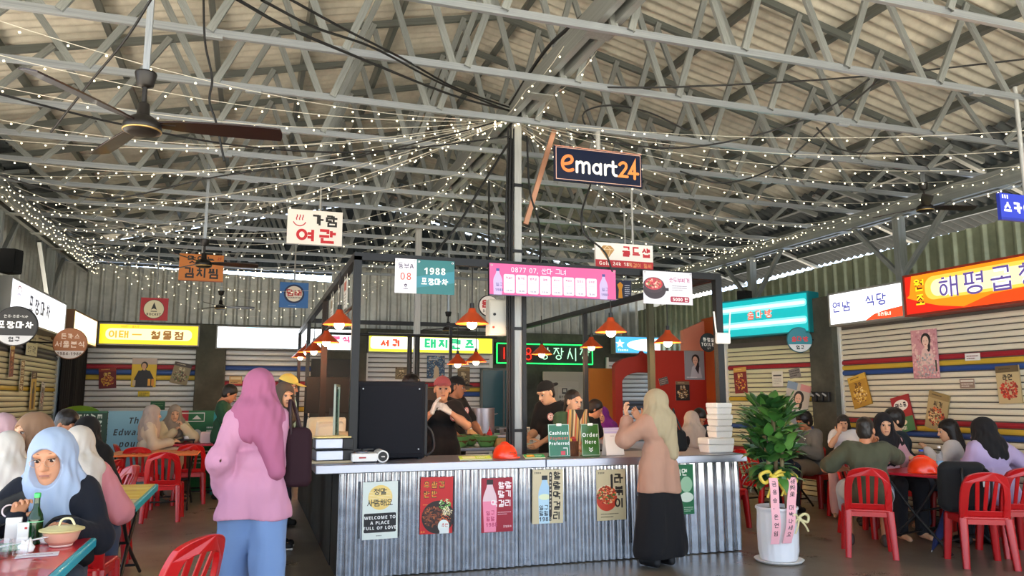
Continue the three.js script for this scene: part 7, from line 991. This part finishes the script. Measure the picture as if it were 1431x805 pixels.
    part(bt.skirt ? 'skirt' : 'trousers', net((x, y, z) => { let d = f0(x, y, z); if (Math.abs(d) < 0.05) d += wv(x, y, z) * (sit ? Math.min(1, Math.max(0, (z - 0.08) * 8)) : Math.min(1, Math.max(0, (hy - 0.12 - y) * 6))); return Math.max(d, cut - y, sit ? (0.06 - z) * 0.7 + (y - hy) * 0.7 : y - hy - 0.02); }, l, h, cb), fabric(bt.c), t);
  }
  if (o.shoe !== undefined) for (const k of 'LR') { const a = ank[k], caps = [cap(add3(a, [0, -0.035, -0.035]), add3(a, [0, -0.042, 0.15 * s]), 0.042 * s, 0.036 * s), cap(add3(a, [0, 0.01, -0.02]), add3(a, [0, -0.03, 0.08 * s]), 0.044 * s, 0.04 * s)], base = a[1] - 0.075; part('shoe', net((x, y, z) => Math.max(field(caps, 0.03)(x, y, z), base - y), ...box3(caps, 0.012), 0.009), plain(o.shoe, 0.6), t); if (o.sole) part('sole', rb(0.09 * s, 0.02, 0.26 * s, a[0], base + 0.01, a[2] + 0.055 * s, 0.009, 3), plain(o.sole, 0.6), t); }
  // face
  if (o.eyes !== false) for (const d of [-1, 1]) {
    const e = part('eye', T(sp(0.0125 * hs, 0, 0, 0, 14).scale(1, 0.56, 1), ...inH(d * 0.031, 0.006, 0.0775)), plain(0xd6cbc2, 0.3), t); part('iris', T(sp(0.0088 * hs, 0, 0, 0, 12).scale(1, 0.86, 1), ...inH(d * 0.0305, 0.005, 0.0827)), plain(0x1a100c, 0.2), e);
    part('eyebrow', tube([inH(d * 0.017, 0.0365, 0.0875), inH(d * 0.031, 0.0385, 0.086), inH(d * 0.046, 0.0335, 0.0785)], 0.0027 * s, 8, 6), plain(0x1c1410, 0.9), t);
    part('eyelid', tube([inH(d * 0.017, 0.011, 0.0845), inH(d * 0.031, 0.0145, 0.0885), inH(d * 0.045, 0.011, 0.0815)], 0.0032 * s, 8, 6), plain(o.lash ?? 0x3a2418, 0.8), t);
  }
  if (o.eyes !== false) { const m = (y, r) => tube([inH(-0.02, y + 0.001, 0.0865), inH(-0.007, y + 0.0015, 0.0945), inH(0.007, y + 0.0015, 0.0945), inH(0.02, y, 0.0865)], r * s, 10, 7); part('lips', mg([m(-0.0605, 0.0036), m(-0.0652, 0.004)]), plain(o.lip ?? 0x9c5f50, 0.55), t); if (o.smile) part('teeth', T(rb(0.026 * s, 0.008 * s, 0.006, 0, 0, 0, 0.002), 0, 0, 0, 0, 0, 0).applyMatrix4(new THREE.Matrix4().makeBasis(V(...hb[0]), V(...hb[1]), V(...hb[2])).setPosition(...inH(0, -0.0625, 0.094))), M.white, t); }
  if (o.glasses) for (const d of [-1, 1]) { const r = new THREE.TorusGeometry(0.025 * s, 0.0016 * s, 6, 28); r.scale(1.1, 0.86, 1); r.applyMatrix4(new THREE.Matrix4().makeBasis(V(...hb[0]), V(...hb[1]), V(...hb[2])).setPosition(...inH(d * 0.031, 0.001, 0.108))); part('glasses', mg([r, rod(inH(d * 0.058, 0.004, 0.106), inH(d * 0.08, 0.006, 0.03), 0.001 * s, 6), rod(inH(d * 0.005, 0.003, 0.109), inH(0, 0.004, 0.11), 0.001 * s, 6)]), plain(0xc8a890, 0.3, 0.8), t); }
  // headscarf
  if (o.scarf) {
    const sc = o.scarf, dr = sc.drop ?? 0.16, ft = sc.front ?? 0.17, dz = sc.side ?? 0;
    const ex = 0.012 + (o.top?.loose ?? 0.016) * 0.6, caps = [cap(sp_(0.43), add3(Nk, hb[1], 0.03 * s), 0.098 * s, 0.08 * s)];
    for (const d of [-1, 1]) caps.push(cap(sp_(0.47, d * 0.03), sp_(0.425, d * (0.12 + (sc.wide ?? 0))), 0.08 * s + ex, 0.058 * s + ex), cap(sp_(0.47, d * 0.03, 0.03), sp_(0.5 - ft, d * 0.05, 0.075), 0.072 * s + ex, 0.045 * s + ex), cap(sp_(0.48, d * 0.04, -0.03), sp_(0.5 - dr, d * 0.06 + dz, -0.055), 0.082 * s + ex, 0.05 * s + ex));
    if (sc.tail) caps.push(cap(sp_(0.46, sc.tail[0], -0.06), sp_(...sc.tail[1]), 0.07 * s + ex, 0.035 * s + ex));
    const f0 = field(caps, 0.06 * s), fh = toH((x, y, z) => smin(ell(x, y - 0.026, z + 0.02, 0.1, 0.121, 0.122), ell(x, y + 0.07, z - 0.01, 0.086, 0.1, 0.09), 0.05)), fc = toH((x, y, z) => ell(x * (1 + Math.max(0, y - 0.01) * (sc.peak ?? 3)), y + 0.026, z - 0.125, sc.hole ?? 0.072, 0.094, 0.1));
    const fold = toH((x, y, z) => { const a = Math.atan2(x, z + 0.02), k = Math.min(1, Math.max(0, (0.09 - y) / 0.08)); return k * (0.004 * Math.sin(a * 8 + y * 30) + 0.002 * Math.sin(a * 17 - y * 22 + 1)); });
    const all = [...caps, cap(inH(0, 0.03, -0.02), inH(0, -0.07, 0), 0.13 * hs, 0.1 * hs)];
    part('headscarf', net((x, y, z) => { let d = smin(fh(x, y, z), f0(x, y, z), 0.05 * s); if (Math.abs(d) < 0.04) d += fold(x, y, z) + 0.0035 * nz(x * 26, y * 7, z * 26); return Math.max(d, -fc(x, y, z)); }, ...box3(all, 0.02), (o.cs ?? 0.0085) * q), fabric(sc.c), t);
  }
  if (o.hair) {
    const hr = o.hair, fuzz = (x, y, z) => 0.004 * nz(x * 60, y * 22, z * 60) + 0.003 * nz(x * 130, y * 40, z * 130), sz = hr.size ?? 0;
    const long = hr.long ? [capQ(0, 0.05, -0.05, 0, -hr.long, -0.1, 0.09, 0.075), capQ(-0.06, 0.03, -0.02, -0.075, -hr.long, -0.05, 0.04, 0.045), capQ(0.06, 0.03, -0.02, 0.075, -hr.long, -0.05, 0.04, 0.045)] : [];
    const f = toH((x, y, z) => { let d = ell(x, y - 0.046, z + 0.022, 0.083 + sz, 0.092 + sz, 0.103 + sz); d = smin(d, ell(x, y + 0.025, z + 0.045, 0.074 + sz, 0.07, 0.062 + sz), 0.03); d = Math.max(d, -(0.62 * y - 0.78 * z + (hr.low ?? 0.03))); for (const L of long) d = smin(d, L(x, y, z), 0.03); if (hr.bun) d = smin(d, Math.hypot(x, y + 0.02, z + 0.12) - 0.04, 0.02); if (hr.tail) d = smin(d, tailD(x, y, z), 0.02); if (hr.fringe) d = smin(d, ell(x, y - 0.066, z - 0.072, 0.062, 0.028, 0.022), 0.015); d = Math.max(d, -ell(x, y + 0.03, z - 0.13, 0.055, 0.085 + (hr.fringe ? -0.02 : 0), 0.09)); return d + fuzz(x, y, z) * 1; });
    const L = hr.long ? hr.long + 0.06 : 0.12, c = inH(0, 0, -0.02), r = Math.max(0.19, L + 0.07) * s; part('hair', net(f, [c[0] - 0.2, c[1] - r, c[2] - 0.22], [c[0] + 0.2, c[1] + 0.2, c[2] + 0.2], 0.0075 * q), phy(hr.c ?? 0x15100e, 0.45, 0, { sheen: 0.3, sheenColor: new THREE.Color(0x6a5a50) }), t);
  }
  if (o.cap) { const cp = o.cap, bk = cp.back ? -1 : 1; const f = toH((x, y, z) => { let d = ell(x, y - 0.045, z + 0.016, 0.09, 0.094, 0.11); d = Math.max(d, 0.045 - y - 0.16 * z * bk * 0.5); const b = ell(x, y - 0.052 + (z * bk - 0.12) * 0.12 + x * x * 3, z - bk * 0.125, 0.072, 0.008, 0.07); return smin(d, b, 0.008); }); part('cap', net(f, ...cube(inH(0, 0.05, 0), 0.215 * hs), 0.006 * q), fabric(cp.c), t); part('cap_button', sp(0.009, ...inH(0, 0.14, -0.016), 8), fabric(cp.c), t); }
  return { t, s, hy, sp: sp_, inH, hand, elbow, sh, hb };
}
const tailD = capQ(0, 0.02, -0.1, 0.0, -0.16, -0.12, 0.035, 0.018);
const texBadge = canvasTex(96, 96, (g) => { fillRect(g, '#e8e2e0', 0, 0, 96, 96); disc(g, '#c8505a', 48, 48, 46); disc(g, '#f0e8e4', 48, 48, 36); text(g, '88', 48, 26, 40, '#c8505a', { align: 'center' }); });
const bag = (name, label, cat, pos, turn, w, h, d, c, strap) => { const t = thing(name, label, cat, pos, turn), g = rb(w, h, d, 0, h / 2, 0, d * 0.42, 5), p = g.attributes.position; for (let i = 0; i < p.count; i++) { const k = p.getY(i) / h, q = nz(p.getX(i) * 9, p.getY(i) * 9, p.getZ(i) * 9 + w); p.setX(i, p.getX(i) * (1.05 - 0.22 * k) * (1 + q * 0.12)); p.setZ(i, p.getZ(i) * (1.1 - 0.5 * k) * (1 + q * 0.2)); } g.computeVertexNormals(); part('bag_body', g, phy(c, 0.8, 0, { specularIntensity: 0.5 }), t); for (const z of [-0.02, 0.02]) part('strap', tube(strap.map(([x, y, zz]) => [x, y, zz + z]), 0.009, 24, 6), plain(c, 0.6), t); return t; };

// ---- those nearest
person('woman walking away in a long mauve headscarf, pink shirt and light blue jeans', { at: [0.05, -5.27], face: 184, h: 1.69, ct: 0.0085, cs: 0.0075, lean: 4, wide: 0.84, step: { L: 0.16, R: -0.12 }, head: [-6, 6], L: { hand: [0.19, 0.92, 0.05], pole: [0.45, -0.3, -1] }, R: { hand: [-0.06, 1.12, 0.22], pole: [-0.05, -0.8, -1] }, top: { c: 0xbf88a4, hem: 0.75, loose: 0.022, fold: 0.016, flare: 0.045, sleeve: 0.97 }, bottom: { c: 0x6f8cba, loose: 0.028, fold: 0.022 }, shoe: 0xd8d4cc, scarf: { c: 0xa05c7c, drop: 0.13, wide: -0.01, tail: [-0.04, [0.12, -0.12, -0.1]] }, eyes: false, skin: 1 });
bag('tote_bag', 'dark maroon tote bag on the right side of the woman in pink', 'bag', [0.31, 0.93, -5.3], 8, 0.19, 0.38, 0.11, 0x26101a, [[-0.05, 0.3, 0], [-0.07, 0.5, 0.03], [-0.06, 0.56, 0], [-0.02, 0.5, -0.05], [0.03, 0.3, 0]]);
person('woman at the counter from behind in a beige headscarf, tan blouse and wide black trousers', { at: [3.57, -6.4], face: 197, h: 1.58, ct: 0.0095, cs: 0.0075, cf: 0.004, head: [18, 2], lean: 0, wide: 0.95, L: { hand: [0.15, 1.33, 0.24], pole: [0.4, -0.8, 0.1], f: [0.05, 0.9, 0.25], n: [-0.5, 0, -0.8], curl: 0.75 }, R: { hand: [-0.02, 1.3, 0.25], pole: [-0.5, -0.8, 0], f: [0.3, 0.7, 0.3], n: [0.6, 0, -0.7], curl: 0.8 }, top: { c: 0xae8672, hem: 0.655, loose: 0.03, fold: 0.014, flare: 0.02, sleeve: 0.9 }, bottom: { c: 0x0b0b10, loose: 0.05, skirt: true, fold: 0.018 }, shoe: 0x121214, scarf: { c: 0xa5977a, drop: 0.14, wide: 0.0, tail: [-0.04, [0.14, -0.1, -0.09]] }, eyes: false, skin: 2 });
bag('handbag', 'black handbag under the right arm of the woman in beige', 'bag', [3.85, 1.0, -6.52], 15, 0.22, 0.2, 0.1, 0x0e0e10, [[-0.06, 0.17, 0], [-0.1, 0.34, 0.03], [-0.09, 0.4, 0.02], [-0.03, 0.34, -0.02], [0.05, 0.17, 0]]);
const blue = person('seated woman with glasses in a pale blue headscarf and navy top, holding a phone', { at: [-1.01, -5.0], face: 6, h: 1.63, sit: 0.48, hs: 1.2, ch: 0.0036, cs: 0.0058, cf: 0.0036, ct: 0.0105, head: [-14, 7, 3], lean: 4, wide: 1.04, L: { hand: [0.13, 0.83, 0.3], n: [-0.3, -0.8, 0] }, R: { hand: [-0.13, 0.9, 0.3], pole: [-0.6, -0.6, 0], f: [0.25, 0.75, 0.35], n: [0.3, -0.3, 0.8], curl: 0.8 }, top: { c: 0x0f1420, loose: 0.028 }, bottom: { c: 0x39424e }, shoe: 0x222222, scarf: { c: 0x9fb1cc, wide: 0.0, front: 0.2, drop: 0.2, peak: 3, hole: 0.08 }, glasses: true, lip: 0xa06a5c, skin: 0 });
{ const t = thing('mobile_phone', 'black phone with a pale ring grip held by the woman in pale blue', 'phone', [-1.13, 0.97, -4.6], 18); const g = rb(0.074, 0.15, 0.011, 0, 0, 0, 0.005, 3); part('phone_body', T(g, 0, 0, 0, -14, 0, -68), M.black, t); part('camera_bump', T(rb(0.03, 0.03, 0.006, 0.018, 0.05, 0.008, 0.003), 0, 0, 0, -14, 0, -68), plain(0x26262a, 0.3), t); part('ring', T(new THREE.TorusGeometry(0.03, 0.004, 8, 24), 0, -0.03, 0.03, -20), plain(0xd8c8cc, 0.4), t); }
bag('shoulder_bag', 'black quilted bag on the lap of the woman in pale blue', 'bag', [-0.9, 0.62, -4.72], 5, 0.3, 0.2, 0.11, 0x161618, [[-0.1, 0.18, 0], [-0.05, 0.25, 0], [0.05, 0.25, 0], [0.1, 0.18, 0]]);
person('seated woman from behind in a cream headscarf and pink sleeves, leaning on the yellow table', { at: [-1.1, -5.7], face: 172, h: 1.64, sit: 0.48, ct: 0.0105, cs: 0.0075, head: [12, 10], lean: 10, L: { hand: [0.16, 0.8, 0.36] }, R: { hand: [-0.2, 0.79, 0.32], pole: [-0.45, -0.6, -0.3], n: [0, -1, 0] }, top: { c: 0xc9828a, loose: 0.03, fold: 0.02 }, bottom: { c: 0x39465c }, shoe: 0x333333, scarf: { c: 0xc9c2b8, drop: 0.3, wide: 0.0, tail: [-0.1, [0.1, -0.14, -0.08]] }, eyes: false });
person('person in a white scarf and white clothes at the left border', { at: [-1.58, -5.95], face: 160, h: 1.6, sit: 0.46, head: [30, 8], top: { c: 0xc8c4bc, loose: 0.04 }, bottom: { c: 0x2c3038 }, scarf: { c: 0xc9c5be, drop: 0.3, wide: 0.04 }, eyes: false });
person('laughing woman in a brown headscarf and white patterned top, at the left', { at: [-1.37, -6.42], face: -20, h: 1.68, sit: 0.54, ch: 0.005, head: [-28, 2, 4], L: { hand: [0.2, 0.8, 0.3] }, top: { c: 0xcfcac2, loose: 0.03, fold: 0.02 }, bottom: { c: 0x4a4a4a }, scarf: { c: 0x8a6c55, wide: 0.03 }, smile: true, lip: 0xb0453c, skin: 2 });
person('woman in a mauve-grey headscarf seen from behind at the left border', { at: [-1.78, -7.15], face: -140, h: 1.66, sit: 0.53, q: 1.15, head: [10, 4], top: { c: 0xc9b0b4, loose: 0.04 }, bottom: { c: 0x40363a }, scarf: { c: 0xb99aa2, drop: 0.34, wide: 0.05 }, eyes: false });
person('man with short black hair and a navy jacket behind the woman in brown', { at: [-1.72, -8.15], face: 40, h: 1.72, sit: 0.54, q: 1.15, head: [20, 24], top: { c: 0x1a2238, loose: 0.03 }, bottom: { c: 0x222428 }, hair: {}, skin: 1 });
person('woman all in black with a black headscarf, seen from behind at the left', { at: [-1.44, -7.75], face: 165, h: 1.68, sit: 0.48, q: 1.15, wide: 1.1, head: [-16, 12], top: { c: 0x0c0c0f, loose: 0.04 }, bottom: { c: 0x0c0c0f, skirt: true }, scarf: { c: 0x0d0d10, drop: 0.32, wide: 0.05 }, eyes: false });
person('woman in a grey patterned headscarf and beige top in profile at the back left table', { at: [-1.52, -12.55], face: 96, h: 1.66, sit: 0.55, q: 1.3, ch: 0.006, head: [4, 4], L: { hand: [0.14, 0.86, 0.34] }, R: { hand: [-0.14, 0.86, 0.34] }, top: { c: 0xc4b6a0, loose: 0.03 }, bottom: { c: 0xb8ac9c, skirt: true }, scarf: { c: 0xa89a92, wide: 0.03, drop: 0.22 }, skin: 2 });
person('woman in a grey headscarf and cream blouse, hand at her mouth, at the back left', { at: [-1.14, -13.2], face: 16, h: 1.64, sit: 0.56, q: 1.3, ch: 0.006, head: [-6, 6], L: { hand: [0.1, 1.07, 0.26], pole: [0.6, -0.7, 0.1], f: [-0.4, 0.6, -0.1], curl: 0.9 }, R: { hand: [-0.04, 1.0, 0.28], f: [0.5, 0.5, -0.2], curl: 0.9 }, top: { c: 0xd6c7a2, loose: 0.03 }, bottom: { c: 0x50483e }, scarf: { c: 0x90867a, wide: 0.02 }, skin: 2 });
person('man in a dark green shirt standing and looking down by the back shutters', { at: [-0.4, -12.7], face: 84, h: 1.73, q: 1.3, ch: 0.006, head: [0, 28], L: { hand: [0.12, 1.05, 0.32] }, R: { hand: [-0.12, 1.02, 0.3] }, top: { c: 0x1d4430, sleeve: 0.4 }, bottom: { c: 0x1c1e22 }, shoe: 0x1a1a1a, hair: { size: 0.006 }, skin: 1 });
person('woman in an olive headscarf with striped sleeves looking at the camera beside the counter', { at: [0.3, -8.35], face: 84, h: 1.66, ch: 0.005, head: [-58, 4], L: { hand: [0.12, 1.02, 0.32], n: [0, -1, 0] }, R: { hand: [-0.14, 1.0, 0.3], n: [0, -1, 0] }, top: { c: 0x1f3a30, loose: 0.02, hem: 0.72, stripes: true }, bottom: { c: 0x1f2c4c, loose: 0.03 }, shoe: 0x1a1a1c, sole: 0xe8e4de, scarf: { c: 0x4d443c, wide: -0.03, drop: 0.06, front: 0.1 }, skin: 2 });
person('person in a yellow cap and pale blue shirt behind the woman in the olive headscarf', { at: [0.36, -9.75], face: 62, h: 1.8, q: 1.15, head: [10, 14], top: { c: 0x8fb4b8, sleeve: 0.45 }, bottom: { c: 0x22252c }, shoe: 0x222222, hair: { size: -0.002 }, cap: { c: 0xd9bf5c }, skin: 1 });
// ---- the kitchen staff
const rc = person('kitchen worker in a faded red cap and black T-shirt with raised gloved hands', { at: [1.98, -8.3], face: 6, h: 1.74, ch: 0.005, head: [-14, 2], gloves: true, L: { hand: [-0.01, 1.36, 0.27], pole: [0.8, -0.7, 0.1], f: [-0.75, 0.45, 0.1], n: [-0.3, -0.4, -0.8], curl: 0.55 }, R: { hand: [-0.19, 1.36, 0.26], pole: [-0.7, -0.8, 0], f: [0.25, 0.85, 0.1], n: [0.8, 0, 0.4], curl: 0.35 }, top: { c: 0x0e0e10, loose: 0.024, sleeve: 0.4, hem: 0.84, badge: true }, bottom: { c: 0x2b2b2d }, shoe: 0x151515, hair: { size: -0.004 }, cap: { c: 0x9c4a4c }, glasses: true, skin: 0 });
person('kitchen worker in a black cap looking right, behind the worker in the red cap', { at: [2.5, -9.85], face: 36, h: 1.79, ch: 0.0055, head: [26, 8], L: { hand: [0.16, 1.02, 0.36], pole: [0.8, -0.6, -0.3] }, R: { hand: [-0.2, 1.0, 0.3] }, top: { c: 0x101012, sleeve: 0.4, loose: 0.022, badge: true }, bottom: { c: 0x1c1c1e }, shoe: 0x151515, hair: { size: -0.004 }, cap: { c: 0x131315 }, skin: 3 });
person('dark-haired kitchen worker mostly hidden behind the oven cabinet', { at: [1.86, -9.6], face: 150, h: 1.8, q: 1.15, head: [-30, 14], top: { c: 0x101012, sleeve: 0.4 }, bottom: { c: 0x1c1c1e }, shoe: 0x151515, hair: { size: 0.012 }, eyes: false, skin: 1 });
person('kitchen worker in a backwards black cap bending over in profile, right of the pole', { at: [3.42, -8.55], face: -62, h: 1.73, ch: 0.005, head: [-8, 24], lean: 10, L: { hand: [0.1, 1.0, 0.38] }, R: { hand: [-0.1, 1.05, 0.36] }, top: { c: 0x0f0f11, sleeve: 0.4, loose: 0.022, badge: true }, bottom: { c: 0x1c1c1e }, shoe: 0x151515, hair: { size: -0.004 }, cap: { c: 0x111113, back: true }, skin: 2 });
const ap = person('woman with tied-back black hair, green shirt and striped apron behind the green signs', { at: [3.3, -7.85], face: 16, h: 1.6, ch: 0.005, head: [6, 9], lean: 4, L: { hand: [0.08, 0.99, 0.3] }, R: { hand: [-0.1, 0.99, 0.3] }, top: { c: 0x3d5a3c, sleeve: 0.5, loose: 0.022 }, bottom: { c: 0x222224 }, shoe: 0x151515, hair: { tail: true, low: 0.014, size: -0.003 }, skin: 2, lip: 0xb04a48 });
{ const g = new THREE.PlaneGeometry(0.27, 0.48, 12, 10), p = g.attributes.position; for (let i = 0; i < p.count; i++) { const x = p.getX(i); p.setZ(i, 0.142 - x * x * 2.4 + p.getY(i) * 0.1); } g.computeVertexNormals(); const tex = canvasTex(128, 230, (k) => { fillRect(k, '#a8946a', 0, 0, 128, 230); for (let i = 0; i < 14; i++) fillRect(k, ['#c23a2c', '#e0b050', '#2a2420', '#e8dcb8'][i % 4], i * 10, 0, 4, 230); poly(k, '#1a1a1c', [[30, 0], [64, 60], [98, 0]]); disc(k, '#c2443a', 30, 150, 14); disc(k, '#c2443a', 92, 170, 14); }); part('apron', g.translate(0, 1.14, 0.025), std(0xffffff, 0.85, 0, { map: tex, side: THREE.DoubleSide }), ap.t); }
person('man in a black shirt seated in the dim back right of the kitchen', { at: [4.9, -11.1], face: 40, h: 1.7, sit: 0.62, q: 1.25, head: [20, 22], top: { c: 0x121214, sleeve: 0.4 }, bottom: { c: 0x1a1a1c }, hair: { size: 0.012 }, skin: 0 });
person('woman in a bright purple headscarf seated behind the counter', { at: [5.5, -11.55], face: -40, h: 1.6, sit: 0.55, q: 1.25, head: [-6, 14], R: { hand: [-0.1, 1.02, 0.26], f: [0.3, 0.8, 0], curl: 0.9 }, top: { c: 0x5a1f6e, loose: 0.03 }, bottom: { c: 0x2a1a30 }, scarf: { c: 0x6b1f80, wide: 0.03 }, skin: 2 });
person('woman in a light grey headscarf and black top, seen from behind at the counter end', { at: [5.68, -9.1], face: 176, h: 1.62, sit: 0.5, q: 1.1, wide: 1.05, head: [0, 8], top: { c: 0x111114, loose: 0.03 }, bottom: { c: 0x1a1a1c }, scarf: { c: 0xa39b92, drop: 0.2, wide: 0.04 }, eyes: false });
person('dark-haired person beyond the woman in the light grey headscarf', { at: [6.15, -9.95], face: -10, h: 1.68, sit: 0.52, q: 1.3, head: [0, 30], top: { c: 0x30343c }, bottom: { c: 0x1a1a1c }, hair: { size: 0.008 }, skin: 1 });
person('person in navy half hidden behind the leaves of the potted plant', { at: [6.36, -8.75], face: 100, h: 1.7, sit: 0.48, q: 1.2, head: [0, 10], top: { c: 0x141a30 }, bottom: { c: 0x2a2e38 }, shoe: 0x1a1a1c, hair: { size: 0.006 }, skin: 1 });
// ---- the tables on the right
person('young man in a grey hoodie and beige trousers seated in profile at the right', { at: [7.62, -9.15], face: -86, h: 1.68, sit: 0.46, ch: 0.0055, head: [0, 14], L: { hand: [0.14, 0.82, 0.34] }, R: { hand: [-0.16, 0.82, 0.32] }, tuck: 0.1, top: { c: 0x7c7a76, loose: 0.028, fold: 0.02 }, bottom: { c: 0x8f7d66, loose: 0.03 }, shoe: 0x2a2420, sole: 0xe8e2d4, hair: { size: 0.014, fringe: true, low: 0.04 }, skin: 1 });
person('child with a black bob and white T-shirt, hand at her mouth', { at: [7.4, -8.32], face: -46, h: 1.3, sit: 0.62, ch: 0.0055, head: [6, 4], R: { hand: [-0.04, 1.07, 0.2], pole: [-0.5, -0.8, 0.1], f: [0.1, 0.95, -0.1], n: [0, 0, -1], curl: 0.5 }, top: { c: 0xeae6e4, sleeve: 0.35, loose: 0.02 }, bottom: { c: 0xc8a0a4 }, hair: { long: 0.07, fringe: true, size: 0.004 }, skin: 2 });
person('man in an olive T-shirt and light shorts, seated with his back to us', { at: [5.79, -6.2], face: 144, h: 1.72, sit: 0.45, ct: 0.0105, wide: 1.04, lean: 12, head: [-24, 6], spread: 0.17, L: { hand: [0.2, 0.78, 0.26], pole: [0.9, -0.5, -0.3] }, R: { hand: [-0.12, 1.04, 0.33], pole: [-0.9, -0.6, 0.3], f: [0.4, 0.7, -0.2], n: [0.5, 0.2, -0.7], curl: 0.9 }, top: { c: 0x4a4c3a, loose: 0.026, sleeve: 0.42, fold: 0.018 }, bottom: { c: 0xaab4c2, short: 0.35, loose: 0.03 }, shoe: 0x4a3a34, hair: { size: -0.004, c: 0x1c1714 }, skin: 1 });
person('woman in a black scarf and pink sleeves half hidden behind the man in olive', { at: [6.76, -7.12], face: -6, h: 1.64, sit: 0.5, ch: 0.0055, head: [-22, 4], L: { hand: [0.3, 0.8, 0.26] }, R: { hand: [-0.16, 0.86, 0.3] }, top: { c: 0xd3a3aa, loose: 0.03 }, bottom: { c: 0x1c1c22 }, scarf: { c: 0x14141a, wide: 0.05, front: 0.26 }, skin: 2 });
person('man with thick black hair and a dark teal T-shirt, turned to the left', { at: [7.52, -7.3], face: -128, h: 1.74, sit: 0.5, head: [24, 4], wide: 1.08, lean: 12, top: { c: 0x1d2c34, sleeve: 0.45, loose: 0.026 }, bottom: { c: 0x1a1c22 }, shoe: 0x1a1a1a, hair: { size: 0.014, fringe: true }, skin: 2 });
person('woman with long black hair and a white flowered top beyond the helmet table', { at: [7.8, -6.86], face: -138, h: 1.58, sit: 0.45, head: [20, 10], L: { hand: [0.1, 0.9, 0.3] }, top: { c: 0xd9d6d8, loose: 0.026 }, bottom: { c: 0x4a5a70 }, hair: { long: 0.27, size: 0.004, c: 0x120d0c }, skin: 2 });
person('woman in a black headscarf and lilac shirt, seated with her back to us', { at: [7.12, -5.84], face: 166, h: 1.68, sit: 0.46, ct: 0.0105, cs: 0.0075, wide: 0.98, lean: 14, head: [26, 10], L: { hand: [0.1, 0.82, 0.36] }, R: { hand: [-0.24, 0.8, 0.34], pole: [-0.9, -0.4, -0.2] }, top: { c: 0xa99ac0, loose: 0.034, fold: 0.018 }, bottom: { c: 0x14161c }, shoe: 0x1a1a1a, scarf: { c: 0x101014, drop: 0.12, wide: -0.02 }, eyes: false, skin: 2 });
person('person in a grey shirt cut off by the right border', { at: [7.68, -6.2], face: -120, h: 1.6, sit: 0.42, head: [0, 20], lean: 16, top: { c: 0x4e5560, sleeve: 0.45, loose: 0.03 }, bottom: { c: 0x22252c }, hair: { size: 0.006 }, eyes: false, skin: 1 });
scene.traverse((o) => { if (o.isMesh) { o.castShadow = o.receiveShadow = true; } if (o.isPointLight) { o.castShadow = true; } });
renderer.render(scene, camera);
